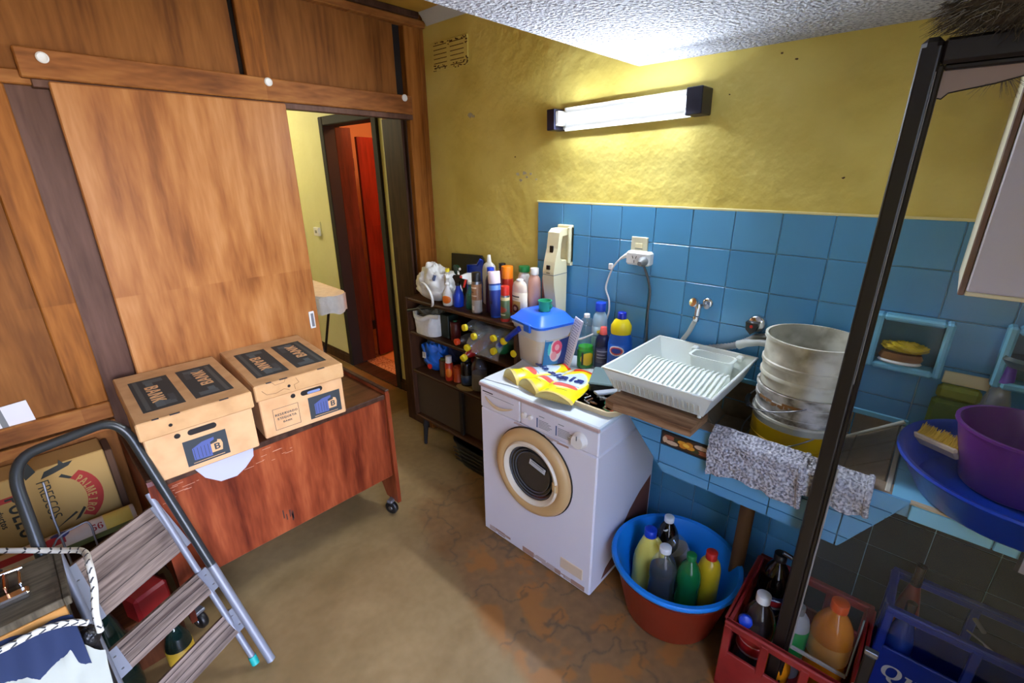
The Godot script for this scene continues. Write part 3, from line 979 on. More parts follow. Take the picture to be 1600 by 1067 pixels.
func sink_counter() -> void:
	var s := thing("laundry_sink", "blue tiled hopper-shaped laundry sink and counter built against the back wall", "sink")
	var zf := 0.475
	# outer shell: front face tiles laid on a hopper body
	var core := mat("sink_render", c8(96, 140, 160), 0.9)
	var basin := begin()
	# walls of the hopper as solid slabs (front, left, right, bottom)
	var front := [Vector2(1.64, 0.89), Vector2(1.81, 0.695), Vector2(2.335, 0.695), Vector2(2.455, 0.89)]
	add_extrude(basin, front, 0.06, Transform3D(Basis(), Vector3(0, 0, zf - 0.034)))
	add_extrude(basin, [Vector2(1.64, 0.89), Vector2(1.81, 0.695), Vector2(1.86, 0.695), Vector2(1.70, 0.89)], 0.42, Transform3D(Basis(), Vector3(0, 0, 0.215)))
	add_extrude(basin, [Vector2(2.455, 0.89), Vector2(2.335, 0.695), Vector2(2.2, 0.695), Vector2(2.405, 0.89)], 0.42, Transform3D(Basis(), Vector3(0, 0, 0.215)))
	add_extrude(basin, [Vector2(1.81, 0.695), Vector2(2.335, 0.695), Vector2(2.335, 0.745), Vector2(1.81, 0.745)], 0.42, Transform3D(Basis(), Vector3(0, 0, 0.215)))
	part(s, "hopper_body", basin.commit(), core)
	# front tiles: clipped to the hopper outline
	var cols := [1.60, 1.795, 1.975, 2.155, 2.335, 2.47]
	var rows := [0.905, 0.855, 0.80, 0.727, 0.69]
	var outline := PackedVector2Array([Vector2(1.632, 0.903), Vector2(1.815, 0.69), Vector2(2.34, 0.69), Vector2(2.46, 0.903)])
	var rng := RandomNumberGenerator.new()
	rng.seed = 8
	for j in 4:
		for i in 5:
			if j == 2 and i == 1:
				pass
			var g := 0.0018
			var cell := PackedVector2Array([Vector2(cols[i] + g, rows[j + 1] + g), Vector2(cols[i + 1] - g, rows[j + 1] + g), Vector2(cols[i + 1] - g, rows[j] - g), Vector2(cols[i] + g, rows[j] - g)])
			for poly in Geometry2D.intersect_polygons(cell, outline):
				if j == 1 and i == 1:
					part(s, "decorated_tile", extrude(Array(poly), 0.009), M.ink, Vector3(0, 0, zf + 0.0005))
				else:
					part(s, "tile", extrude(Array(poly), 0.009), [M.tile_blue, M.tile_blue_b, M.tile_blue_c][rng.randi() % 3], Vector3(0, 0, zf))
	# flower print on the decorated tile
	var fl := print_mat("flower_print", 128, 48, c8(58, 34, 24), [
		["e", 0.15, 0.3, 0.12, 0.2, c8(150, 84, 60)], ["e", 0.85, 0.7, 0.12, 0.2, c8(150, 84, 60)], ["e", 0.2, 0.75, 0.14, 0.2, c8(196, 170, 146)], ["e", 0.8, 0.25, 0.14, 0.2, c8(196, 170, 146)],
		["e", 0.33, 0.3, 0.1, 0.16, c8(44, 52, 28)], ["e", 0.68, 0.72, 0.1, 0.16, c8(44, 52, 28)], ["e", 0.42, 0.4, 0.1, 0.2, c8(204, 140, 40)], ["e", 0.58, 0.6, 0.1, 0.2, c8(204, 140, 40)], ["e", 0.56, 0.32, 0.08, 0.2, c8(190, 120, 34)], ["e", 0.44, 0.68, 0.08, 0.2, c8(190, 120, 34)], ["e", 0.5, 0.5, 0.07, 0.16, c8(232, 184, 70)], ["e", 0.05, 0.6, 0.05, 0.3, c8(196, 170, 146)], ["e", 0.95, 0.4, 0.05, 0.3, c8(196, 170, 146)]], 0.3)
	part(s, "flower_print", card(0.166, 0.04), fl, Vector3(1.885, 0.8275, zf + 0.005))
	# slanted left side, tiled
	for k in 3:
		var p0 := Vector2(1.638, 0.90).lerp(Vector2(1.812, 0.69), k / 3.0 + 0.006)
		var p1 := Vector2(1.638, 0.90).lerp(Vector2(1.812, 0.69), (k + 1) / 3.0 - 0.006)
		var nn := Vector2(-(p1 - p0).y, (p1 - p0).x).normalized() * -0.006
		part(s, "side_tile", extrude([p0, p1, p1 + nn, p0 + nn], 0.46), M.tile_blue, Vector3(0, 0, 0.24))
		var r0 := Vector2(2.458, 0.90).lerp(Vector2(2.338, 0.69), k / 3.0 + 0.006)
		var r1 := Vector2(2.458, 0.90).lerp(Vector2(2.338, 0.69), (k + 1) / 3.0 - 0.006)
		part(s, "side_tile", extrude([r0, r1, r1 + Vector2(0.005, -0.003), r0 + Vector2(0.005, -0.003)], 0.46), M.tile_blue, Vector3(0, 0, 0.24))
	# rim
	part(s, "rim_edge", box(Vector3(1.66, 0.888, 0.41), Vector3(2.455, 0.902, zf + 0.004), 0.003), mat("rim_brown", c8(128, 108, 88), 0.7))
	part(s, "rim_edge", box(Vector3(1.63, 0.888, 0.0), Vector3(1.70, 0.902, zf), 0.003), M.tile_light)
	part(s, "rim_edge", box(Vector3(1.70, 0.905, 0.0), Vector3(2.42, 0.925, 0.014), 0.003), M.tile_light)
	# brown tiles that line the basin
	var bg := 0.002
	for i in 5:
		for j in 2:
			var x0 := 1.70 + i * 0.144
			var y0 := 0.74 + j * 0.083
			part(s, "basin_tile", box(Vector3(x0 + bg, y0 + bg, 0.002), Vector3(x0 + 0.144 - bg, y0 + 0.083 - bg, 0.012), 0.001), M.tile_brown)
	for i in 3:
		for j in 3:
			part(s, "basin_tile", box(Vector3(1.86 + i * 0.115 + bg, 0.744, 0.012 + j * 0.133 + bg), Vector3(1.975 + i * 0.115 - bg, 0.75, 0.145 + j * 0.133 - bg), 0.001), M.tile_brown)
	for j in 3:
		for k in 2:
			var r0 := Vector2(2.405, 0.90).lerp(Vector2(2.2, 0.745), k * 0.5 + 0.01)
			var r1 := Vector2(2.405, 0.90).lerp(Vector2(2.2, 0.745), k * 0.5 + 0.49)
			part(s, "basin_tile", extrude([r0, r1, r1 + Vector2(-0.004, 0.006), r0 + Vector2(-0.004, 0.006)], 0.129), M.tile_brown, Vector3(0, 0, 0.078 + j * 0.133))
			var l0 := Vector2(1.70, 0.90).lerp(Vector2(1.86, 0.745), k * 0.5 + 0.01)
			var l1 := Vector2(1.70, 0.90).lerp(Vector2(1.86, 0.745), k * 0.5 + 0.49)
			part(s, "basin_tile", extrude([l0, l1, l1 + Vector2(0.004, 0.006), l0 + Vector2(0.004, 0.006)], 0.129), M.tile_brown, Vector3(0, 0, 0.078 + j * 0.133))
	part(s, "valley_joint", tube([Vector3(2.41, 0.92, 0.016), Vector3(2.2, 0.752, 0.016)], 0.007, 8), mat("joint_pale", c8(180, 176, 160), 0.7))
	part(s, "rim_joint", box(Vector3(2.405, 0.89, 0.012), Vector3(2.417, 0.904, 0.46), 0.002), M.joint_pale)
	# counter slab on the right
	part(s, "counter_slab", box(Vector3(2.417, 0.852, 0.0), Vector3(2.955, 0.895, 0.47), 0.003), core)
	for i in 3:
		for j in 3:
			part(s, "counter_tile", box(Vector3(2.419 + i * 0.157 + 0.0015, 0.895, 0.003 + j * 0.157), Vector3(2.576 + i * 0.157 - 0.0015, 0.903, 0.157 + j * 0.157), 0.0015), M.tile_light)
		part(s, "edge_tile", box(Vector3(2.462 + i * 0.157 + 0.0015, 0.853, 0.47), Vector3(2.619 + i * 0.157 - 0.0015, 0.896, 0.479), 0.002), M.tile_light)
	part(s, "edge_joint", box(Vector3(2.458, 0.896, 0.462), Vector3(2.955, 0.9035, 0.478), 0.002), mat("joint_tan", c8(176, 160, 132), 0.8))
	# wooden prop under the sink
	one("support_post", "round rusty brown post propping the tiled sink from the floor", "post", cyl(0.026, 0.695, 16), mat("post_brown", c8(92, 62, 36), 0.8), Vector3(2.055, 0, 0.24))


func washing_machine() -> void:
	var x0 := 0.967
	var x1 := 1.597
	var zf := 0.56
	var t := thing("washing_machine", "white front-loading washing machine with beige porthole ring and rust stains", "washing machine", Vector3(x0, 0, 0))
	var W := x1 - x0
	var wm := mat("washer_white", c8(224, 220, 224), 0.35)
	var beige := mat("washer_beige", c8(204, 166, 112), 0.4)
	part(t, "cabinet", box(Vector3(0, 0.004, 0.06), Vector3(W, 0.688, zf), 0.006), wm)
	part(t, "control_panel", box(Vector3(0.242, 0.691, 0.06), Vector3(W, 0.796, zf), 0.005), wm)
	var dr := part(t, "detergent_drawer", box(Vector3(0, 0.691, 0.06), Vector3(0.239, 0.796, zf), 0.005), wm)
	# curved beige handle
	var hp := []
	for i in 13:
		var u := i / 12.0
		hp.append(Vector3(0.035 + 0.165 * u, 0.752 - 0.022 * sin(u * PI) - 0.01 * u, zf + 0.004 + 0.010 * sin(u * PI)))
	part(dr, "drawer_handle", tube(hp, [0.002, 0.004, 0.005, 0.006, 0.0065, 0.007, 0.007, 0.007, 0.0065, 0.006, 0.005, 0.004, 0.002], 8), mat("handle_beige", c8(216, 188, 146), 0.4))
	part(dr, "maker_plate", box(Vector3(0.016, 0.772, zf), Vector3(0.08, 0.777, zf + 0.001), 0.0002), M.black_plastic)
	# top
	var lid := part(t, "top_plate", box(Vector3(-0.003, 0.799, 0.03), Vector3(W + 0.003, 0.82, zf + 0.004), 0.005), mat("washer_top", c8(214, 224, 230), 0.3))
	part(lid, "front_trim", box(Vector3(-0.003, 0.797, zf - 0.004), Vector3(W + 0.003, 0.814, zf + 0.007), 0.003), mat("trim_dusty", c8(184, 158, 150), 0.45))
	# porthole
	var cx := 0.318
	var cy := 0.485
	var door := part(t, "porthole_ring", lathe(pv([0.147, 0.0, 0.201, 0.0, 0.203, 0.012, 0.196, 0.026, 0.18, 0.033, 0.158, 0.032, 0.147, 0.024, 0.147, 0.0]), 48), beige, Vector3(cx, cy, zf), Vector3(90, 0, 0))
	part(door, "inner_ring", lathe(pv([0.126, 0.0, 0.15, 0.0, 0.15, 0.03, 0.143, 0.036, 0.126, 0.026, 0.126, 0.0]), 40), mat("ring_white", c8(226, 214, 190), 0.35))
	part(door, "door_gap", lathe(pv([0.2, 0.0, 0.207, 0.0, 0.207, 0.004, 0.2, 0.004]), 48), M.black_plastic)
	part(door, "drum_back", lathe(pv([0, 0.001, 0.126, 0.001, 0.126, 0.003, 0, 0.003]), 32), M.black_plastic)
	var bowl := mat("porthole_glass", c8(30, 31, 36), 0.06)
	bowl.metallic_specular = 0.8
	part(door, "glass_bowl", lathe(pv([0.127, 0.02, 0.122, 0.012, 0.1, 0.006, 0.06, 0.0045, 0, 0.004]), 40), bowl)
	for i in 3:
		part(door, "bowl_ridge", lathe(pv([0.122 - i * 0.014, 0.012 - i * 0.002, 0.124 - i * 0.014, 0.0155 - i * 0.002, 0.119 - i * 0.014, 0.0125 - i * 0.002]), 40), mat("ridge_%d" % i, c8(70, 72, 78), 0.15))
	part(door, "warning_label", card(0.088, 0.026), print_mat("warning_print", 96, 32, c8(200, 200, 200), [["r", 0.1, 0.15, 0.8, 0.28, c8(120, 120, 122)], ["r", 0.05, 0.55, 0.9, 0.12, c8(150, 150, 150)], ["r", 0.05, 0.75, 0.8, 0.1, c8(150, 150, 150)]]), Vector3(0.028, 0.009, -0.04), Vector3(-90, -14, 0))
	part(door, "door_latch", box(Vector3(0.118, 0.0, -0.026), Vector3(0.158, 0.036, 0.03), 0.012), beige)
	part(door, "latch_line", box(Vector3(0.142, 0.036, -0.012), Vector3(0.146, 0.0372, 0.02), 0.0004), M.cream_plastic)
	# knob, buttons, printed programme lists
	var kn := part(t, "dial_knob", lathe(pv([0, 0, 0.034, 0, 0.033, 0.006, 0.03, 0.008, 0.029, 0.022, 0.026, 0.026, 0, 0.026]), 28), mat("knob_white", c8(232, 226, 214), 0.35), Vector3(0.548, 0.735, zf), Vector3(90, 0, 0))
	part(kn, "pointer", box(Vector3(-0.002, 0.026, -0.026), Vector3(0.002, 0.028, -0.008), 0.0004), M.grey_plastic)
	part(t, "push_button", lathe(pv([0, 0, 0.014, 0, 0.013, 0.012, 0, 0.014]), 18), M.knob_white, Vector3(0.268, 0.741, zf), Vector3(90, 0, 0))
	part(t, "push_button", lathe(pv([0, 0, 0.010, 0, 0.009, 0.01, 0, 0.011]), 18), M.knob_white, Vector3(0.302, 0.742, zf), Vector3(90, 0, 0))
	for k in 2:
		var px := 0.332 + k * 0.098
		part(t, "blue_marker", box(Vector3(px, 0.708, zf), Vector3(px + 0.006, 0.752, zf + 0.0008), 0.0002), mat("marker_blue_%d" % k, c8(62, 88, 128), 0.5))
		for j in 6:
			var ln := 0.05 + 0.022 * fmod(j * 0.61 + k * 0.3, 1.0)
			part(t, "printed_line", box(Vector3(px + 0.011, 0.744 - j * 0.0065, zf), Vector3(px + 0.011 + ln, 0.7464 - j * 0.0065, zf + 0.0006), 0.0001), M.grey_plastic)
		part(t, "printed_heading", box(Vector3(px + 0.012, 0.762, zf), Vector3(px + 0.04, 0.765, zf + 0.0006), 0.0001), M.grey_plastic)
	part(t, "drawer_scuff", box(Vector3(0.03, 0.763, zf), Vector3(0.205, 0.765, zf + 0.0005), 0.0001), M.grey_plastic)
	# filter flap and rust
	part(t, "filter_flap", box(Vector3(0.476, 0.066, zf - 0.002), Vector3(0.592, 0.122, zf + 0.004), 0.004), mat("flap_beige", c8(220, 196, 164), 0.45))
	var rs := mat("rust_film", c8(168, 132, 114), 0.7)
	var rim := RandomNumberGenerator.new()
	rim.seed = 4
	var rp := mat("rust_pale", c8(188, 168, 160), 0.6)
	for i in 26:
		var dz := 0.0004 + i * 0.00005
		var ux := rim.randf_range(0.0, W - 0.08)
		part(t, "rust_streak", box(Vector3(ux, 0.012 + rim.randf() * 0.016, zf - 0.001), Vector3(ux + rim.randf_range(0.02, 0.07), 0.030 + rim.randf() * 0.012, zf + dz), 0.0001), rs if i % 3 == 0 else rp)
	for i in 16:
		var dz := 0.0004 + i * 0.00005
		var ux := rim.randf_range(0.15, 0.44)
		part(t, "rust_streak", box(Vector3(ux, 0.672 + rim.randf() * 0.008, zf - 0.001), Vector3(ux + rim.randf_range(0.02, 0.07), 0.682 + rim.randf() * 0.005, zf + dz), 0.0001), rs if i % 3 == 0 else rp)
	# rust-eaten lower side edge
	var sidep := [Vector2(0.075, 0.03), Vector2(0.25, 0.03), Vector2(0.47, 0.03), Vector2(0.44, 0.07), Vector2(0.37, 0.10), Vector2(0.33, 0.2), Vector2(0.26, 0.27), Vector2(0.18, 0.32), Vector2(0.075, 0.36)]
	var sm := begin()
	add_extrude(sm, sidep, 0.0012, Transform3D(Basis(Vector3(0, 0, 1), Vector3(0, 1, 0), Vector3(-1, 0, 0)), Vector3(W + 0.0004, 0, 0)))
	part(t, "rusted_side_patch", sm.commit(), mat("rust_dark", c8(112, 64, 52), 0.85))


# ---------------------------------------------------------------- bottles
# kind gives the outline; o may hold label (material), la, lb (its height range), liquid, level, sz, e, cap_r, cap_h, tilt, turn, group
func bottle(n: String, label: String, at: Vector3, h: float, r: float, kind: String, body: Material, cap: Material, o := {}, cat := "bottle") -> Node3D:
	var t := thing(n, label, cat, at, o.get("turn", 0.0), o.get("group", ""))
	if o.has("tilt"):
		t.rotation_degrees = o.tilt
	var sz: float = o.get("sz", 1.0)
	var e: float = o.get("e", 1.0)
	var P := []
	match kind:
		"pet": P = [0, 0, 0.78, 0.0, 0.95, 0.012, 1, 0.05, 1, 0.28, 0.97, 0.30, 0.97, 0.55, 1, 0.57, 1, 0.64, 0.96, 0.70, 0.84, 0.77, 0.62, 0.84, 0.40, 0.89, 0.29, 0.91, 0.28, 0.925, 0, 0.93]
		"can": P = [0, 0, 0.94, 0.0, 1, 0.015, 1, 0.74, 0.97, 0.765, 0.9, 0.79, 0, 0.79]
		"soap": P = [0, 0, 0.9, 0, 1, 0.02, 1, 0.66, 0.97, 0.75, 0.86, 0.82, 0.66, 0.865, 0.42, 0.89, 0.4, 0.90, 0, 0.90]
		"trigger": P = [0, 0, 0.92, 0, 1, 0.02, 1.0, 0.30, 0.92, 0.42, 0.66, 0.52, 0.42, 0.60, 0.4, 0.72, 0, 0.72]
		"jug": P = [0, 0, 0.92, 0, 1, 0.03, 1, 0.48, 0.92, 0.6, 0.7, 0.74, 0.46, 0.86, 0.34, 0.90, 0, 0.90]
		"clean": P = [0, 0, 0.92, 0, 1, 0.02, 1, 0.52, 0.94, 0.60, 0.80, 0.66, 0.80, 0.70, 0.86, 0.73, 0.84, 0.79, 0.6, 0.86, 0.42, 0.885, 0.4, 0.90, 0, 0.90]
		"tin": P = [0, 0, 0.97, 0, 1, 0.012, 0.97, 0.02, 0.97, 0.86, 1, 0.87, 1, 0.89, 0.9, 0.89, 0, 0.88]
	var prof := []
	for i in range(0, P.size(), 2):
		prof.append(Vector2(P[i] * r, P[i + 1] * h))
	part(t, "bottle_body" if kind != "can" and kind != "tin" else "can_body", lathe(prof, 22, 1.0, sz, e), body)
	if o.has("liquid"):
		var lv: float = o.get("level", 0.5) * h
		var q := [Vector2(0, 0.006)]
		for p in prof:
			if p.y > 0.0 and p.y < lv and p.x > 0.004:
				q.append(Vector2(p.x - 0.0022, p.y + 0.003))
		q.append(Vector2(q[-1].x, lv))
		q.append(Vector2(0, lv))
		part(t, "liquid", lathe(q, 22, 1.0, sz, e), o.liquid)
	if o.has("label"):
		var la: float = o.get("la", 0.25)
		var lb: float = o.get("lb", 0.55)
		var rr: float = o.get("lr", 1.0) * r + 0.0009
		var rt: float = o.get("lrt", o.get("lr", 1.0)) * r + 0.0009
		part(t, "label", lathe([Vector2(rr - 0.0006, la * h), Vector2(rr, la * h + 0.0005), Vector2(rt, lb * h - 0.0005), Vector2(rt - 0.0006, lb * h)], 22, 1.0, sz, e), o.label)
	var y0 := prof[-1].y as float
	match kind:
		"trigger":
			part(t, "collar", cyl(0.42 * r + 0.003, 0.10 * h, 16, 0.002), cap, Vector3(0, y0 - 0.03 * h, 0))
			part(t, "spray_head", extrude(pv([-0.012, 0, 0.012, 0, 0.016, 0.012, 0.045, 0.02, 0.046, 0.036, 0.01, 0.044, -0.02, 0.042, -0.03, 0.03, -0.018, 0.014]), 0.018), cap, Vector3(0, y0 + 0.06 * h, 0), Vector3(0, o.get("spout", 0.0), 0))
			part(t, "trigger", extrude(pv([0.018, 0.014, 0.026, 0.016, 0.036, -0.012, 0.04, -0.03, 0.033, -0.03, 0.026, -0.01]), 0.01), o.get("trigger", cap), Vector3(0, y0 + 0.06 * h, 0), Vector3(0, o.get("spout", 0.0), 0))
			part(t, "nozzle", cyl(0.007, 0.012, 12), o.get("trigger", cap), Vector3(0, y0 + 0.06 * h, 0) + Vector3(cos(deg_to_rad(o.get("spout", 0.0))), 0, -sin(deg_to_rad(o.get("spout", 0.0)))) * 0.044 + Vector3(0, 0.028, 0), Vector3(0, o.get("spout", 0.0), -90))
		_:
			var cr: float = o.get("cap_r", 0.31 if kind == "pet" else 0.92 if kind == "can" else 0.42) * r
			var ch: float = o.get("cap_h", 0.075 if kind == "pet" else 0.21 if kind == "can" else 0.10) * h
			var st := begin()
			add_lathe(st, [Vector2(0, 0), Vector2(cr, 0), Vector2(cr * o.get("taper", 1.0), ch - 0.0015), Vector2(cr * o.get("taper", 1.0) - 0.0015, ch), Vector2(0, ch)], 20)
			part(t, "cap", st.commit(), cap, Vector3(0, y0 - 0.002, 0))
	return t


func shelf_unit() -> void:
	var s := thing("shelf_unit", "dark brown wooden shelf unit with open shelves and sliding doors left of the washing machine", "shelf")
	var m: Material = M.shelf_wood
	var v: Material = M.shelf_wood_v
	wbox(s, "side_panel", Vector3(0.05, 0.2, 0.012), Vector3(0.07, 1.0, 0.3), v, 0.003)
	wbox(s, "side_panel", Vector3(0.935, 0.2, 0.012), Vector3(0.955, 1.0, 0.3), v, 0.003)
	wbox(s, "back_panel", Vector3(0.07, 0.22, 0.012), Vector3(0.935, 0.98, 0.018), v, 0.001)
	for y in [0.2, 0.515, 0.77, 0.98]:
		wbox(s, "shelf_board", Vector3(0.07, y, 0.018), Vector3(0.935, y + 0.02, 0.298), m, 0.005)
	var d := mat("dull_door", c8(66, 50, 34), 0.6)
	wbox(s, "sliding_door", Vector3(0.073, 0.224, 0.262), Vector3(0.51, 0.512, 0.274), d, 0.002)
	wbox(s, "sliding_door", Vector3(0.49, 0.224, 0.244), Vector3(0.932, 0.512, 0.256), d, 0.002)
	wbox(s, "door_edge_grip", Vector3(0.484, 0.224, 0.266), Vector3(0.512, 0.512, 0.284), M.black_gap, 0.003)
	for p in [[0.12, 0.26, -0.01, 0.012], [0.9, 0.26, 0.01, 0.012], [0.12, 0.06, -0.01, -0.012], [0.9, 0.06, 0.01, -0.012]]:
		part(s, "leg", tube([Vector3(p[0], 0.205, p[1]), Vector3(p[0] + p[2], 0.001, p[1] + p[3])], [0.02, 0.011], 12), M.black_gap)
	# dark plastic crate under the shelf
	var b := thing("floor_basket", "black slatted plastic basket pushed under the shelf unit", "basket", Vector3(0.62, 0.0, 0.17))
	part(b, "basket_shell", lathe(pv([0, 0, 0.19, 0, 0.2, 0.01, 0.235, 0.15, 0.245, 0.152, 0.245, 0.16, 0.228, 0.16, 0.19, 0.014, 0, 0.012]), 28, 1.0, 0.55, 0.5), M.black_plastic)
	for i in 4:
		part(b, "rib", box(Vector3(-0.19, 0.03 + i * 0.03, 0.108 + i * 0.005), Vector3(0.19, 0.036 + i * 0.03, 0.118 + i * 0.005), 0.002), mat("dark_rib_%d" % i, c8(34, 34, 40), 0.4))


func crumple(p: Vector3, a: float, f: float, sd: int) -> Vector3:
	var n := fnl(f, sd, 3)
	return p + Vector3(n.get_noise_3d(p.x * 100, p.y * 100, p.z * 100), n.get_noise_3d(p.y * 100 + 50, p.z * 100, p.x * 100), n.get_noise_3d(p.z * 100, p.x * 100 + 90, p.y * 100)) * a


# a crumpled bag: rounded lump with a ruffled open mouth
func bag_mesh(rx: float, ry: float, rz: float, amp: float, sd: int, f := 0.12) -> ArrayMesh:
	var n := fnl(f, sd, 4)
	return sheet(40, 26, func(u, v):
		var a: float = u * TAU
		var b: float = -PI / 2 + v * PI * 0.98
		var d := Vector3(cos(b) * cos(a), sin(b), cos(b) * sin(a))
		var k: float = 1.0 + amp * n.get_noise_3d(d.x * 12, d.y * 12, d.z * 12) + amp * 0.6 * absf(n.get_noise_3d(d.x * 25 + 40, d.y * 25, d.z * 25))
		return Vector3(d.x * rx, d.y * ry + ry, d.z * rz) * k, 0.0, Vector3.UP)


func shelf_goods() -> void:
	var T := 1.001
	var rng := RandomNumberGenerator.new()
	rng.seed = 77
	# white carrier bag hanging over the front left corner
	var bg := thing("carrier_bag", "crumpled white plastic carrier bag lying on the top left of the shelf unit", "bag", Vector3(0.25, T, 0.205))
	part(bg, "bag_body", bag_mesh(0.13, 0.095, 0.1, 0.28, 5), M.bag_white, Vector3(0, -0.005, 0))
	var hs := []
	for i in 15:
		var a := i / 14.0 * PI
		hs.append(Vector3(-0.02 - 0.075 * cos(a), 0.055 + 0.06 * sin(a), 0.105 + 0.012 * sin(a)))
	part(bg, "bag_handle", tube(hs, 0.008, 8, 0.4), M.bag_white, Vector3.ZERO, Vector3(0, 0, -50))
	part(bg, "bag_print", sheet(8, 4, func(u, v): return Vector3(0.01 + 0.08 * u, 0.165 - 0.03 * v, 0.07 + 0.012 * v + 0.006 * sin(u * 9)), 0.001, Vector3.BACK), mat("bag_blue", c8(70, 96, 150), 0.5))
	# black board and blue dustpan at the back
	one("black_board", "black cardboard sheet standing against the yellow wall behind the spray bottles", "board", extrude(pv([-0.155, 0, 0.155, 0, 0.155, 0.17, 0.1, 0.252, -0.155, 0.241]), 0.012), M.black_plastic, Vector3(0.335, T, 0.035), Vector3(-4, 0, 0))
	var dp := thing("dustpan", "bright blue plastic dustpan standing upright behind the red trigger sprayer", "dustpan", Vector3(0.43, T, 0.075))
	part(dp, "pan", extrude(pv([-0.055, 0, 0.06, 0, 0.075, 0.24, 0.05, 0.246, 0.035, 0.21, -0.045, 0.2]), 0.006), M.blue_plastic)
	part(dp, "rim", tube([Vector3(-0.055, 0, 0.006), Vector3(-0.045, 0.2, 0.006), Vector3(0.035, 0.21, 0.006), Vector3(0.062, 0.245, 0.006)], 0.006, 8), M.blue_plastic)
	# row of bottles and cans
	bottle("clear_bottle", "small clear bottle with yellow cap and white label behind the white carrier bag", Vector3(0.345, T, 0.2), 0.19, 0.029, "pet", M.pet, M.yellow_cap, {"label": mat("pale_label", c8(214, 214, 210), 0.5), "la": 0.3, "lb": 0.6, "cap_r": 0.42, "cap_h": 0.1})
	bottle("spray_bottle", "white trigger spray bottle with orange label at the front of the shelf top", Vector3(0.395, T, 0.248), 0.165, 0.031, "trigger", M.white_plastic, M.white_plastic, {"sz": 0.75, "spout": 130, "label": print_mat("orange_label", 64, 64, c8(232, 228, 220), [["e", 0.2, 0.45, 0.16, 0.42, c8(226, 112, 24)], ["r", 0.3, 0.2, 0.12, 0.6, c8(52, 44, 40)], ["e", 0.75, 0.45, 0.16, 0.42, c8(226, 112, 24)]]), "la": 0.05, "lb": 0.36, "turn": 20.0})
	bottle("spray_bottle", "green and white trigger spray head bottle at the back beside the black cardboard sheet", Vector3(0.33, T, 0.12), 0.2, 0.03, "trigger", M.white_plastic, mat("dark_green", c8(14, 62, 42), 0.4), {"trigger": M.white_plastic, "spout": -20})
	bottle("spray_bottle", "bright blue trigger spray bottle with black head at the middle of the shelf top", Vector3(0.458, T, 0.225), 0.17, 0.03, "trigger", M.blue_plastic, M.black_plastic, {"spout": 10})
	bottle("spray_bottle", "clear teal trigger spray bottle with red and white head on the shelf top", Vector3(0.545, T, 0.215), 0.195, 0.027, "trigger", glassy("pet_teal", c8(40, 130, 110), 0.5), M.white_plastic, {"trigger": M.red_plastic, "spout": 250, "liquid": mat("teal_liquid", c8(26, 74, 70), 0.2), "level": 0.4})
	bottle("aerosol_can", "tall aerosol can with black cap and brown printed label", Vector3(0.633, T, 0.25), 0.219, 0.0265, "can", M.steel, M.black_plastic, {"label": print_mat("brown_label", 48, 64, c8(150, 108, 76), [["r", 0.0, 0.55, 1, 0.45, c8(176, 168, 160)], ["r", 0.1, 0.1, 0.8, 0.06, c8(220, 200, 180)], ["r", 0.1, 0.25, 0.7, 0.06, c8(96, 60, 40)], ["r", 0.1, 0.38, 0.8, 0.06, c8(210, 190, 170)], ["r", 0.12, 0.62, 0.5, 0.04, c8(90, 90, 96)], ["r", 0.12, 0.7, 0.6, 0.04, c8(90, 90, 96)], ["r", 0.5, 0.76, 0.3, 0.16, c8(226, 224, 220)]]), "la": 0.03, "lb": 0.72}, "spray can")
	bottle("purple_bottle", "dark purple bottle with blue cap behind the black-capped aerosol can", Vector3(0.678, T, 0.19), 0.228, 0.032, "soap", mat("purple_body", c8(60, 26, 66), 0.35), M.blue_plastic, {"cap_h": 0.16, "cap_r": 0.6, "sz": 0.8})
	bottle("detergent_bottle", "large white detergent bottle with white nozzle at the back by the yellow wall", Vector3(0.553, T, 0.075), 0.262, 0.047, "soap", M.white_plastic, M.white_plastic, {"cap_h": 0.16, "cap_r": 0.3, "sz": 0.6, "taper": 0.6})
	bottle("aerosol_can", "blue aerosol can with wide pale pink cap leaning on the shelf top", Vector3(0.762, T, 0.235), 0.222, 0.0305, "can", mat("can_blue", c8(40, 74, 160), 0.35), mat("cap_pink", c8(232, 214, 224), 0.45), {"cap_h": 0.27, "cap_r": 1.03, "tilt": Vector3(-3, 0, 7), "label": print_mat("blue_can_label", 32, 64, c8(28, 50, 130), [["r", 0, 0.0, 1, 0.16, c8(96, 140, 210)], ["r", 0.2, 0.5, 0.6, 0.1, c8(20, 30, 90)]]), "la": 0.04, "lb": 0.74}, "spray can")
	bottle("brown_bottle", "small dark red bottle with black screw cap at the back of the shelf top", Vector3(0.637, T, 0.06), 0.235, 0.028, "soap", mat("maroon_body", c8(96, 20, 22), 0.25), M.black_plastic, {"cap_h": 0.12, "cap_r": 0.68})
	bottle("aerosol_can", "orange-capped red aerosol can behind the pink-capped blue can", Vector3(0.735, T, 0.125), 0.232, 0.031, "can", mat("can_red", c8(176, 40, 22), 0.35), mat("cap_orange", c8(240, 128, 14), 0.4), {"cap_h": 0.27, "cap_r": 0.98}, "spray can")
	bottle("aerosol_can", "small aerosol can with red cap and green-brown label at the front right shelf edge", Vector3(0.85, T, 0.265), 0.175, 0.0225, "can", M.steel, M.red_plastic, {"cap_h": 0.26, "label": print_mat("insect_label", 48, 64, c8(74, 92, 60), [["r", 0, 0, 1, 0.14, c8(196, 176, 130)], ["e", 0.3, 0.35, 0.2, 0.12, c8(150, 60, 40)], ["e", 0.7, 0.5, 0.22, 0.12, c8(150, 60, 40)], ["r", 0.1, 0.68, 0.8, 0.06, c8(200, 196, 170)], ["r", 0, 0.86, 1, 0.14, c8(180, 46, 40)]]), "la": 0.02, "lb": 0.73}, "spray can")
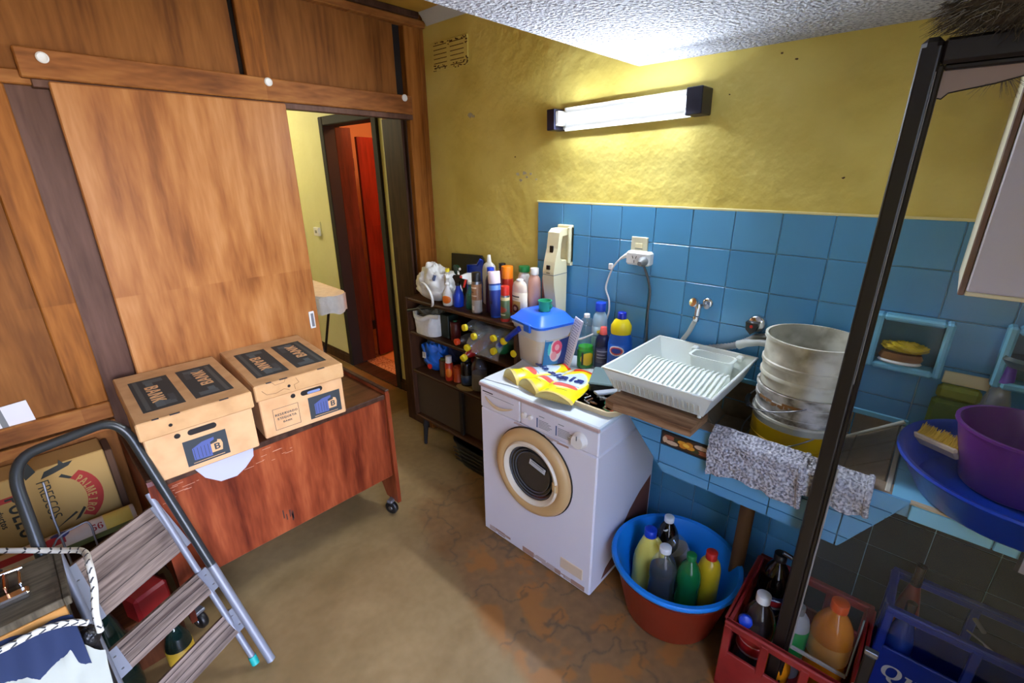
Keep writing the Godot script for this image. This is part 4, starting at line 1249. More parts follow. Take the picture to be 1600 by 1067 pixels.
	bottle("cream_bottle", "big cream shampoo bottle with orange flower label beside the red-capped can", Vector3(0.875, T, 0.185), 0.222, 0.044, "soap", mat("cream_body", c8(236, 214, 190), 0.35), M.white_plastic, {"cap_h": 0.03, "sz": 0.6, "cap_r": 0.4, "label": print_mat("flower_label", 128, 96, c8(238, 224, 196), [["r", 0.58, 0.34, 0.26, 0.64, c8(206, 158, 84)], ["e", 0.72, 0.62, 0.08, 0.16, c8(110, 40, 34)], ["e", 0.72, 0.62, 0.04, 0.08, c8(226, 190, 170)], ["r", 0.6, 0.14, 0.22, 0.06, c8(60, 54, 50)], ["r", 0.62, 0.25, 0.18, 0.02, c8(120, 110, 100)]]), "la": 0.04, "lb": 0.64}, "shampoo bottle")
	var pinkm := mat("pink_body", c8(228, 178, 158), 0.35)
	bottle("lotion_bottle", "pink lotion bottle with frosted cap, right behind the cream shampoo bottle", Vector3(0.915, T, 0.12), 0.25, 0.036, "soap", pinkm, mat("frost_cap", c8(222, 220, 214), 0.4), {"cap_h": 0.13, "cap_r": 0.6, "sz": 0.7}, "lotion bottle")
	bottle("lotion_bottle", "tall pink lotion bottle half hidden by the cream hand vacuum", Vector3(0.948, T, 0.055), 0.262, 0.033, "soap", pinkm, M.frost_cap, {"cap_h": 0.13, "cap_r": 0.6, "sz": 0.7}, "lotion bottle")
	bottle("white_jar_bottle", "white bottle with green screw lid at the back behind the orange-capped can", Vector3(0.79, T, 0.055), 0.238, 0.036, "soap", M.white_plastic, M.green_plastic, {"cap_h": 0.12, "cap_r": 0.8, "sz": 0.8})
	# second shelf
	var S := 0.791
	var sk := thing("cloth_sack", "dirty white cloth sack stuffed with scraps on the second shelf", "sack", Vector3(0.2, S, 0.225))
	part(sk, "sack_body", sheet(36, 14, func(u, v):
		var a: float = u * TAU
		var k: float = 1.0 + 0.1 * sin(a * 5 + v * 4) * v
		return Vector3(0.098 * spow(cos(a), 0.6) * k, 0.125 * v + 0.012 * sin(a * 3) * v, 0.07 * spow(sin(a), 0.6) * k), 0.0025, Vector3.UP), M.cloth_white)
	part(sk, "rolled_mouth", tube(smooth_path([Vector3(-0.09, 0.125, 0.05), Vector3(-0.04, 0.1, 0.078), Vector3(0.02, 0.105, 0.08), Vector3(0.08, 0.13, 0.07), Vector3(0.15, 0.135, 0.06)], 6), 0.012, 8), M.cloth_white)
	part(sk, "scraps", bag_mesh(0.085, 0.035, 0.055, 0.7, 12), mat("scrap_grey", c8(92, 90, 78), 0.9), Vector3(0, 0.09, 0))
	one("dark_stick", "dark metal bar lying across the top of the cloth sack", "bar", tube([Vector3(0, 0, 0), Vector3(0.13, 0.035, -0.03), Vector3(0.25, 0.055, -0.06)], 0.008, 8), M.black_plastic, Vector3(0.09, 0.925, 0.31))
	one("dark_box", "dark green upright box between the cloth sack and the labelled tin", "box", bbox(0.07, 0.14, 0.08, 0.004), mat("box_dark_green", c8(18, 34, 28), 0.5), Vector3(0.34, S, 0.2))
	bottle("labelled_tin", "tin with green top and white printed label on the second shelf", Vector3(0.412, S, 0.22), 0.125, 0.03, "tin", mat("tin_red", c8(84, 24, 22), 0.4), mat("tin_green", c8(24, 96, 50), 0.4), {"cap_r": 0.4, "cap_h": 0.07, "label": print_mat("tin_label", 64, 64, c8(84, 24, 22), [["r", 0.2, 0.05, 0.4, 0.9, c8(206, 200, 192)], ["r", 0.23, 0.2, 0.34, 0.05, c8(100, 96, 96)], ["r", 0.23, 0.36, 0.34, 0.05, c8(100, 96, 96)], ["r", 0.23, 0.52, 0.34, 0.05, c8(100, 96, 96)], ["r", 0.23, 0.7, 0.2, 0.05, c8(100, 96, 96)]]), "la": 0.05, "lb": 0.82, "lr": 0.97, "turn": -20.0}, "tin")
	# heap of clear drink bottles lying with their caps to the front
	var caps := [[0.614, 0.915, 0.018, "top left bottle of the clear heap, yellow cap, beside the labelled tin"], [0.690, 0.900, 0.030, "clear bottle second from the left in the heap with a faded yellow cap"], [0.804, 0.925, 0.008, "top right clear bottle of the heap with a bright yellow cap"], [0.861, 0.897, 0.0, "clear bottle with yellow cap nearest the blue bucket handle"], [0.797, 0.846, 0.014, "clear bottle with yellow cap low in the middle of the heap"], [0.628, 0.846, 0.046, "crumpled clear bottle with pale yellow cap hanging out at the left of the heap"], [0.905, 0.846, -0.006, "clear bottle with yellow cap lowest at the right beside the bucket"]]
	for i in caps.size():
		var c: Array = caps[i]
		var g := i == 4 or i == 6
		bottle("drink_bottle", c[3], Vector3(c[0] + 0.01, c[1], 0.315 + c[2] - 0.25), 0.25, 0.036, "pet", M.pet_green if g else M.pet, M.yellow_cap, {"tilt": Vector3(86 + (i % 3) * 3, -4 + i * 1.5, 0), "cap_r": 0.5, "cap_h": 0.07, "group": "empty drink bottles heaped on the second shelf"})
	bottle("drink_bottle", "clear bottle with orange-red cap lying below the left of the heap", Vector3(0.562, 0.826, 0.08), 0.25, 0.033, "pet", M.pet, mat("cap_redorange", c8(228, 76, 34), 0.4), {"tilt": Vector3(88, -6, 0), "cap_r": 0.55, "cap_h": 0.08})
	bottle("drink_bottle", "red-necked bottle with yellow cap drooping over the second shelf edge", Vector3(0.62, 0.835, 0.14), 0.235, 0.03, "pet", mat("pet_red", c8(150, 30, 28), 0.2), M.yellow_cap, {"tilt": Vector3(104, 4, 0), "cap_r": 0.6, "cap_h": 0.1})
	part(thing("clear_bag", "clear plastic bag wrapped loosely round the heap of drink bottles", "bag", Vector3(0.73, S + 0.002, 0.215)), "bag_film", sheet(30, 12, func(u, v):
		var n := sin(u * 31.0) * 0.006 + sin(u * 13.0 + v * 9.0) * 0.008
		return Vector3(-0.12 + 0.24 * u, 0.01 + 0.13 * sin(v * PI * 0.55) + n, 0.105 - 0.10 * v + n), 0.0, Vector3.UP), glassy("bag_clear", c8(226, 230, 226), 0.22, 0.2), Vector3(0, 0, 0))
	# third shelf
	S = 0.536
	var bp := thing("blue_packet", "glossy blue plastic packet with white barcode label on the third shelf", "packet", Vector3(0.2, S, 0.2))
	part(bp, "packet_body", bag_mesh(0.085, 0.1, 0.075, 0.35, 31), mat("packet_blue", c8(26, 98, 190), 0.3))
	part(bp, "barcode_label", card(0.04, 0.036, 0.001), print_mat("barcode", 48, 48, c8(226, 226, 226), [["r", 0.15, 0.1, 0.08, 0.7, c8(60, 60, 66)], ["r", 0.3, 0.1, 0.04, 0.7, c8(60, 60, 66)], ["r", 0.42, 0.1, 0.1, 0.7, c8(60, 60, 66)], ["r", 0.6, 0.1, 0.05, 0.7, c8(60, 60, 66)], ["r", 0.74, 0.1, 0.1, 0.7, c8(60, 60, 66)]]), Vector3(-0.015, 0.12, 0.085), Vector3(-8, -8, 8))
	part(bp, "red_emblem", lathe(pv([0, 0, 0.018, 0, 0.017, 0.003, 0, 0.003]), 14), M.red_plastic, Vector3(0.025, 0.055, 0.078), Vector3(84, 10, 0))
	one("dark_bundle", "dark blue cloth bundle behind the blue packet on the third shelf", "bundle", bag_mesh(0.1, 0.085, 0.06, 0.3, 33), mat("bundle_navy", c8(42, 46, 78), 0.8), Vector3(0.25, S + 0.02, 0.1))
	bottle("brown_jar", "round brown paper-wrapped jar right of the blue packet", Vector3(0.30, S, 0.215), 0.115, 0.04, "tin", mat("jar_brown", c8(98, 62, 32), 0.7), mat("jar_lid", c8(80, 84, 40), 0.5), {"cap_r": 0.8, "cap_h": 0.16}, "jar")
	bottle("medicine_bottle", "small red bottle with white cap and orange label on the third shelf", Vector3(0.372, S, 0.25), 0.142, 0.0235, "can", mat("bottle_red", c8(190, 46, 22), 0.35), M.white_plastic, {"cap_h": 0.3, "cap_r": 0.8, "label": print_mat("orange_dot", 48, 48, c8(196, 48, 22), [["e", 0.25, 0.5, 0.14, 0.3, c8(244, 132, 40)], ["e", 0.75, 0.5, 0.14, 0.3, c8(244, 132, 40)], ["e", 0.25, 0.5, 0.07, 0.18, c8(230, 90, 30)]]), "la": 0.04, "lb": 0.72, "turn": 40.0})
	bottle("orange_tin", "plain orange tin standing right of the small red bottle", Vector3(0.422, S, 0.225), 0.105, 0.03, "tin", mat("tin_orange", c8(188, 72, 28), 0.4), M.tin_orange, {"cap_r": 0.7, "cap_h": 0.05}, "tin")
	bottle("small_vial", "dark little bottle with pale lid behind the orange tin", Vector3(0.40, S, 0.14), 0.17, 0.028, "soap", mat("vial_navy", c8(24, 26, 56), 0.3), M.white_plastic, {"cap_r": 0.5})
	bottle("orange_tin", "orange-red box-like tin at the back of the third shelf", Vector3(0.36, S, 0.08), 0.21, 0.04, "tin", mat("tin_orange_red", c8(170, 52, 28), 0.4), M.tin_orange, {"cap_r": 0.7, "cap_h": 0.05}, "tin")
	bottle("black_jar", "dark glass jar with patterned label on the third shelf", Vector3(0.50, S, 0.225), 0.17, 0.035, "soap", mat("jar_black", c8(28, 26, 26), 0.2), M.black_plastic, {"cap_r": 0.75, "cap_h": 0.1, "label": print_mat("jar_label", 48, 32, c8(60, 72, 84), [["e", 0.3, 0.5, 0.12, 0.3, c8(30, 60, 100)], ["r", 0.5, 0.2, 0.2, 0.2, c8(150, 140, 110)], ["e", 0.8, 0.5, 0.12, 0.3, c8(30, 60, 100)]]), "la": 0.06, "lb": 0.4}, "jar")
	bottle("clear_jug", "large clear bottle with grey liquid next to the washing machine", Vector3(0.60, S, 0.22), 0.21, 0.046, "pet", M.pet, M.white_plastic, {"liquid": mat("grey_liquid", c8(96, 92, 92), 0.3), "level": 0.5})
	bottle("clear_jug", "clear crushed bottle with white cap lying on the third shelf by the machine corner", Vector3(0.86, S + 0.05, 0.08), 0.26, 0.045, "pet", M.pet, M.white_plastic, {"tilt": Vector3(80, -24, 0)})
	one("sawdust_spill", "pale sawdust spilled on the third shelf in front of the dark jar", "spill", lathe(pv([0, 0.004, 0.03, 0.003, 0.06, 0.0005, 0.065, 0]), 20, 1.0, 0.55), mat("sawdust", c8(150, 128, 80), 0.95), Vector3(0.52, S, 0.262))


func washer_top_goods() -> void:
	var T := 0.8205
	# detergent tub
	var b := thing("detergent_tub", "translucent square detergent tub with blue lid and blue handle on the washing machine", "tub", Vector3(1.035, T + 0.004, 0.2), -14.0)
	part(b, "tub_body", lathe(pv([0, 0, 0.088, 0, 0.097, 0.008, 0.118, 0.19, 0.124, 0.192, 0.124, 0.206, 0.112, 0.206, 0, 0.206]), 32, 1.0, 0.92, 0.3), mat("tub_frost", c8(196, 200, 212), 0.35))
	part(b, "powder_line", lathe(pv([0.0992, 0.02, 0.1135, 0.145, 0.1125, 0.145, 0.0982, 0.02]), 32, 1.0, 0.92, 0.3), mat("powder", c8(198, 190, 184), 0.5))
	var lid := part(b, "lid", lathe(pv([0, 0.26, 0.07, 0.26, 0.088, 0.255, 0.122, 0.218, 0.13, 0.216, 0.13, 0.205, 0.12, 0.2, 0, 0.2]), 32, 1.0, 0.92, 0.3), mat("lid_blue", c8(44, 106, 226), 0.3))
	part(lid, "clasp", box(Vector3(-0.025, 0.18, 0.112), Vector3(0.025, 0.222, 0.126), 0.004), M.lid_blue, Vector3(0.04, 0, 0))
	part(b, "carry_handle", tube(smooth_path([Vector3(-0.03, 0.178, 0.116), Vector3(-0.09, 0.128, 0.126), Vector3(-0.16, 0.07, 0.132), Vector3(-0.196, 0.045, 0.132)], 4), 0.014, 10, 1.0), mat("handle_blue", c8(16, 50, 168), 0.35))
	part(b, "side_label", card(0.15, 0.15, 0.001), print_mat("tub_label", 96, 96, c8(36, 116, 170), [["r", 0, 0, 1, 0.12, c8(206, 176, 110)], ["r", 0.6, 0.12, 0.4, 0.88, c8(34, 58, 120)], ["e", 0.45, 0.55, 0.24, 0.36, c8(222, 206, 214)], ["e", 0.5, 0.45, 0.2, 0.22, c8(226, 86, 116)], ["e", 0.4, 0.72, 0.12, 0.14, c8(226, 150, 160)], ["e", 0.5, 0.45, 0.09, 0.1, c8(240, 170, 180)], ["e", 0.2, 0.5, 0.06, 0.2, c8(80, 190, 200)]]), Vector3(0.1115, 0.095, 0.0), Vector3(0, 90, -7))
	# cup on top
	var cu := thing("green_cup", "mint green measuring cup standing on the blue lid of the detergent tub", "cup", Vector3(1.055, T + 0.265, 0.21), 20.0)
	part(cu, "cup_wall", lathe(pv([0, 0, 0.027, 0, 0.031, 0.044, 0.033, 0.046, 0.033, 0.05, 0.029, 0.05, 0.025, 0.006, 0, 0.005]), 24), mat("mint", c8(54, 176, 132), 0.35))
	part(cu, "pour_notch", box(Vector3(0.02, 0.012, -0.012), Vector3(0.034, 0.03, 0.012), 0.003), mat("mint_dark", c8(34, 140, 104), 0.4))
	# white sheet over the left of the top
	one("white_sheet", "thin white plastic sheet lying over the left half of the washer top", "sheet", sheet(24, 16, func(u, v):
		var up := 0.05 * exp(-pow((u - 0.02) / 0.16, 2)) * exp(-pow((v - 0.22) / 0.2, 2))
		return Vector3(0.972 + 0.36 * u, T + 0.0035 + up + 0.0012 * sin(u * 14 + v * 9), 0.06 + 0.48 * v - 0.05 * u), 0.002), mat("sheet_white", c8(206, 212, 218), 0.4))
	# perforated white strip leaning on the tub
	var g := thing("perforated_tray", "narrow white perforated drip tray leaning between the blue-lidded tub and green bottle", "tray", Vector3(1.168, T + 0.004, 0.185), 0.0)
	g.rotation_degrees = Vector3(-12, -24, -7)
	part(g, "frame", box(Vector3(-0.036, 0, 0), Vector3(0.036, 0.245, 0.007), 0.003), mat("strip_white", c8(220, 214, 226), 0.4))
	var hole := box(Vector3(-0.004, -0.003, 0.0065), Vector3(0.004, 0.003, 0.0078), 0.0006)
	var hm := mat("hole_grey", c8(146, 144, 170), 0.6)
	for j in 18:
		for i in 4:
			part(g, "hole", hole, hm, Vector3(-0.0195 + i * 0.013, 0.02 + j * 0.0122, 0))
	# bottles at the back
	bottle("dish_soap_bottle", "clear bottle half full of bright green liquid with white cap behind the yellow pouches", Vector3(1.238, T, 0.13), 0.28, 0.038, "soap", M.pet, M.white_plastic, {"sz": 0.8, "cap_r": 0.36, "cap_h": 0.06, "liquid": mat("lime_liquid", c8(34, 176, 26), 0.15), "level": 0.4, "label": print_mat("lemon_label", 96, 48, c8(30, 120, 40), [["e", 0.75, 0.5, 0.16, 0.4, c8(222, 186, 40)], ["r", 0.62, 0.1, 0.05, 0.8, c8(24, 30, 40)], ["r", 0.9, 0.1, 0.06, 0.8, c8(24, 60, 40)]]), "la": 0.05, "lb": 0.33, "turn": 60.0})
	bottle("softener_bottle", "pale translucent bottle with big blue cap behind the green liquid bottle", Vector3(1.268, T, 0.065), 0.305, 0.035, "soap", mat("softener_pale", c8(160, 190, 210), 0.3), M.blue_plastic, {"cap_h": 0.13, "cap_r": 0.68, "sz": 0.8, "label": print_mat("bee_label", 64, 48, c8(170, 196, 210), [["e", 0.75, 0.3, 0.1, 0.14, c8(226, 206, 40)], ["r", 0.7, 0.36, 0.1, 0.05, c8(20, 20, 20)], ["r", 0.6, 0.5, 0.3, 0.1, c8(120, 150, 180)]]), "la": 0.4, "lb": 0.66, "turn": 50.0})
	bottle("stain_bottle", "small navy blue bottle with red and white cap between the green and the blue-yellow bottles", Vector3(1.312, T, 0.10), 0.2, 0.034, "soap", mat("navy_body", c8(20, 24, 64), 0.3), mat("cap_coral", c8(226, 92, 84), 0.4), {"cap_h": 0.17, "cap_r": 0.52, "taper": 0.8, "sz": 0.75, "label": print_mat("navy_label", 64, 48, c8(20, 24, 64), [["r", 0.6, 0.1, 0.3, 0.7, c8(66, 66, 90)], ["r", 0.63, 0.2, 0.24, 0.06, c8(160, 160, 170)], ["r", 0.63, 0.36, 0.2, 0.06, c8(160, 160, 170)], ["r", 0.63, 0.52, 0.22, 0.06, c8(160, 160, 170)]]), "la": 0.1, "lb": 0.6, "turn": 30.0})
	var bl := mat("bleach_blue", c8(18, 92, 196), 0.3)
	var yb := bottle("bleach_bottle", "blue bleach bottle with yellow shoulder, oval labels and dark blue cap by the dish rack", Vector3(1.40, T, 0.1), 0.302, 0.052, "clean", bl, mat("cap_deepblue", c8(20, 40, 170), 0.35), {"cap_h": 0.095, "cap_r": 0.36, "sz": 0.72, "label": print_mat("bleach_label", 128, 96, c8(20, 92, 196), [["r", 0, 0.72, 1, 0.12, c8(206, 196, 150)], ["r", 0, 0.84, 1, 0.16, c8(212, 196, 60)], ["e", 0.7, 0.2, 0.11, 0.16, c8(220, 214, 214)], ["e", 0.7, 0.2, 0.09, 0.12, c8(196, 60, 60)], ["e", 0.7, 0.2, 0.07, 0.08, c8(40, 60, 140)], ["e", 0.84, 0.5, 0.12, 0.18, c8(160, 176, 210)], ["e", 0.84, 0.5, 0.09, 0.13, c8(24, 48, 140)]]), "la": 0.03, "lb": 0.52, "turn": 30.0})
	part(yb, "yellow_shoulder", lathe(pv([0.0425, 0.2, 0.0455, 0.219, 0.0448, 0.24, 0.032, 0.262, 0.0228, 0.27]), 22, 1.0, 0.74), mat("shoulder_yellow", c8(236, 214, 20), 0.35))
	# three squeezed refill pouches
	pouch(Vector3(1.128, T + 0.003, 0.335), 72.0, 0.31, 0.125, 0.055, "yellow refill pouch nearest the detergent tub, leftmost of the three", 1.0)
	pouch(Vector3(1.235, T + 0.003, 0.365), 77.0, 0.29, 0.135, 0.05, "yellow refill pouch lying between the other two yellow pouches", 1.0)
	pouch(Vector3(1.330, T + 0.020, 0.375), 101.0, 0.33, 0.165, 0.034, "yellow refill pouch nearest the beige tray, its lettering fully in view", 1.0)
	# tray with odds and ends
	var ty := thing("odds_tray", "shallow beige tray full of small things on the right front of the washer top", "tray", Vector3(1.487, T, 0.315), 0.0)
	part(ty, "tray_floor", lathe(pv([0, 0, 0.118, 0, 0.124, 0.004, 0.128, 0.022, 0.131, 0.022, 0.131, 0.018, 0.126, 0.0, 0, 0.0]), 36, 0.95, 1.3, 0.35), mat("tray_beige", c8(206, 186, 146), 0.5))
	part(ty, "tray_rim", lathe(pv([0.126, 0.02, 0.134, 0.02, 0.134, 0.025, 0.126, 0.025, 0.126, 0.02]), 36, 0.95, 1.3, 0.35), M.tray_beige)
	var gb := thing("grey_case", "flat grey-green plastic case lying on the beige tray", "case", Vector3(1.455, T + 0.022, 0.265), 24.0)
	part(gb, "case_base", box(Vector3(-0.075, 0, -0.085), Vector3(0.075, 0.03, 0.085), 0.005), mat("case_black", c8(28, 32, 34), 0.4))
	part(gb, "case_lid", box(Vector3(-0.078, 0.031, -0.088), Vector3(0.078, 0.042, 0.088), 0.005), mat("case_grey", c8(106, 128, 130), 0.35))
	one("grey_ruler", "pale grey flat bar lying aslant on the beige tray", "bar", bbox(0.03, 0.01, 0.17, 0.002), mat("bar_grey", c8(160, 166, 178), 0.4), Vector3(1.535, T + 0.052, 0.37), Vector3(-6, -24, 0))
	var tb := thing("turquoise_brush", "turquoise and white plastic clip lying at the front corner of the beige tray", "clip", Vector3(1.568, T + 0.018, 0.41), -36.0)
	part(tb, "clip_arm", extrude(smooth_outline(0.075, 0.011), 0.008), mat("turquoise", c8(60, 196, 196), 0.4), Vector3(0, 0.01, 0), Vector3(-90, 0, 0))
	part(tb, "clip_arm", extrude(smooth_outline(0.07, 0.009), 0.008), mat("teal_green", c8(24, 146, 122), 0.4), Vector3(0.01, 0.006, 0.02), Vector3(-90, 8, 0))
	part(tb, "clip_insert", extrude(smooth_outline(0.05, 0.005), 0.004), M.white_plastic, Vector3(0, 0.016, 0), Vector3(-90, 0, 0))
	one("white_wad", "crumpled white tissue wad at the back right of the beige tray", "tissue", bag_mesh(0.04, 0.02, 0.05, 0.6, 61), M.cloth_white, Vector3(1.575, T + 0.012, 0.33))
	one("black_pouch", "small black fabric pouch between the beige tray and the dish rack", "pouch", bag_mesh(0.045, 0.03, 0.035, 0.4, 62), mat("pouch_black", c8(14, 14, 16), 0.8), Vector3(1.565, T + 0.02, 0.225))
	var js := thing("wire_scraps", "tangle of brown and green wire scraps at the front right of the beige tray", "wire")
	for i in 6:
		var a := i * 1.1
		part(js, "wire", tube(smooth_path([Vector3(1.57 + 0.028 * cos(a), T + 0.02, 0.45 + 0.02 * sin(a)), Vector3(1.57 + 0.02 * cos(a + 1.5), T + 0.026, 0.45 + 0.025 * sin(a + 1.5)), Vector3(1.57 + 0.028 * cos(a + 3), T + 0.02, 0.45 + 0.02 * sin(a + 3))], 5), 0.0035, 6), [M.tin_green, M.jar_brown, M.tin_orange][i % 3])
	var kn := thing("small_tools", "small dark screws and metal bits scattered along the front of the beige tray", "hardware")
	var rng := RandomNumberGenerator.new()
	rng.seed = 9
	for i in 12:
		part(kn, "metal_bit", tube([Vector3.ZERO, Vector3(0.03, 0.003, 0.008)], 0.004, 6), [M.steel, M.black_plastic, M.jar_brown, M.grey_plastic][i % 4], Vector3(1.40 + rng.randf() * 0.10, T + 0.012, 0.37 + rng.randf() * 0.09), Vector3(0, rng.randf() * 180, 0))


func smooth_outline(l: float, w: float) -> Array:
	var o := []
	for i in 8:
		var a := -PI / 2 + PI * i / 7.0
		o.append(Vector2(l / 2 + w * cos(a), w * sin(a)))
	for i in 8:
		var a := PI / 2 + PI * i / 7.0
		o.append(Vector2(-l / 2 + w * cos(a), w * sin(a)))
	return o


# a stand-up refill pouch lying flat: open bottom end towards -x, spout end towards +x
func pouch(at: Vector3, turn: float, l: float, w: float, h: float, label: String, _k: float) -> void:
	var p := thing("refill_pouch", label, "pouch", at, turn, "yellow refill pouches on the washing machine")
	var f := func(u: float, v: float, top: float) -> Vector3:
		var taper := 1.0 - 0.35 * smoothstep(0.55, 1.0, u)
		var thick := h * pow(sin(PI * v), 0.6) * (1.0 - 0.82 * u) * 0.95
		var wob := 0.003 * sin(u * 19 + v * 5)
		return Vector3(-l / 2 + l * u, thick * (1.0 if top > 0 else 0.06) + wob * (1.0 if top > 0 else 0.0) + 0.0015, (v - 0.5) * w * taper)
	var pm := print_mat("pouch_print_%d" % int(l * 1000), 256, 160, c8(242, 224, 20), [
		["r", 0.93, 0.0, 0.07, 1.0, c8(222, 48, 30)], ["e", 0.55, 0.5, 0.33, 0.42, c8(250, 244, 170)], ["e", 0.57, 0.5, 0.29, 0.36, c8(206, 224, 240)],
		["r", 0.0, 0.0, 0.06, 1.0, c8(214, 190, 110)], ["e", 0.34, 0.5, 0.075, 0.34, c8(226, 96, 84)], ["r", 0.4, 0.16, 0.02, 0.68, c8(150, 160, 190)], ["e", 0.14, 0.2, 0.03, 0.05, c8(90, 160, 40)], ["r", 0.18, 0.4, 0.015, 0.3, c8(120, 110, 40)]], 0.3)
	part(p, "pouch_front", sheet(24, 16, func(u, v): return f.call(u, v, 1.0), 0.0), pm)
	part(p, "pouch_back", sheet(24, 10, func(u, v): return f.call(u, v, -1.0), 0.0, Vector3.DOWN), mat("pouch_silver", c8(206, 180, 96), 0.4))
	part(p, "gusset", sheet(14, 4, func(u, v):
		var a := f.call(0.0, u, 1.0) as Vector3
		return Vector3(-l / 2 + 0.012 * sin(PI * v) * sin(PI * u), a.y * v, a.z), 0.0, Vector3.LEFT), mat("gusset_beige", c8(206, 190, 120), 0.45))
	var navy: Material = mat("letter_navy", c8(20, 44, 120), 0.4) if not M.has("letter_navy") else M.letter_navy
	var tilt := atan2(h * 0.75, l)
	letters(p, "ala", w * 0.29, navy, Transform3D(Basis(Vector3(0, 0, 1), Vector3(cos(tilt), -sin(tilt), 0), Vector3(sin(tilt), cos(tilt), 0)), Vector3(-l / 2 + l * 0.56, h * (1.0 - 0.82 * 0.54) * 0.95 + 0.004, 0.0)), false, true, 1.25, 0.002)


func rack_and_buckets() -> void:
	# weathered board on the sink rim
	var poly := [Vector2(-0.16, -0.07), Vector2(-0.05, -0.062), Vector2(0.04, -0.058), Vector2(0.158, -0.066), Vector2(0.156, 0.07), Vector2(0.07, 0.074), Vector2(-0.03, 0.071), Vector2(-0.12, 0.078), Vector2(-0.158, 0.066)]
	var st := begin()
	add_extrude(st, poly, 0.028, Transform3D(Basis(Vector3.RIGHT, PI / 2), Vector3(0, 0.014, 0)))
	one("wooden_board", "short weathered wooden board lying on the sink rim under the dish rack", "board", st.commit(), M.old_wood, Vector3(1.76, 0.9035, 0.475))
	# dish rack
	var r := thing("dish_rack", "white plastic dish drainer with plate ribs and cutlery cup on the sink", "dish rack", Vector3(1.755, 0.944, 0.27))
	var wp := mat("rack_white", c8(226, 232, 226), 0.35)
	var tray := begin()
	# open tray with flared walls
	var lo := [Vector3(-0.165, 0, -0.19), Vector3(0.165, 0, -0.19), Vector3(0.165, 0, 0.195), Vector3(-0.165, 0, 0.195)]
	var hi := [Vector3(-0.195, 0.088, -0.222), Vector3(0.195, 0.088, -0.222), Vector3(0.198, 0.088, 0.235), Vector3(-0.195, 0.088, 0.235)]
	for i in 4:
		var j := (i + 1) % 4
		var out: Vector3 = (hi[i] + hi[j]) / 2 - Vector3(0, 0.088, 0)
		quad(tray, lo[i], lo[j], hi[j], hi[i], out)
		var k := Vector3(0.975, 1, 0.975)
		quad(tray, (lo[i] * k) + Vector3(0, 0.003, 0), (lo[j] * k) + Vector3(0, 0.003, 0), hi[j] * k, hi[i] * k, -out)
		quad(tray, hi[i], hi[j], hi[j] * k, hi[i] * k, Vector3.UP)
	quad(tray, lo[0], lo[1], lo[2], lo[3], Vector3.DOWN)
	quad(tray, lo[0] + Vector3(0, 0.003, 0), lo[1] + Vector3(0, 0.003, 0), lo[2] + Vector3(0, 0.003, 0), lo[3] + Vector3(0, 0.003, 0), Vector3.UP)
	part(r, "tray", tray.commit(), wp)
	part(r, "rim", tube([hi[0], hi[1], hi[2], hi[3], hi[0]], 0.006, 8, 0.7), wp)
	# sloped step with the ribs between which the plates stand
	part(r, "rib_step", extrude(pv([-0.068, 0.003, -0.055, 0.055, -0.03, 0.058, 0.11, 0.024, 0.17, 0.005, 0.17, 0.003]), 0.315), wp, Vector3(0, 0, 0), Vector3(0, -90, 0))
	for i in 18:
		part(r, "rib", extrude(pv([-0.072, 0.004, -0.06, 0.060, -0.028, 0.065, 0.11, 0.033, 0.172, 0.012, 0.172, 0.004]), 0.0055), wp, Vector3(-0.1515 + i * 0.0178, 0, 0), Vector3(0, -90, 0))
	var grey := mat("rack_slot", c8(196, 198, 184), 0.6)
	for i in 19:
		part(r, "drain_slot", box(Vector3(-0.16 + i * 0.0175, 0.02, 0.0), Vector3(-0.153 + i * 0.0175, 0.062, 0.0015), 0.0005), grey, Vector3(0, -0.003, 0.206), Vector3(24, 0, 0))
		part(r, "drain_hole", box(Vector3(-0.158 + i * 0.0175, 0.0028, 0.172), Vector3(-0.15 + i * 0.0175, 0.0042, 0.188), 0.0003), grey)
	# cutlery cup at the back right
	part(r, "cutlery_cup", lathe(pv([0, 0.004, 0.07, 0.004, 0.078, 0.072, 0.084, 0.075, 0.084, 0.08, 0.074, 0.08, 0.066, 0.01, 0, 0.008]), 32, 1.0, 0.52, 0.4), wp, Vector3(0.055, 0, -0.155))
	for s in [-1.0, 1.0]:
		part(r, "cup_hook", box(Vector3(-0.012, 0.068, -0.03), Vector3(0.012, 0.088, 0.0), 0.004), wp, Vector3(0.055 + s * 0.086, 0, -0.185))
	for p in [[-0.15, -0.17], [0.15, -0.17], [0.15, 0.185], [-0.15, 0.185]]:
		part(r, "foot", cyl(0.007, 0.012, 10), wp, Vector3(p[0], -0.012, p[1]))
	# nested buckets, lowest first
	var cx := 2.137
	var cz := 0.185
	var white := tri_mat("bucket_white", noise_tex([c8(150, 146, 128), c8(206, 206, 192), c8(216, 216, 204)], 0.015, 81, 5, 256, 1.7), 1.6, 0.5)
	var dirty := tri_mat("bucket_dirty", noise_tex([c8(96, 90, 80), c8(170, 168, 160), c8(206, 204, 200)], 0.03, 82, 5, 256, 1.9), 2.0, 0.6)
	var yellow := mat("bucket_yellow", c8(206, 160, 14), 0.4)
	var b0 := thing("bucket", "yellow plastic bucket at the bottom of the nested bucket stack in the sink", "bucket", Vector3(cx, 0.760, cz), 0, "nested buckets in the sink")
	part(b0, "bucket_wall", lathe(pv([0, 0, 0.122, 0, 0.126, 0.02, 0.131, 0.05, 0.134, 0.051, 0.134, 0.057, 0.131, 0.058, 0.133, 0.085, 0.136, 0.086, 0.136, 0.092, 0.134, 0.093, 0.137, 0.143, 0.133, 0.145, 0.124, 0.02, 0, 0.005]), 40), yellow)
	var b1 := thing("bucket", "white bucket with wide smooth rim just above the yellow bucket in the stack", "bucket", Vector3(cx, 0.785, cz), 0, "nested buckets in the sink")
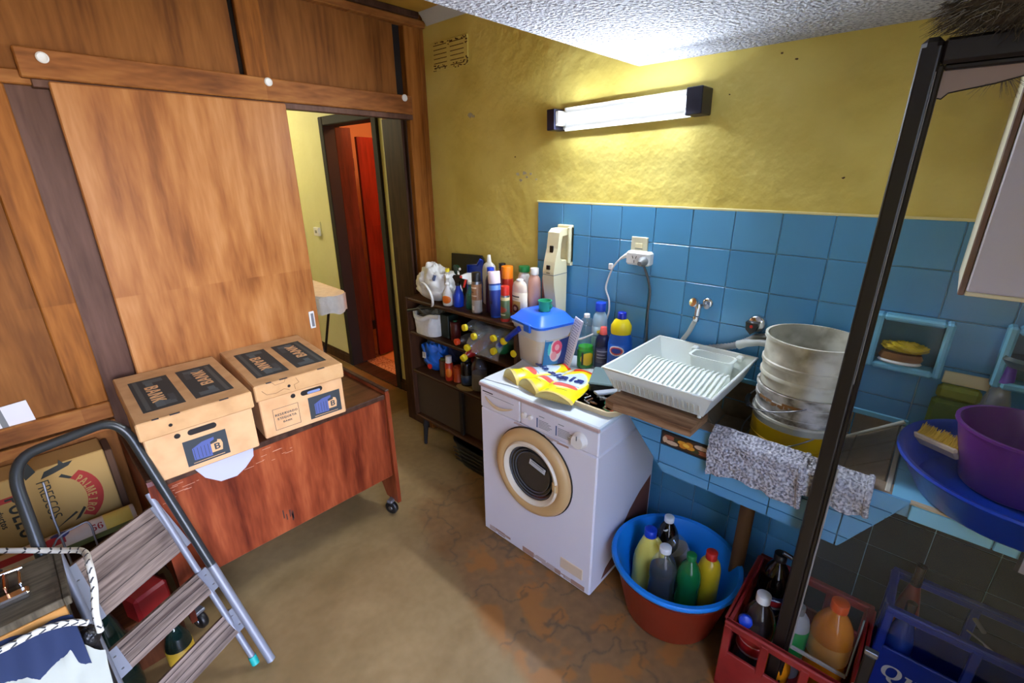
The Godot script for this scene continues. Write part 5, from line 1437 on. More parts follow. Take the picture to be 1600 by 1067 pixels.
	part(b1, "bucket_wall", lathe(pv([0, 0.003, 0.1, 0.003, 0.12, 0.110, 0.130, 0.112, 0.137, 0.120, 0.139, 0.140, 0.142, 0.142, 0.142, 0.150, 0.134, 0.150, 0.112, 0.02, 0, 0.008]), 40), white)
	handle(b1, 0.142, 0.125, 210.0, 4.0, false)
	var b2 := thing("bucket", "dirty white bucket with torn label and black grip handle, second from the top", "bucket", Vector3(cx, 0.772, cz), 0, "nested buckets in the sink")
	part(b2, "bucket_wall", lathe(pv([0, 0.003, 0.095, 0.003, 0.126, 0.138, 0.132, 0.14, 0.132, 0.17, 0.136, 0.172, 0.136, 0.18, 0.133, 0.182, 0.134, 0.21, 0.139, 0.212, 0.139, 0.222, 0.136, 0.224, 0.137, 0.246, 0.141, 0.248, 0.141, 0.256, 0.134, 0.256, 0.108, 0.02, 0, 0.008]), 40), dirty)
	var tr := mat("label_rust", c8(146, 104, 60), 0.8)
	for q in [[40.0, 0.226, 0.05], [62.0, 0.221, 0.03], [78.0, 0.23, 0.04]]:
		part(b2, "torn_label", sheet(6, 2, func(u, v):
			var a := deg_to_rad(q[0] + u * 24.0)
			return Vector3(-0.139 * cos(a), q[1] - v * 0.010 * (1 + 0.3 * sin(u * 12)), 0.139 * sin(a)), 0.0, Vector3.BACK), tr)
	handle(b2, 0.141, 0.235, 196.0, -12.0, true)
	var b3 := thing("bucket", "white ribbed bucket at the top of the stack, open and empty", "bucket", Vector3(cx, 0.80, cz), 0, "nested buckets in the sink")
	part(b3, "bucket_wall", lathe(pv([0, 0.003, 0.09, 0.003, 0.128, 0.228, 0.132, 0.23, 0.133, 0.262, 0.138, 0.264, 0.138, 0.274, 0.134, 0.277, 0.135, 0.305, 0.139, 0.307, 0.139, 0.317, 0.135, 0.32, 0.135, 0.385, 0.141, 0.387, 0.141, 0.397, 0.133, 0.397, 0.126, 0.25, 0.098, 0.02, 0, 0.012]), 44), white)


# wire bail hanging round the front of a bucket
func handle(p: Node3D, r: float, y: float, mid: float, drop: float, grip: bool) -> void:
	var pts := []
	for i in 25:
		var t := i / 24.0
		var a := deg_to_rad(mid - 90.0 + 180.0 * t)
		var k := sin(t * PI)
		pts.append(Vector3(cos(a) * (r + 0.006 + 0.012 * k), y - (0.09 + deg_to_rad(drop) * 0.1) * k, -sin(a) * (r + 0.006 + 0.012 * k)))
	var h := part(p, "wire_handle", tube(pts, 0.0022, 6), M.steel)
	if grip:
		part(h, "grip", tube([pts[10], pts[11], pts[12], pts[13], pts[14]], 0.008, 10), M.black_plastic)


func counter_goods() -> void:
	# two grey rags over the sink edge
	rag("big fleecy grey-flecked rag folded over the front edge of the sink", 1.962, 2.225, 0.125, 0.0, 3)
	rag("rolled darker grey-flecked rag draped over the sink edge at its right corner", 2.215, 2.375, 0.07, 0.008, 4)
	# soap niche with brush
	var n := thing("soap_niche", "light blue ceramic soap niche set into the tiles beside the buckets", "soap dish", Vector3(2.362, 1.185, 0.009))
	part(n, "frame_side", box(Vector3(-0.098, -0.088, 0), Vector3(-0.074, 0.088, 0.05), 0.006), M.tile_light)
	part(n, "frame_side", box(Vector3(0.074, -0.088, 0), Vector3(0.094, 0.088, 0.05), 0.006), M.tile_light)
	part(n, "frame_top", box(Vector3(-0.074, 0.07, 0), Vector3(0.074, 0.088, 0.05), 0.006), M.tile_light)
	part(n, "frame_bottom", box(Vector3(-0.074, -0.088, 0), Vector3(0.074, -0.066, 0.055), 0.006), M.tile_light)
	part(n, "niche_back", box(Vector3(-0.074, -0.066, 0), Vector3(0.074, 0.07, 0.003), 0.001), mat("niche_teal", c8(30, 86, 100), 0.4))
	var sb := thing("soap_brush", "oval white-based scrubbing brush with shiny yellow-gold bristle pad lying in the soap niche", "brush", Vector3(2.352, 1.122, 0.042), 4.0)
	part(sb, "brush_base", lathe(pv([0, 0, 0.05, 0.0, 0.056, 0.005, 0.05, 0.011, 0, 0.011]), 28, 1.0, 0.5), M.white_plastic)
	part(sb, "brush_block", lathe(pv([0, 0.011, 0.052, 0.011, 0.056, 0.02, 0.05, 0.034, 0, 0.034]), 28, 1.0, 0.48), mat("block_brown", c8(130, 84, 34), 0.6))
	part(sb, "gold_pad", bag_mesh(0.056, 0.016, 0.026, 0.35, 91, 0.2), mat("gold_pad", c8(196, 170, 24), 0.35), Vector3(0.004, 0.035, 0))
	var n2 := thing("soap_shelf", "second light blue soap niche with a dark green dish at the right edge", "soap dish", Vector3(2.66, 1.2, 0.009))
	part(n2, "frame_side", box(Vector3(-0.1, -0.09, 0), Vector3(-0.078, 0.09, 0.05), 0.006), M.tile_light)
	part(n2, "frame_side", box(Vector3(0.078, -0.09, 0), Vector3(0.1, 0.09, 0.05), 0.006), M.tile_light)
	part(n2, "frame_top", box(Vector3(-0.078, 0.07, 0), Vector3(0.078, 0.09, 0.05), 0.006), M.tile_light)
	part(n2, "frame_bottom", box(Vector3(-0.078, -0.09, 0), Vector3(0.078, -0.068, 0.055), 0.006), M.tile_light)
	part(n2, "niche_back", box(Vector3(-0.078, -0.068, 0), Vector3(0.078, 0.07, 0.003), 0.001), M.niche_teal)
	part(n2, "dark_dish", lathe(pv([0, 0, 0.06, 0, 0.075, 0.02, 0.07, 0.03, 0.05, 0.012, 0, 0.008]), 24, 1.0, 0.55), mat("dish_green", c8(28, 60, 56), 0.4), Vector3(-0.02, -0.02, 0.045))
	# things on the ledge behind the basin
	var sp := thing("sponge_pack", "green and yellow scouring sponges in a clear wrapper behind the blue oval basin", "sponge", Vector3(2.508, 0.9045, 0.036), 0.0)
	part(sp, "sponge", box(Vector3(-0.055, 0, -0.03), Vector3(0.055, 0.13, 0.012), 0.01), mat("sponge_green", c8(96, 124, 30), 0.9))
	part(sp, "sponge", box(Vector3(-0.05, 0.132, -0.03), Vector3(0.05, 0.175, 0.01), 0.01), mat("sponge_olive", c8(136, 146, 40), 0.9))
	part(sp, "cardboard_flap", box(Vector3(-0.045, 0.176, -0.024), Vector3(0.06, 0.215, -0.018), 0.002), M.cream_plastic)
	bottle("softener_jug", "clear bottle with purple cap standing behind the purple bucket on the counter", Vector3(2.588, 0.9045, 0.04), 0.25, 0.036, "jug", glassy("jug_pale", c8(190, 196, 196), 0.35, 0.1), mat("cap_purple", c8(96, 60, 180), 0.35), {"cap_h": 0.2, "cap_r": 0.6, "taper": 0.75, "sz": 0.7})
	# oval basin with bucket and brush
	var ob := thing("oval_basin", "dark blue oval plastic basin standing on the tiled counter", "basin", Vector3(2.652, 0.9045, 0.330))
	part(ob, "basin_wall", lathe(pv([0, 0, 0.2, 0, 0.21, 0.008, 0.258, 0.088, 0.265, 0.092, 0.268, 0.098, 0.265, 0.103, 0.252, 0.1, 0.204, 0.014, 0, 0.010]), 56, 0.945, 0.98, 0.95), mat("basin_blue", c8(18, 58, 172), 0.3))
	part(thing("purple_bucket", "translucent purple plastic bucket standing in the blue oval basin", "bucket", Vector3(2.645, 0.9185, 0.268)), "bucket_wall", lathe(pv([0, 0, 0.10, 0, 0.105, 0.006, 0.14, 0.16, 0.146, 0.162, 0.146, 0.168, 0.137, 0.168, 0.101, 0.01, 0, 0.007]), 44), mat("bucket_purple", c8(104, 36, 132), 0.3))
	var br := thing("scrub_brush", "wooden scrub brush with yellow bristles lying in the left of the blue basin", "brush", Vector3(2.478, 0.975, 0.27), -38.0)
	br.rotation_degrees = Vector3(-52, -36, 4)
	part(br, "brush_back", box(Vector3(-0.058, 0, -0.02), Vector3(0.058, 0.016, 0.02), 0.006), mat("brush_wood", c8(214, 196, 170), 0.6))
	var bs := begin()
	var rng := RandomNumberGenerator.new()
	rng.seed = 12
	for i in 420:
		var p := Vector3(rng.randf_range(-0.052, 0.052), 0.014, rng.randf_range(-0.017, 0.017))
		var q := p + Vector3(rng.randf_range(-0.008, 0.008), rng.randf_range(0.028, 0.038), rng.randf_range(-0.012, 0.012))
		add_tube(bs, [p, q], [0.0016, 0.0009], 4)
	var bris := part(br, "bristles", bs.commit(), mat("bristle_yellow", c8(222, 184, 60), 0.7))
	bris.set_meta("kind", "stuff")
	one("striped_cloth", "grey and black striped cloth hanging over the counter edge at the right", "cloth", sheet(12, 14, func(u, v):
		var x: float = 2.662 + 0.14 * u
		if v < 0.4:
			return Vector3(x, 0.907 + 0.002 * sin(u * 14), 0.43 + 0.055 * v / 0.4)
		return Vector3(x, 0.907 - 0.08 * (v - 0.4) / 0.6, 0.485 + 0.004 * sin(u * 9)), 0.003), stripe_mat())


func stripe_mat() -> Material:
	var sh := []
	for i in 7:
		sh.append(["r", i / 7.0, 0.0, 0.06, 1.0, c8(40, 38, 46)])
	return print_mat("stripe_cloth", 96, 32, c8(150, 146, 158), sh, 0.9)


func rag(label: String, xa: float, xb: float, hang: float, off: float, sd: int) -> void:
	var n := fnl(0.6, sd, 3)
	var r := thing("rag", label, "rag")
	var f := func(u: float, v: float) -> Vector3:
		var x := lerpf(xa, xb, u)
		var k := n.get_noise_2d(u * 6.0, v * 5.0)
		var back := 0.05
		var total := back + 0.03 + hang * (1.0 + 0.12 * sin(u * 5.0 + sd) - 0.18 * u)
		var d := v * total
		var y := 0.925
		var z := 0.0
		if d < back:
			z = 0.43 + d
			y = 0.918 + 0.006 * k + 0.012 * smoothstep(0.5, 0.0, absf(d / back - 0.5))
		elif d < back + 0.03:
			var t := (d - back) / 0.03
			z = 0.48 + 0.03 * sin(t * PI / 2)
			y = 0.896 + 0.022 * cos(t * PI / 2)
		else:
			z = 0.51 + 0.01 * k
			y = 0.896 - (d - back - 0.03)
		return Vector3(x + 0.004 * n.get_noise_2d(v * 4.0, 30.0) + 0.03 * (v - 0.4) * 0.3, y, z + off + 0.004 * k)
	part(r, "cloth_top", sheet(30, 34, f, 0.012, Vector3(0, 1, 1)), M.rag)
	part(r, "frayed_edge", tube(smooth_path([f.call(1.0, 0.1), f.call(1.0, 0.35), f.call(1.0, 0.55), f.call(1.0, 0.75), f.call(1.0, 1.0)], 4), 0.008, 7), M.rag)


func crate(n: String, label: String, lo: Vector3, hi: Vector3, m: Material, cols: int) -> Node3D:
	var c := thing(n, label, "crate", Vector3((lo.x + hi.x) / 2, 0, (lo.z + hi.z) / 2))
	var w := hi.x - lo.x
	var d := hi.z - lo.z
	var h := hi.y
	var t := 0.012
	part(c, "crate_floor", box(Vector3(-w / 2, 0.008, -d / 2), Vector3(w / 2, 0.02, d / 2), 0.003), m)
	for s in [-1.0, 1.0]:
		# long sides: rim, window bars, lower panel
		for side in [[w, d, 0.0], [d, w, 90.0]]:
			var L: float = side[0] - (0.0 if side[2] == 0.0 else t * 2)
			var b := begin()
			add_box(b, Vector3(-L / 2, h - 0.035, -t / 2), Vector3(L / 2, h, t / 2), 0.004)
			add_box(b, Vector3(-L / 2, 0.0, -t / 2), Vector3(L / 2, h * 0.56, t / 2), 0.003)
			add_box(b, Vector3(-L / 2, h - 0.012, -t / 2 - 0.006), Vector3(L / 2, h, t / 2 + 0.006), 0.004)
			for k in cols + 1:
				var x := -L / 2 + 0.012 + (L - 0.024) * k / cols
				add_box(b, Vector3(x - 0.012, h * 0.5, -t / 2 - 0.002), Vector3(x + 0.012, h - 0.02, t / 2 + 0.002), 0.003)
			var off: float = side[1] / 2 - t / 2
			var at := Vector3(0, 0, s * off) if side[2] == 0.0 else Vector3(s * off, 0, 0)
			part(c, "crate_side", b.commit(), m, at, Vector3(0, side[2], 0))
	return c


func floor_goods() -> void:
	# two nested tubs
	var ot := thing("round_tub", "red-brown round plastic tub under the blue one beside the washing machine", "tub", Vector3(1.865, 0.0, 0.375))
	part(ot, "tub_wall", lathe(pv([0, 0, 0.168, 0, 0.175, 0.008, 0.226, 0.222, 0.232, 0.226, 0.224, 0.226, 0.17, 0.012, 0, 0.006]), 56), mat("tub_red", c8(150, 48, 26), 0.4))
	var it := thing("round_tub", "blue round plastic tub with bottles in it, nested in the red-brown tub", "tub", Vector3(1.865, 0.0, 0.375))
	part(it, "tub_wall", lathe(pv([0, 0.012, 0.16, 0.012, 0.166, 0.018, 0.226, 0.238, 0.243, 0.246, 0.249, 0.258, 0.244, 0.268, 0.228, 0.266, 0.215, 0.24, 0.158, 0.024, 0, 0.018]), 60), mat("tub_blue", c8(26, 132, 226), 0.35))
	var cola := mat("cola", c8(18, 10, 10), 0.08)
	var Y := 0.026
	var jm := mat("jug_yellow", c8(226, 208, 96), 0.35)
	var j := bottle("yellow_jug", "pale yellow jug with blue cap at the left of the blue tub", Vector3(1.758, Y, 0.385), 0.318, 0.058, "jug", jm, M.blue_plastic, {"sz": 0.75, "turn": 20.0})
	part(j, "jug_handle", tube(smooth_path([Vector3(0.022, 0.275, 0.0), Vector3(0.045, 0.25, 0.01), Vector3(0.052, 0.2, 0.012), Vector3(0.048, 0.15, 0.01)], 4), 0.012, 8), jm)
	bottle("cola_bottle", "cola bottle with white cap at the back of the blue tub", Vector3(1.785, Y, 0.275), 0.325, 0.049, "pet", cola, M.white_plastic, {"cap_r": 0.4, "cap_h": 0.07})
	bottle("clear_bottle", "upside-leaning clear bottle with pale grounds inside, behind the cola in the tub", Vector3(1.90, Y + 0.04, 0.235), 0.27, 0.05, "pet", M.pet, M.white_plastic, {"tilt": Vector3(14, 0, 26), "liquid": mat("grounds", c8(176, 160, 140), 0.8), "level": 0.6})
	bottle("cola_bottle", "half-full cola bottle with white cap at the front of the blue tub", Vector3(1.845, Y, 0.435), 0.318, 0.053, "pet", M.pet, M.white_plastic, {"cap_r": 0.42, "cap_h": 0.07, "liquid": cola, "level": 0.66})
	bottle("green_bottle", "green soda bottle with green cap at the front right of the blue tub", Vector3(1.935, Y, 0.405), 0.318, 0.046, "pet", mat("soda_green", c8(22, 104, 52), 0.1), M.green_plastic, {"cap_r": 0.4, "cap_h": 0.07})
	bottle("yellow_bottle", "mustard yellow bottle with red cap at the right of the blue tub", Vector3(1.985, Y, 0.335), 0.312, 0.042, "soap", mat("oil_yellow", c8(204, 170, 30), 0.3), M.red_plastic, {"cap_r": 0.5})
	# red crate
	crate("bottle_crate", "faded red plastic bottle crate standing on the floor in front of the glazed frame", Vector3(2.118, 0, 0.175), Vector3(2.478, 0.3, 0.562), tri_mat("crate_red", noise_tex([c8(120, 26, 24), c8(150, 34, 32), c8(160, 62, 56)], 0.02, 95), 1.4, 0.5), 3)
	var em := print_mat("cola_label", 128, 64, c8(10, 16, 50), [["e", 0.75, 0.5, 0.11, 0.4, c8(226, 226, 226)], ["e", 0.75, 0.5, 0.09, 0.34, c8(20, 40, 110)], ["r", 0.66, 0.2, 0.2, 0.24, c8(196, 40, 40)], ["r", 0.66, 0.44, 0.2, 0.1, c8(226, 226, 226)]], 0.3)
	bottle("cola_bottle", "dark cola bottle with black cap and emblem label in the red crate", Vector3(2.19, 0.022, 0.245), 0.372, 0.053, "pet", cola, M.black_plastic, {"cap_r": 0.4, "cap_h": 0.08, "label": em, "la": 0.3, "lb": 0.58, "turn": 20.0})
	bottle("cola_bottle", "cola bottle with white cap and red label in the red crate", Vector3(2.195, 0.022, 0.455), 0.355, 0.053, "pet", mat("flat_cola", c8(48, 40, 40), 0.1), M.white_plastic, {"cap_r": 0.42, "cap_h": 0.08, "label": print_mat("red_label", 64, 32, c8(160, 24, 28), [["r", 0, 0, 1, 0.1, c8(190, 190, 200)], ["r", 0, 0.88, 1, 0.12, c8(190, 190, 200)], ["r", 0.6, 0.4, 0.3, 0.08, c8(200, 150, 150)]]), "la": 0.34, "lb": 0.56})
	bottle("juice_bottle", "large orange juice bottle with orange cap seen through the glass in the red crate", Vector3(2.388, 0.022, 0.335), 0.365, 0.06, "pet", mat("juice_orange", c8(218, 130, 22), 0.12), mat("cap_vivid_orange", c8(236, 92, 20), 0.4), {"cap_r": 0.42, "cap_h": 0.085, "label": mat("clear_label", c8(214, 150, 60), 0.35), "la": 0.4, "lb": 0.6})
	bottle("juice_bottle", "orange soda bottle with blue and clear label low in the front of the red crate", Vector3(2.275, 0.022, 0.495), 0.23, 0.042, "pet", M.juice_orange, M.blue_plastic, {"label": mat("label_bluegrey", c8(70, 84, 110), 0.4), "la": 0.1, "lb": 0.4})
	bottle("white_bottle", "grey-white bottle with bright green label behind the dark stile in the red crate", Vector3(2.29, 0.022, 0.36), 0.30, 0.042, "soap", mat("bottle_grey", c8(168, 168, 166), 0.4), M.grey_plastic, {"label": mat("label_green", c8(18, 150, 70), 0.4), "la": 0.35, "lb": 0.72})
	one("stopper", "loose bright blue bottle cap resting against the front left of the red crate", "cap", cyl(0.021, 0.022, 20, 0.003), M.blue_plastic, Vector3(2.165, 0.298, 0.515), Vector3(70, 20, 0))
	# blue crate
	var bm := mat("crate_blue", c8(16, 52, 168), 0.4)
	var bc := crate("bottle_crate", "blue plastic beer crate with white lettering under the tiled counter", Vector3(2.50, 0, -0.0 + 0.012), Vector3(2.94, 0.37, 0.225), bm, 2)
	letters(bc, "Quilmes", 0.05, mat("letter_white", c8(210, 214, 224), 0.5), Transform3D(Basis(Vector3(1, -0.02, 0), Vector3(0.12, 1, 0), Vector3(0, 0, 1)), Vector3(-0.02, 0.115, 0.108)), true, true, 1.15)
	bottle("beer_bottle", "brown beer bottle with red neck label at the left of the blue crate", Vector3(2.56, 0.022, 0.165), 0.34, 0.04, "jug", mat("beer_blue_label", c8(30, 64, 160), 0.25), mat("beer_brown", c8(50, 26, 12), 0.1), {"cap_h": 0.14, "cap_r": 0.36, "label": print_mat("beer_label", 64, 48, c8(26, 60, 160), [["r", 0.6, 0.5, 0.35, 0.05, c8(190, 200, 220)], ["r", 0.6, 0.75, 0.35, 0.05, c8(190, 200, 220)], ["r", 0.75, 0.4, 0.03, 0.6, c8(190, 200, 220)]]), "la": 0.1, "lb": 0.47})
	bottle("beer_bottle", "brown bottle with wide red collar standing at the back of the blue crate", Vector3(2.56, 0.022, 0.075), 0.40, 0.038, "jug", mat("collar_red", c8(140, 34, 22), 0.35), M.beer_brown, {"cap_h": 0.2, "cap_r": 0.4})
	one("steel_spoon", "thin steel spoon lying in the dark blue crate", "spoon", tube([Vector3(0, 0, 0), Vector3(0.04, -0.012, 0.01), Vector3(0.07, -0.03, 0.02)], [0.003, 0.003, 0.008], 8), M.steel, Vector3(2.7, 0.33, 0.12))
	one("grey_peg", "pale grey clothes peg lying in the middle of the blue crate", "peg", box(Vector3(0, 0, 0), Vector3(0.012, 0.05, 0.008), 0.002), M.grey_plastic, Vector3(2.735, 0.33, 0.1), Vector3(0, 0, 40))
	# knife-like utensil standing in front of the crate
	var ut := thing("utility_knife", "black and white utility knife standing upright between the red and blue crates", "knife", Vector3(2.476, 0.15, 0.585))
	part(ut, "white_sleeve", box(Vector3(-0.018, 0, -0.006), Vector3(0.018, 0.2, 0.006), 0.003), M.white_plastic)
	part(ut, "black_grip", box(Vector3(-0.013, 0.2, -0.008), Vector3(0.013, 0.33, 0.008), 0.003), M.black_plastic)
	part(ut, "steel_cap", box(Vector3(-0.015, 0.33, -0.009), Vector3(0.015, 0.345, 0.009), 0.002), M.steel)
	ut.position.y = 0.0
	ut.get_child(0).position.y = 0.0
	(ut.get_child(0) as MeshInstance3D).mesh = box(Vector3(-0.018, 0.0, -0.006), Vector3(0.018, 0.36, 0.006), 0.003)
	ut.get_child(1).position.y = 0.155
	ut.get_child(2).position.y = 0.155

func glazed_door() -> void:
	var g := thing("glazed_door_frame", "tall dark wood-framed glass panel standing upright in the red crate in front of the sink", "glass panel", Vector3(0, 0, 0.515))
	var m: Material = M.frame_black
	part(g, "stile", extrude(rounded_profile(0.036, 0.044), 1.88), m, Vector3(2.272, 0.985, 0.0), Vector3(90, 0, 0))
	part(g, "stile", extrude(rounded_profile(0.036, 0.044), 1.88), m, Vector3(2.93, 0.985, 0.0), Vector3(90, 0, 0))
	part(g, "top_rail", box(Vector3(2.2895, 1.892, -0.022), Vector3(2.913, 1.938, 0.022), 0.006), m)
	part(g, "stile_head", box(Vector3(2.254, 1.90, -0.022), Vector3(2.29, 1.943, 0.022), 0.010), m)
	part(g, "glazing_bead", box(Vector3(2.288, 0.05, -0.006), Vector3(2.299, 1.892, 0.016), 0.003), m)
	part(g, "glazing_bead", box(Vector3(2.299, 1.881, -0.006), Vector3(2.913, 1.892, 0.016), 0.003), m)
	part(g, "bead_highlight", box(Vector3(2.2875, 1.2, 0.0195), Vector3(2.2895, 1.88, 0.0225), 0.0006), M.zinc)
	part(g, "pane", box(Vector3(2.299, 0.52, -0.003), Vector3(2.913, 1.86, 0.001), 0.0), M.pane_glass)
	part(g, "pane", box(Vector3(2.299, 0.30, -0.003), Vector3(2.446, 0.519, 0.001), 0.0), M.pane_glass)
	var putty := mat("putty", c8(150, 142, 134), 0.9)
	part(g, "putty_strip", box(Vector3(2.299, 0.29, 0.001), Vector3(2.3035, 0.95, 0.006), 0.001), putty)
	part(g, "putty_strip", box(Vector3(2.299, 0.288, -0.004), Vector3(2.446, 0.30, 0.005), 0.002), putty)
	part(g, "pane_edge", box(Vector3(2.444, 0.30, -0.003), Vector3(2.448, 0.52, 0.003), 0.001), mat("pane_edge", c8(120, 132, 140), 0.3))
	# dusty pinkish paper strip with a ragged lower edge under the top rail
	var rp := [Vector2(2.299, 1.881), Vector2(2.912, 1.881), Vector2(2.912, 1.862), Vector2(2.55, 1.868), Vector2(2.46, 1.858), Vector2(2.42, 1.862), Vector2(2.38, 1.852), Vector2(2.34, 1.846), Vector2(2.315, 1.842), Vector2(2.306, 1.832), Vector2(2.299, 1.834)]
	part(g, "paper_strip", extrude(rp, 0.002), mat("paper_pinkish", c8(150, 128, 116), 0.9), Vector3(0, 0, 0.0035))
	var edge := []
	for i in range(3, rp.size()):
		edge.append(Vector3(rp[i].x, rp[i].y - 0.001, 0.0045))
	part(g, "ragged_edge", tube(edge, 0.0014, 5), M.black_gap)
	part(g, "hinge_pin", tube([Vector3(2.252, 0.62, 0.01), Vector3(2.228, 0.628, 0.014)], 0.007, 8), M.frame_black)
	# fluffy dark plume lying on top of the frame
	var p := thing("feather_plume", "fluffy dark grey-brown feather duster lying on top of the dark glazed frame", "duster", Vector3(2.385, 1.97, 0.515))
	var rng := RandomNumberGenerator.new()
	rng.seed = 15
	var hs := [mat("hair_dark", c8(70, 58, 44), 0.9), mat("hair_brown", c8(112, 98, 74), 0.9), mat("hair_pale", c8(150, 142, 130), 0.9)]
	part(p, "core", bag_mesh(0.13, 0.045, 0.06, 0.4, 16), hs[0], Vector3(0.03, -0.028, 0))
	for k in 3:
		var st := begin()
		for i in [1300, 700, 200][k]:
			var th := rng.randf() * TAU
			var ph := rng.randf_range(-1.0, 1.0)
			var d := Vector3(cos(th) * sqrt(1 - ph * ph), ph, sin(th) * sqrt(1 - ph * ph))
			var a := Vector3(0.03, 0.014, 0) + d * Vector3(0.125, 0.038, 0.055)
			var q := a + d * rng.randf_range(0.003, 0.014) + Vector3(rng.randf_range(-0.02, 0.02), -0.004, rng.randf_range(-0.01, 0.01))
			var e := q + Vector3(d.x * 0.02 + rng.randf_range(-0.012, 0.012), -0.012 + d.y * 0.01, d.z * 0.012)
			if e.y < -0.024:
				e.y = -0.024 if absf(e.z) < 0.024 else e.y
			add_tube(st, [a, q, e], [0.0009, 0.0007, 0.0002], 3)
		var fz := part(p, "feathers", st.commit(), hs[k])
		fz.set_meta("kind", "stuff")
	# wisps of the same fluff caught on the pane
	var w := begin()
	for i in 34:
		var x := rng.randf_range(-0.03, 0.03)
		var a2 := Vector3(x * 0.8, rng.randf_range(-0.005, 0.0), 0)
		var b2 := a2 + Vector3(x * 0.9, -rng.randf_range(0.01, 0.035), 0.001)
		add_tube(w, [a2, b2], [0.0005, 0.0002], 3)
	var ws := part(p, "hanging_wisps", w.commit(), hs[1], Vector3(-0.0, -0.112, 0.004))
	ws.set_meta("kind", "stuff")
	# carton behind the photographer, mirrored in the pane
	var ct := thing("wine_carton", "cardboard bottle carton with printed sender lines standing behind the camera", "box", Vector3(2.62, 0.78, 2.32), 0.0)
	part(ct, "carton_body", box(Vector3(-0.2, 0, 0), Vector3(0.2, 0.36, 0.3), 0.004), mat("carton_pale", c8(200, 190, 182), 0.8))
	var tm := Transform3D(Basis(Vector3(-1, 0, 0), Vector3(0, 1, 0), Vector3(0, 0, -1)), Vector3(0, 0.24, -0.0006))
	letters(ct, "CEPAS ARGENTINAS S.A.", 0.022, M.ink, tm, true)
	letters(ct, "SAN MARTIN 1088", 0.013, M.ink, tm.translated(Vector3(0, -0.035, 0)), true)
	letters(ct, "12 BOTELLAS DE 1 L", 0.022, M.ink, tm.translated(Vector3(0, -0.10, 0)), true)
	letters(ct, "INDUSTRIA ARGENTINA", 0.013, M.ink, tm.translated(Vector3(0, -0.13, 0)), true)
	var tb := thing("side_table", "plain brown table behind the camera that carries the bottle carton", "table", Vector3(2.62, 0, 2.5))
	part(tb, "table_top", box(Vector3(-0.3, 0.75, -0.2), Vector3(0.3, 0.78, 0.3), 0.004), M.cart_top)
	for q in [[-0.27, -0.17], [0.27, -0.17], [-0.27, 0.27], [0.27, 0.27]]:
		part(tb, "leg", box(Vector3(q[0] - 0.02, 0, q[1] - 0.02), Vector3(q[0] + 0.02, 0.75, q[1] + 0.02), 0.003), M.cart_top)


func rounded_profile(w: float, d: float) -> Array:
	var o := []
	var b := 0.006
	for c in [[1, 1, 0], [-1, 1, 90], [-1, -1, 180], [1, -1, 270]]:
		for k in 4:
			var a := deg_to_rad(c[2] + k * 30.0)
			o.append(Vector2(c[0] * (w / 2 - b) + b * cos(a), c[1] * (d / 2 - b) + b * sin(a)))
	return o


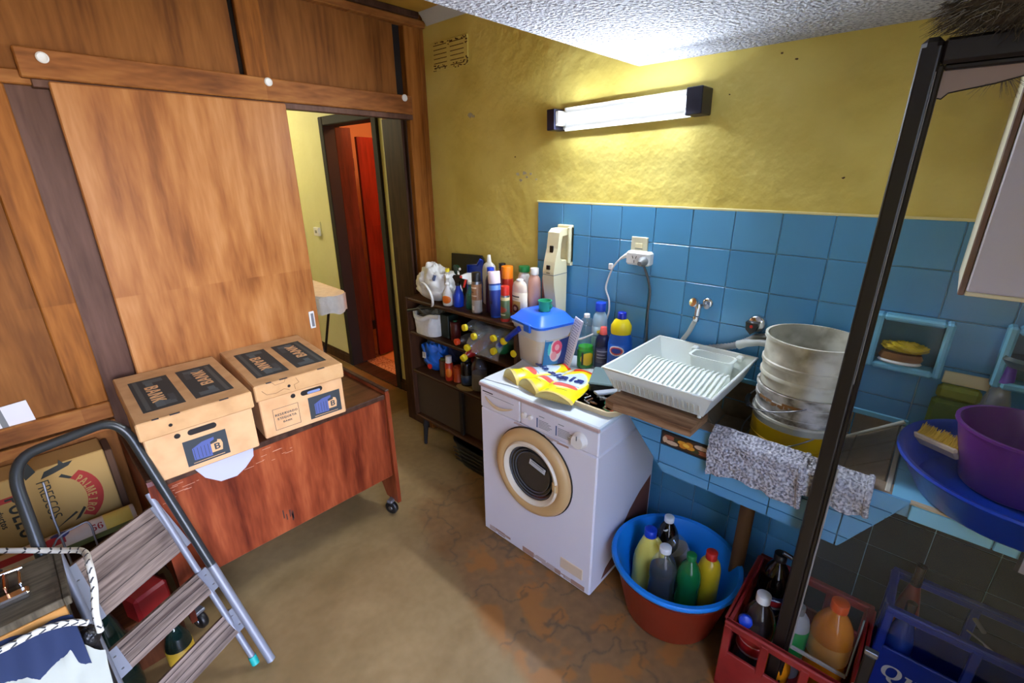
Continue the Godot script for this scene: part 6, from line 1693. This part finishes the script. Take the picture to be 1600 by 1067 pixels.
func cart_and_boxes() -> void:
	var c := thing("rolling_cart", "low red-brown wooden rolling cart with black castors in front of the sliding door", "cart")
	part(c, "cart_top", box(Vector3(0.055, 0.68, 0.80), Vector3(0.553, 0.70, 1.74), 0.003), M.cart_top)
	part(c, "front_panel", box(Vector3(0.534, 0.24, 0.803), Vector3(0.551, 0.68, 1.74), 0.003), M.cart_wood)
	part(c, "edge_band", box(Vector3(0.549, 0.678, 0.803), Vector3(0.555, 0.701, 1.74), 0.002), M.dark_wood)
	var prof := [Vector2(0.05, 0.08), Vector2(0.13, 0.08), Vector2(0.2, 0.2), Vector2(0.40, 0.2), Vector2(0.47, 0.08), Vector2(0.572, 0.08), Vector2(0.563, 0.70), Vector2(0.556, 0.715), Vector2(0.05, 0.722)]
	for z in [0.792, 1.73]:
		part(c, "end_panel", extrude(prof, 0.02), M.cart_wood, Vector3(0, 0, z))
		part(c, "end_cap_strip", box(Vector3(0.05, 0.716, z - 0.011), Vector3(0.563, 0.725, z + 0.011), 0.003), M.dark_wood)
		for x in [0.1, 0.525]:
			var k := part(c, "castor", lathe(pv([0, -0.014, 0.03, -0.014, 0.036, -0.008, 0.036, 0.008, 0.03, 0.014, 0, 0.014]), 24), M.black_plastic, Vector3(x, 0.038, z + (0.022 if z < 1.0 else -0.022)), Vector3(90, 20, 0))
			part(k, "hub", cyl(0.012, 0.032, 12), M.steel, Vector3(0, -0.016, 0))
			part(k, "fork", box(Vector3(-0.015, -0.02, -0.05), Vector3(0.015, 0.02, -0.034), 0.003), M.zinc)
	var scr := mat("scratch_pale", c8(196, 150, 124), 0.7)
	var sr := RandomNumberGenerator.new()
	sr.seed = 6
	for i in 26:
		var z0 := sr.randf_range(1.25, 1.68)
		var y0 := sr.randf_range(0.60, 0.665)
		part(c, "scratch", box(Vector3(0.5508, y0, z0), Vector3(0.5514, y0 + 0.0012, z0 + sr.randf_range(0.008, 0.04)), 0.0001), scr)
	var knot := mat("dark_knot", c8(52, 24, 16), 0.6)
	for i in 7:
		var y0 := sr.randf_range(0.28, 0.36)
		var z0 := sr.randf_range(1.30, 1.36)
		part(c, "dark_streak", box(Vector3(0.5508, y0, z0), Vector3(0.5513, y0 + sr.randf_range(0.02, 0.05), z0 + sr.randf_range(0.002, 0.006)), 0.0002), knot)
	part(c, "stretcher", box(Vector3(0.1, 0.2, 0.80), Vector3(0.13, 0.23, 1.74), 0.003), M.pine)
	# white plastic slip hanging over the front edge
	one("plastic_slip", "white plastic slip caught under the left archive box and hanging over the cart edge", "plastic sheet", extrude([Vector2(-1.60, 0.70), Vector2(-1.40, 0.70), Vector2(-1.405, 0.66), Vector2(-1.44, 0.625), Vector2(-1.475, 0.605), Vector2(-1.53, 0.61), Vector2(-1.575, 0.65)], 0.002), mat("slip_white", c8(176, 176, 192), 0.45), Vector3(0.5575, 0, 0), Vector3(0, 90, 0))
	archive_box("plain-fronted brown archive box, left of the two on the rolling cart", Vector3(0.318, 0.7005, 1.537), -2.5, 0.505, 0.335, false)
	archive_box("brown archive box with printed label frame, right one on the rolling cart", Vector3(0.308, 0.7005, 1.158), -4.5, 0.505, 0.335, true)


func archive_box(label: String, at: Vector3, turn: float, L: float, W: float, second: bool) -> void:
	var b := thing("archive_box", label, "box", at, turn, "printed archive boxes on the cart")
	var dark: Material = mat("box_ink", c8(44, 50, 54), 0.7) if not M.has("box_ink") else M.box_ink
	var tan_: Material = mat("box_letter", c8(206, 160, 112), 0.8) if not M.has("box_letter") else M.box_letter
	var h := 0.235
	# body with hand hole in the front: four walls and a floor
	part(b, "box_body", box(Vector3(-L / 2, 0, -W / 2), Vector3(L / 2, h - 0.012, W / 2), 0.004), M.card)
	var lid := part(b, "lid", box(Vector3(-L / 2 - 0.008, h - 0.066, -W / 2 - 0.009), Vector3(L / 2 + 0.008, h, W / 2 + 0.009), 0.004), M.card_lid)
	# hand hole and round hole on the front
	var fx := L / 2
	var sgn := -1.0
	var hz := 0.0 if not second else -0.035
	var hole := []
	for i in 8:
		var a := -PI / 2 + PI * i / 7.0
		hole.append(Vector2(0.034 + 0.011 * cos(a), 0.011 * sin(a)))
	for i in 8:
		var a := PI / 2 + PI * i / 7.0
		hole.append(Vector2(-0.034 + 0.011 * cos(a), 0.011 * sin(a)))
	var hn := part(b, "hand_hole", extrude(hole, 0.001), M.black_gap, Vector3(fx + 0.0006, 0.148, hz), Vector3(0, 90, 0))
	if second:
		part(hn, "plastic_inside", extrude(hole, 0.001), mat("inside_blue", c8(120, 136, 180), 0.4), Vector3(0.008, -0.004, 0.0008)).scale = Vector3(0.6, 0.5, 1)
	part(b, "round_hole", cyl(0.0095, 0.001, 14, 0.0002), M.black_gap, Vector3(fx + 0.0003, 0.15, hz + 0.075), Vector3(0, 0, -90))
	part(lid, "round_hole", cyl(0.006, 0.001, 12, 0.0002), M.black_gap, Vector3(fx + 0.0083, h - 0.034, hz + 0.085), Vector3(0, 0, -90))
	# printed front panel: tower block and a letter
	var pz := 0.0 if not second else -0.082
	var py := 0.07
	var pnl := part(b, "front_print", card(0.135, 0.10), dark, Vector3(fx + 0.0003, py, pz), Vector3(0, 90, 0))
	part(pnl, "tower_print", extrude(pv([-0.045, -0.032, 0.012, -0.036, 0.012, 0.018, 0.026, 0.024, 0.026, 0.034, -0.012, 0.03, -0.045, 0.014]), 0.0006), mat("print_blue", c8(74, 86, 140), 0.7) if not M.has("print_blue") else M.print_blue, Vector3(0, 0, 0.0008))
	for i in 5:
		part(pnl, "tower_line", box(Vector3(-0.041 + i * 0.011, -0.03, 0.0010), Vector3(-0.0395 + i * 0.011, 0.014, 0.0013), 0.0001), dark)
	part(pnl, "hand_print", extrude(pv([0.012, -0.026, 0.046, -0.026, 0.05, 0.0, 0.046, 0.016, 0.036, 0.02, 0.034, 0.012, 0.012, 0.008]), 0.0006), tan_, Vector3(0, 0, 0.001))
	letters(pnl, "B", 0.024, dark, Transform3D(Basis(), Vector3(0.031, -0.006, 0.0018)), false, true, 1.1, 0.0006)
	part(pnl, "small_print", box(Vector3(-0.05, -0.0435, 0.0006), Vector3(0.05, -0.0415, 0.0012), 0.0001), tan_)
	if second:
		for q in [[-0.05, 0.045, 0.05, 0.0465], [-0.05, -0.0465, 0.05, -0.045], [-0.05, -0.045, -0.0485, 0.045], [0.0485, -0.045, 0.05, 0.045]]:
			part(b, "label_frame", box(Vector3(q[0], q[1], 0), Vector3(q[2], q[3], 0.0007), 0.0001), dark, Vector3(fx, py, 0.076), Vector3(0, 90, 0))
		var i := 0
		for t in ["RESERVADO", "ETIQUETA", "BANK"]:
			letters(b, t, 0.0095 if i < 2 else 0.008, dark, Transform3D(Basis(Vector3.UP, PI / 2), Vector3(fx + 0.0005, py + 0.018 - i * 0.018, 0.076)), false, true, 1.2, 0.0005)
			i += 1
		for q in [[[0.15, 0.21], [0.135, 0.19], [0.1, 0.186], [0.07, 0.195], [0.05, 0.185]], [[0.02, 0.228], [0.01, 0.205], [0.03, 0.20], [0.028, 0.18]], [[0.11, 0.234], [0.1, 0.22], [0.065, 0.222], [0.06, 0.234]]]:
			var pts := []
			for p in q:
				pts.append(Vector3(fx + 0.0085, p[1], p[0]))
			part(lid, "torn_crease", tube(pts, 0.0007, 4), M.jar_brown if M.has("jar_brown") else dark)
	# the two lid panels
	for k in 2:
		var s := 1.0 if k == 0 else -1.0
		var pm: Material = M.lid_print if M.has("lid_print") else print_mat("lid_print", 160, 64, c8(46, 52, 52), [
			["r", 0.03, 0.8, 0.94, 0.12, c8(74, 80, 78)], ["r", 0.06, 0.45, 0.2, 0.2, c8(82, 94, 98)], ["r", 0.05, 0.16, 0.11, 0.5, c8(74, 86, 90)], ["r", 0.8, 0.16, 0.13, 0.5, c8(74, 86, 90)], ["r", 0.74, 0.44, 0.2, 0.22, c8(82, 94, 98)], ["r", 0.64, 0.14, 0.2, 0.16, c8(60, 68, 70)]], 0.75)
		part(lid, "lid_print", card(0.34, 0.125), pm, Vector3(0.01, h, s * 0.078), Vector3(-90, 0.0 if k == 0 else 180.0, 0))
		# letters read along the box, tops towards the middle
		letters(lid, "BANK", 0.042, tan_, Transform3D(Basis(Vector3(s, 0, 0), Vector3(0, 0, -s), Vector3.UP), Vector3(0.02 * s, h + 0.001, s * 0.078 + s * 0.004)), false, true, 1.15, 0.0007)
	for q in [[-0.1, 0.03], [0.05, 0.03], [0.11, 0.02]]:
		part(lid, "edge_nick", box(Vector3(L / 2 - 0.002, h - 0.0005, q[0]), Vector3(L / 2 + 0.0084, h + 0.0006, q[0] + q[1]), 0.0002), M.box_ink)


func prism(c: Array, t: float) -> ArrayMesh:
	var n: Vector3 = ((c[1] - c[0]) as Vector3).cross(c[3] - c[0]).normalized()
	if n.y < 0:
		n = -n
	var st := begin()
	var d := []
	var mid := Vector3.ZERO
	for p in c:
		d.append(p - n * t)
		mid += p / 4.0
	quad(st, c[0], c[1], c[2], c[3], n)
	quad(st, d[0], d[1], d[2], d[3], -n)
	for i in 4:
		var j := (i + 1) % 4
		quad(st, c[i], c[j], d[j], d[i], (c[i] + c[j]) / 2 - mid)
	return st.commit()


func ladder_corner() -> void:
	var l := thing("step_ladder", "folded metal step ladder with three worn wooden treads leaning at the left", "ladder")
	var ptn := mat("ladder_paint", c8(48, 50, 50), 0.35, 0.3)
	var galv := mat("ladder_galvanised", c8(128, 130, 138), 0.5, 0.35)
	var RF := Vector3(0.885, 0.014, 1.582)
	var RT := Vector3(0.500, 0.95, 1.75)
	var LT := Vector3(0.575, 0.95, 2.01)
	var LF := Vector3(1.075, 0.014, 2.02)
	var path := [RF, RF.lerp(RT, 0.45), RF.lerp(RT, 0.8)]
	var a := RT.lerp(RF, 0.09)
	var b := RT.lerp(LT, 0.24)
	var c := LT.lerp(RT, 0.24)
	var d := LT.lerp(LF, 0.09)
	for i in 9:
		var t := i / 8.0
		path.append(a.lerp(RT, t).lerp(RT.lerp(b, t), t))
	for i in 9:
		var t := i / 8.0
		path.append(c.lerp(LT, t).lerp(LT.lerp(d, t), t))
	path.append(LT.lerp(LF, 0.4))
	path.append(LF)
	part(l, "tube_frame", tube(path, 0.0145, 12), ptn)
	part(l, "bare_tube_end", tube([RF, RF.lerp(RT, 0.42)], 0.0149, 12), galv)
	# inner rails that carry the treads
	for q in [[Vector3(0.848, 0.02, 1.625), Vector3(0.545, 0.67, 1.742)], [Vector3(1.0, 0.02, 1.95), Vector3(0.69, 0.67, 1.985)]]:
		var r := part(l, "step_rail", tube([q[0], q[1]], 0.011, 10), galv)
		part(r, "rubber_foot", tube([q[0] + Vector3(0.003, -0.012, 0), q[0].lerp(q[1], 0.03)], 0.0135, 12), mat("foot_teal", c8(20, 150, 140), 0.5) if not M.has("foot_teal") else M.foot_teal)
	var treads := [
		[Vector3(0.623, 0.46, 1.679), Vector3(0.559, 0.63, 1.727), Vector3(0.717, 0.63, 1.985), Vector3(0.79, 0.46, 1.968)],
		[Vector3(0.712, 0.30, 1.64), Vector3(0.682, 0.38, 1.667), Vector3(0.835, 0.38, 1.972), Vector3(0.868, 0.30, 1.958)],
		[Vector3(0.789, 0.14, 1.61), Vector3(0.75, 0.21, 1.635), Vector3(0.905, 0.21, 1.95), Vector3(0.945, 0.14, 1.935)]]
	for t in treads:
		var p := part(l, "tread", prism(t, 0.022), M.grey_wood)
		var n: Vector3 = (t[1] - t[0]).cross(t[3] - t[0]).normalized()
		n = n if n.y > 0 else -n
		for s in 2:
			var e0: Vector3 = t[0] if s == 0 else t[3]
			var e1: Vector3 = t[1] if s == 0 else t[2]
			var i0: Vector3 = e0.lerp(t[3] if s == 0 else t[0], 0.1)
			var i1: Vector3 = e1.lerp(t[2] if s == 0 else t[1], 0.1)
			var br := part(p, "bracket", prism([e0 + n * 0.003, e1 + n * 0.003, i1 + n * 0.003, i0 + n * 0.003], 0.003), galv)
		for g in 3:
			var u := 0.22 + 0.3 * g
			var g0: Vector3 = t[0].lerp(t[1], u).lerp(t[3].lerp(t[2], u), 0.11) + n * 0.0006
			var g1: Vector3 = t[0].lerp(t[1], u).lerp(t[3].lerp(t[2], u), 0.9) + n * 0.0006
			part(p, "crack", tube([g0, g0.lerp(g1, 0.4) + (t[1] - t[0]).normalized() * 0.003, g1], 0.0013, 4), M.black_gap)
		for s in [0.05, 0.95]:
			for u in [0.25, 0.75]:
				part(p, "screw", lathe(pv([0, 0.001, 0.003, 0.0007, 0.0042, 0]), 8), M.steel, t[0].lerp(t[1], u).lerp(t[3].lerp(t[2], u), s) + n * 0.0035)
	# wooden stool at the bottom left
	var st := thing("wooden_stool", "grey weathered wooden stool with raw pine edge at the bottom left corner", "stool")
	part(st, "stool_top", box(Vector3(0.745, 0.70, 1.99), Vector3(0.972, 0.722, 2.5), 0.002), M.stool_wood)
	part(st, "pine_edge", box(Vector3(0.955, 0.645, 1.99), Vector3(0.976, 0.70, 2.5), 0.002), M.pine)
	part(st, "side_board", box(Vector3(0.745, 0.645, 1.988), Vector3(0.955, 0.70, 2.005), 0.002), M.stool_wood)
	part(st, "end_strip", box(Vector3(0.745, 0.7, 1.976), Vector3(0.976, 0.724, 1.989), 0.002), M.stool_wood)
	for q in [[0.77, 2.02], [0.93, 2.05], [0.77, 2.46], [0.93, 2.46]]:
		part(st, "leg", box(Vector3(q[0] - 0.02, 0, q[1] - 0.02), Vector3(q[0] + 0.02, 0.645, q[1] + 0.02), 0.003), M.stool_wood)
	# chrome tool and black lump on the stool
	var cl := thing("chrome_clamp", "chrome folding clamp with copper reflections lying on the wooden stool", "clamp", Vector3(0.89, 0.7235, 2.075), 0.0)
	part(cl, "base_plate", box(Vector3(-0.012, 0.0, -0.035), Vector3(0.018, 0.018, 0.16), 0.004), M.chrome)
	part(cl, "side_arm", box(Vector3(-0.085, 0.006, -0.026), Vector3(-0.012, 0.03, -0.02), 0.002), M.chrome)
	part(cl, "side_arm", box(Vector3(-0.085, 0.006, 0.0), Vector3(-0.012, 0.036, 0.006), 0.002), mat("copper_shine", c8(214, 150, 110), 0.2, 1.0))
	part(cl, "pivot_bar", tube([Vector3(-0.08, 0.03, -0.03), Vector3(-0.08, 0.034, 0.012)], 0.006, 10), M.chrome)
	one("black_tool_body", "black moulded tool body beside the chrome clamp on the wooden stool", "tool", bag_mesh(0.055, 0.03, 0.06, 0.2, 101), M.black_plastic, Vector3(0.80, 0.723, 2.14))
	# ropes
	var flecks := mat("rope_fleck", c8(62, 62, 64), 0.8)
	var rope_m := mat("rope_white", c8(206, 202, 188), 0.85)
	rope("black-flecked white rope that crosses the stool top and hangs down by the ladder", [Vector3(0.62, 0.731, 2.11), Vector3(0.706, 0.731, 2.031), Vector3(0.775, 0.733, 1.972), Vector3(0.86, 0.755, 1.93), Vector3(0.955, 0.772, 1.925), Vector3(0.99, 0.73, 1.93), Vector3(1.0, 0.66, 1.945), Vector3(1.0, 0.60, 1.95)], rope_m, flecks)
	rope("black-flecked white rope end lying across the front of the stool's pine edge", [Vector3(1.0, 0.70, 2.17), Vector3(1.003, 0.689, 2.107), Vector3(1.003, 0.689, 2.043), Vector3(1.003, 0.672, 1.995), Vector3(1.003, 0.645, 1.965)], rope_m, flecks)
	# cloths hanging in front of the stool
	one("navy_cloth", "dark navy blue cloth hanging below the pine edge of the stool", "cloth", sheet(16, 12, func(u, v): return Vector3(0.985 + 0.008 * sin(u * 13 + v * 3) + 0.03 * v, 0.70 - 0.045 * u * 0.5 - 0.24 * v, 2.16 - 0.175 * u), 0.003, Vector3.RIGHT), mat("navy_cloth", c8(30, 44, 78), 0.85))
	one("white_garment", "creased off-white cloth draped in the bottom left corner", "cloth", sheet(24, 14, func(u, v):
		var jag: float = 0.03 * absf(sin(u * 7.0)) + 0.02 * sin(u * 17)
		return Vector3(0.99 + 0.13 * v + 0.006 * sin(u * 20 + v * 6), 0.60 - 0.06 * u + jag * (1 - v) - 0.19 * v + 0.006 * sin(u * 11 + v * 14), 2.17 - 0.215 * u + 0.02 * v), 0.004, Vector3(1, 1, 0)), mat("garment", c8(172, 174, 160), 0.9))
	var kb := thing("black_knob_tool", "black knob with a chrome arc hanging beside the navy cloth", "tool", Vector3(0.955, 0.57, 1.972))
	part(kb, "knob", bag_mesh(0.026, 0.026, 0.022, 0.15, 104), M.black_plastic, Vector3(0, -0.03, 0))
	part(kb, "chrome_arc", tube(smooth_path([Vector3(0.02, -0.04, 0.05), Vector3(0.022, -0.032, 0.03), Vector3(0.022, -0.045, 0.01), Vector3(0.02, -0.07, 0.0)], 5), 0.006, 8), M.chrome)
	part(kb, "hanger_bar", box(Vector3(-0.012, -0.565, -0.012), Vector3(0.012, -0.02, 0.012), 0.003), M.black_plastic)
	# things on the floor behind the treads
	one("red_tin_box", "dark red square tin box seen between the upper ladder treads", "box", bbox(0.09, 0.11, 0.11, 0.01), mat("tin_box_red", c8(130, 22, 24), 0.4), Vector3(0.545, 0.215, 1.835), Vector3(0, 20, 0))
	one("dark_block", "dark wooden block on the floor that carries the red tin box", "block", bbox(0.2, 0.213, 0.24, 0.004), M.cart_top, Vector3(0.47, 0.0, 1.88))
	var gb := glassy("demijohn_glass", c8(20, 44, 38), 0.75, 0.06)
	bottle("glass_bottle", "dark green glass bottle behind the top ladder tread", Vector3(0.62, 0.0, 1.96), 0.42, 0.05, "jug", gb, M.black_plastic, {"cap_r": 0.3})
	bottle("glass_bottle", "dark green glass bottle with yellow label behind the middle ladder tread", Vector3(0.66, 0.0, 1.80), 0.22, 0.042, "jug", gb, M.black_plastic, {"cap_r": 0.4, "label": mat("label_yellow", c8(206, 170, 50), 0.5), "la": 0.2, "lb": 0.5})
	# printed carton and paper roll behind the ladder
	var ct := thing("printed_carton", "old yellowed carton with red arc print standing behind the step ladder", "box", Vector3(0, 0, 0))
	var old := mat("old_carton", c8(176, 140, 78), 0.85)
	part(ct, "carton_body", box(Vector3(0.02, 0.0, 1.80), Vector3(0.149, 0.704, 2.36), 0.004), old)
	part(ct, "side_flap", box(Vector3(0.02, 0.3, 1.775), Vector3(0.14, 0.69, 1.798), 0.003), mat("flap_brown", c8(86, 58, 36), 0.85))
	var red := mat("print_red", c8(160, 44, 32), 0.75)
	var arc := []
	for i in 15:
		var t := deg_to_rad(-62.0 + 124.0 * i / 14.0)
		arc.append(Vector2(1.925 - 0.088 * cos(t), 0.55 + 0.118 * sin(t)))
	for i in 15:
		var t := deg_to_rad(62.0 - 124.0 * i / 14.0)
		arc.append(Vector2(1.94 - 0.056 * cos(t), 0.55 + 0.092 * sin(t)))
	var flat := Basis(Vector3(0, 0, 1), Vector3(0, 1, 0), Vector3(-1, 0, 0))
	var ast := begin()
	add_extrude(ast, arc, 0.001, Transform3D(flat, Vector3(0.1495, 0, 0)))
	part(ct, "red_arc_print", ast.commit(), red)
	var dk := mat("print_dark", c8(40, 42, 34), 0.75)
	for poly in [[Vector2(1.985, 0.665), Vector2(1.97, 0.69), Vector2(1.93, 0.70), Vector2(1.925, 0.72), Vector2(1.915, 0.70), Vector2(1.89, 0.70), Vector2(1.905, 0.685), Vector2(1.95, 0.672)], [Vector2(1.93, 0.66), Vector2(1.905, 0.635), Vector2(1.915, 0.632), Vector2(1.94, 0.652)], [Vector2(1.995, 0.45), Vector2(1.93, 0.492), Vector2(1.925, 0.485)], [Vector2(1.94, 0.455), Vector2(1.905, 0.50), Vector2(1.90, 0.492), Vector2(1.925, 0.46)], [Vector2(2.03, 0.735), Vector2(2.0, 0.74), Vector2(1.99, 0.70), Vector2(2.02, 0.68)]]:
		var s := begin()
		add_extrude(s, poly, 0.001, Transform3D(flat, Vector3(0.1495, 0, 0)))
		part(ct, "dark_leaf_print", s.commit(), dk)
	var down := Basis(Vector3(0, -1, 0), Vector3(0, 0, -1), Vector3(1, 0, 0))
	letters(ct, "FRESCOS", 0.032, dk, Transform3D(down, Vector3(0.1496, 0.575, 1.985)), false, false, 0.95)
	letters(ct, "POLLO", 0.045, dk, Transform3D(down, Vector3(0.1496, 0.55, 2.065)), false, true, 0.9)
	letters(ct, "Productos", 0.016, dk, Transform3D(down, Vector3(0.1496, 0.58, 2.11)), false, true, 1.0)
	var word := "PALMEIRO"
	for i in word.length():
		var t := deg_to_rad(46.0 - 92.0 * i / 7.0)
		var o := Basis(Vector3(1, 0, 0), t) * down
		letters(ct, word[i], 0.026, old, Transform3D(o, Vector3(0.1502, 0.55 + 0.098 * sin(t), 1.936 - 0.066 * cos(t))), false, true, 0.75, 0.0006)
	part(ct, "red_band", box(Vector3(0.149, 0.62, 2.06), Vector3(0.1498, 0.64, 2.36), 0.0002), red)
	part(thing("storage_chest", "dark low wooden chest under the paper roll behind the ladder", "chest"), "chest_body", box(Vector3(0.16, 0.0, 1.775), Vector3(0.36, 0.42, 2.3), 0.006), M.dark_wood)
	var pr := thing("paper_roll", "rolled printed paper sack with red number and blue star lying on the dark chest", "paper roll", Vector3(0.275, 0.46, 1.775))
	part(pr, "roll", lathe(pv([0, 0, 0.036, 0, 0.038, 0.004, 0.038, 0.42, 0.036, 0.424, 0, 0.424]), 24), print_mat("sack_print", 160, 200, c8(206, 186, 166), [
		["r", 0.0, 0.0, 1, 0.45, c8(200, 176, 150)], ["r", 0.5, 0.0, 0.5, 1, c8(92, 98, 56)], ["r", 0.0, 0.74, 0.4, 0.16, c8(222, 190, 84)], ["r", 0.08, 0.08, 0.1, 0.44, c8(160, 36, 44)], ["e", 0.22, 0.5, 0.07, 0.05, c8(50, 56, 120)], ["e", 0.16, 0.45, 0.05, 0.04, c8(170, 40, 50)], ["r", 0.3, 0.1, 0.04, 0.3, c8(110, 100, 60)]], 0.7), Vector3.ZERO, Vector3(90, 0, 0))
	letters(pr, "56", 0.022, red, Transform3D(Basis(Vector3(0, 0.0, -1), Vector3(-0.6, 0.8, 0), Vector3(0.8, 0.6, 0)), Vector3(0.031, 0.0235, 0.115)), true, true, 1.0, 0.001)
	var wr := thing("wire_hoop", "thin grey wire hoop standing in front of the printed carton", "wire", Vector3.ZERO)
	part(wr, "wire", tube([Vector3(0.36, 0.75, 1.972), Vector3(0.40, 0.63, 1.980), Vector3(0.44, 0.44, 1.98), Vector3(0.45, 0.0, 1.985)], 0.0035, 6), M.zinc)
	part(wr, "wire", tube(smooth_path([Vector3(0.45, 0.50, 2.03), Vector3(0.43, 0.57, 1.99), Vector3(0.42, 0.583, 1.93), Vector3(0.42, 0.575, 1.905), Vector3(0.43, 0.5, 1.905), Vector3(0.45, 0.3, 1.91)], 4), 0.003, 6), M.zinc)
	# envelope tucked behind the dado rail
	var en := thing("white_envelope", "white paper with grey stripe tucked behind the wooden rail at far left", "paper", Vector3(0.0, 0.84, 1.985), 0.0)
	part(en, "paper", box(Vector3(0.0, -0.01, -0.042), Vector3(0.003, 0.082, 0.09), 0.0005), mat("paper_white", c8(226, 224, 224), 0.8), Vector3.ZERO, Vector3(4, 0, -3))
	part(en, "grey_stripe", box(Vector3(0.003, -0.008, 0.028), Vector3(0.0036, 0.078, 0.045), 0.0002), M.grey_plastic, Vector3.ZERO, Vector3(4, 0, -3))


func rope(label: String, pts: Array, m: Material, fl: Material) -> void:
	var r := thing("rope", label, "rope")
	var path := smooth_path(pts, 8)
	part(r, "strand", tube(path, 0.0075, 10), m)
	var st := begin()
	for i in range(1, path.size() - 2, 3):
		var t: Vector3 = (path[i + 1] - path[i]).normalized()
		var s := t.cross(Vector3.UP)
		s = s.normalized() if s.length() > 0.1 else Vector3.RIGHT
		var u := s.cross(t)
		add_tube(st, [path[i] + u * 0.0062 - s * 0.003, path[i] + t * 0.006 + u * 0.0068 + s * 0.001, path[i] + t * 0.012 + u * 0.0058 + s * 0.004], 0.0022, 5)
		add_tube(st, [path[i] - u * 0.003 + s * 0.006, path[i] + t * 0.006 + s * 0.0068, path[i] + t * 0.012 + u * 0.003 + s * 0.006], 0.0022, 5)
	part(r, "dark_flecks", st.commit(), fl).set_meta("kind", "stuff")
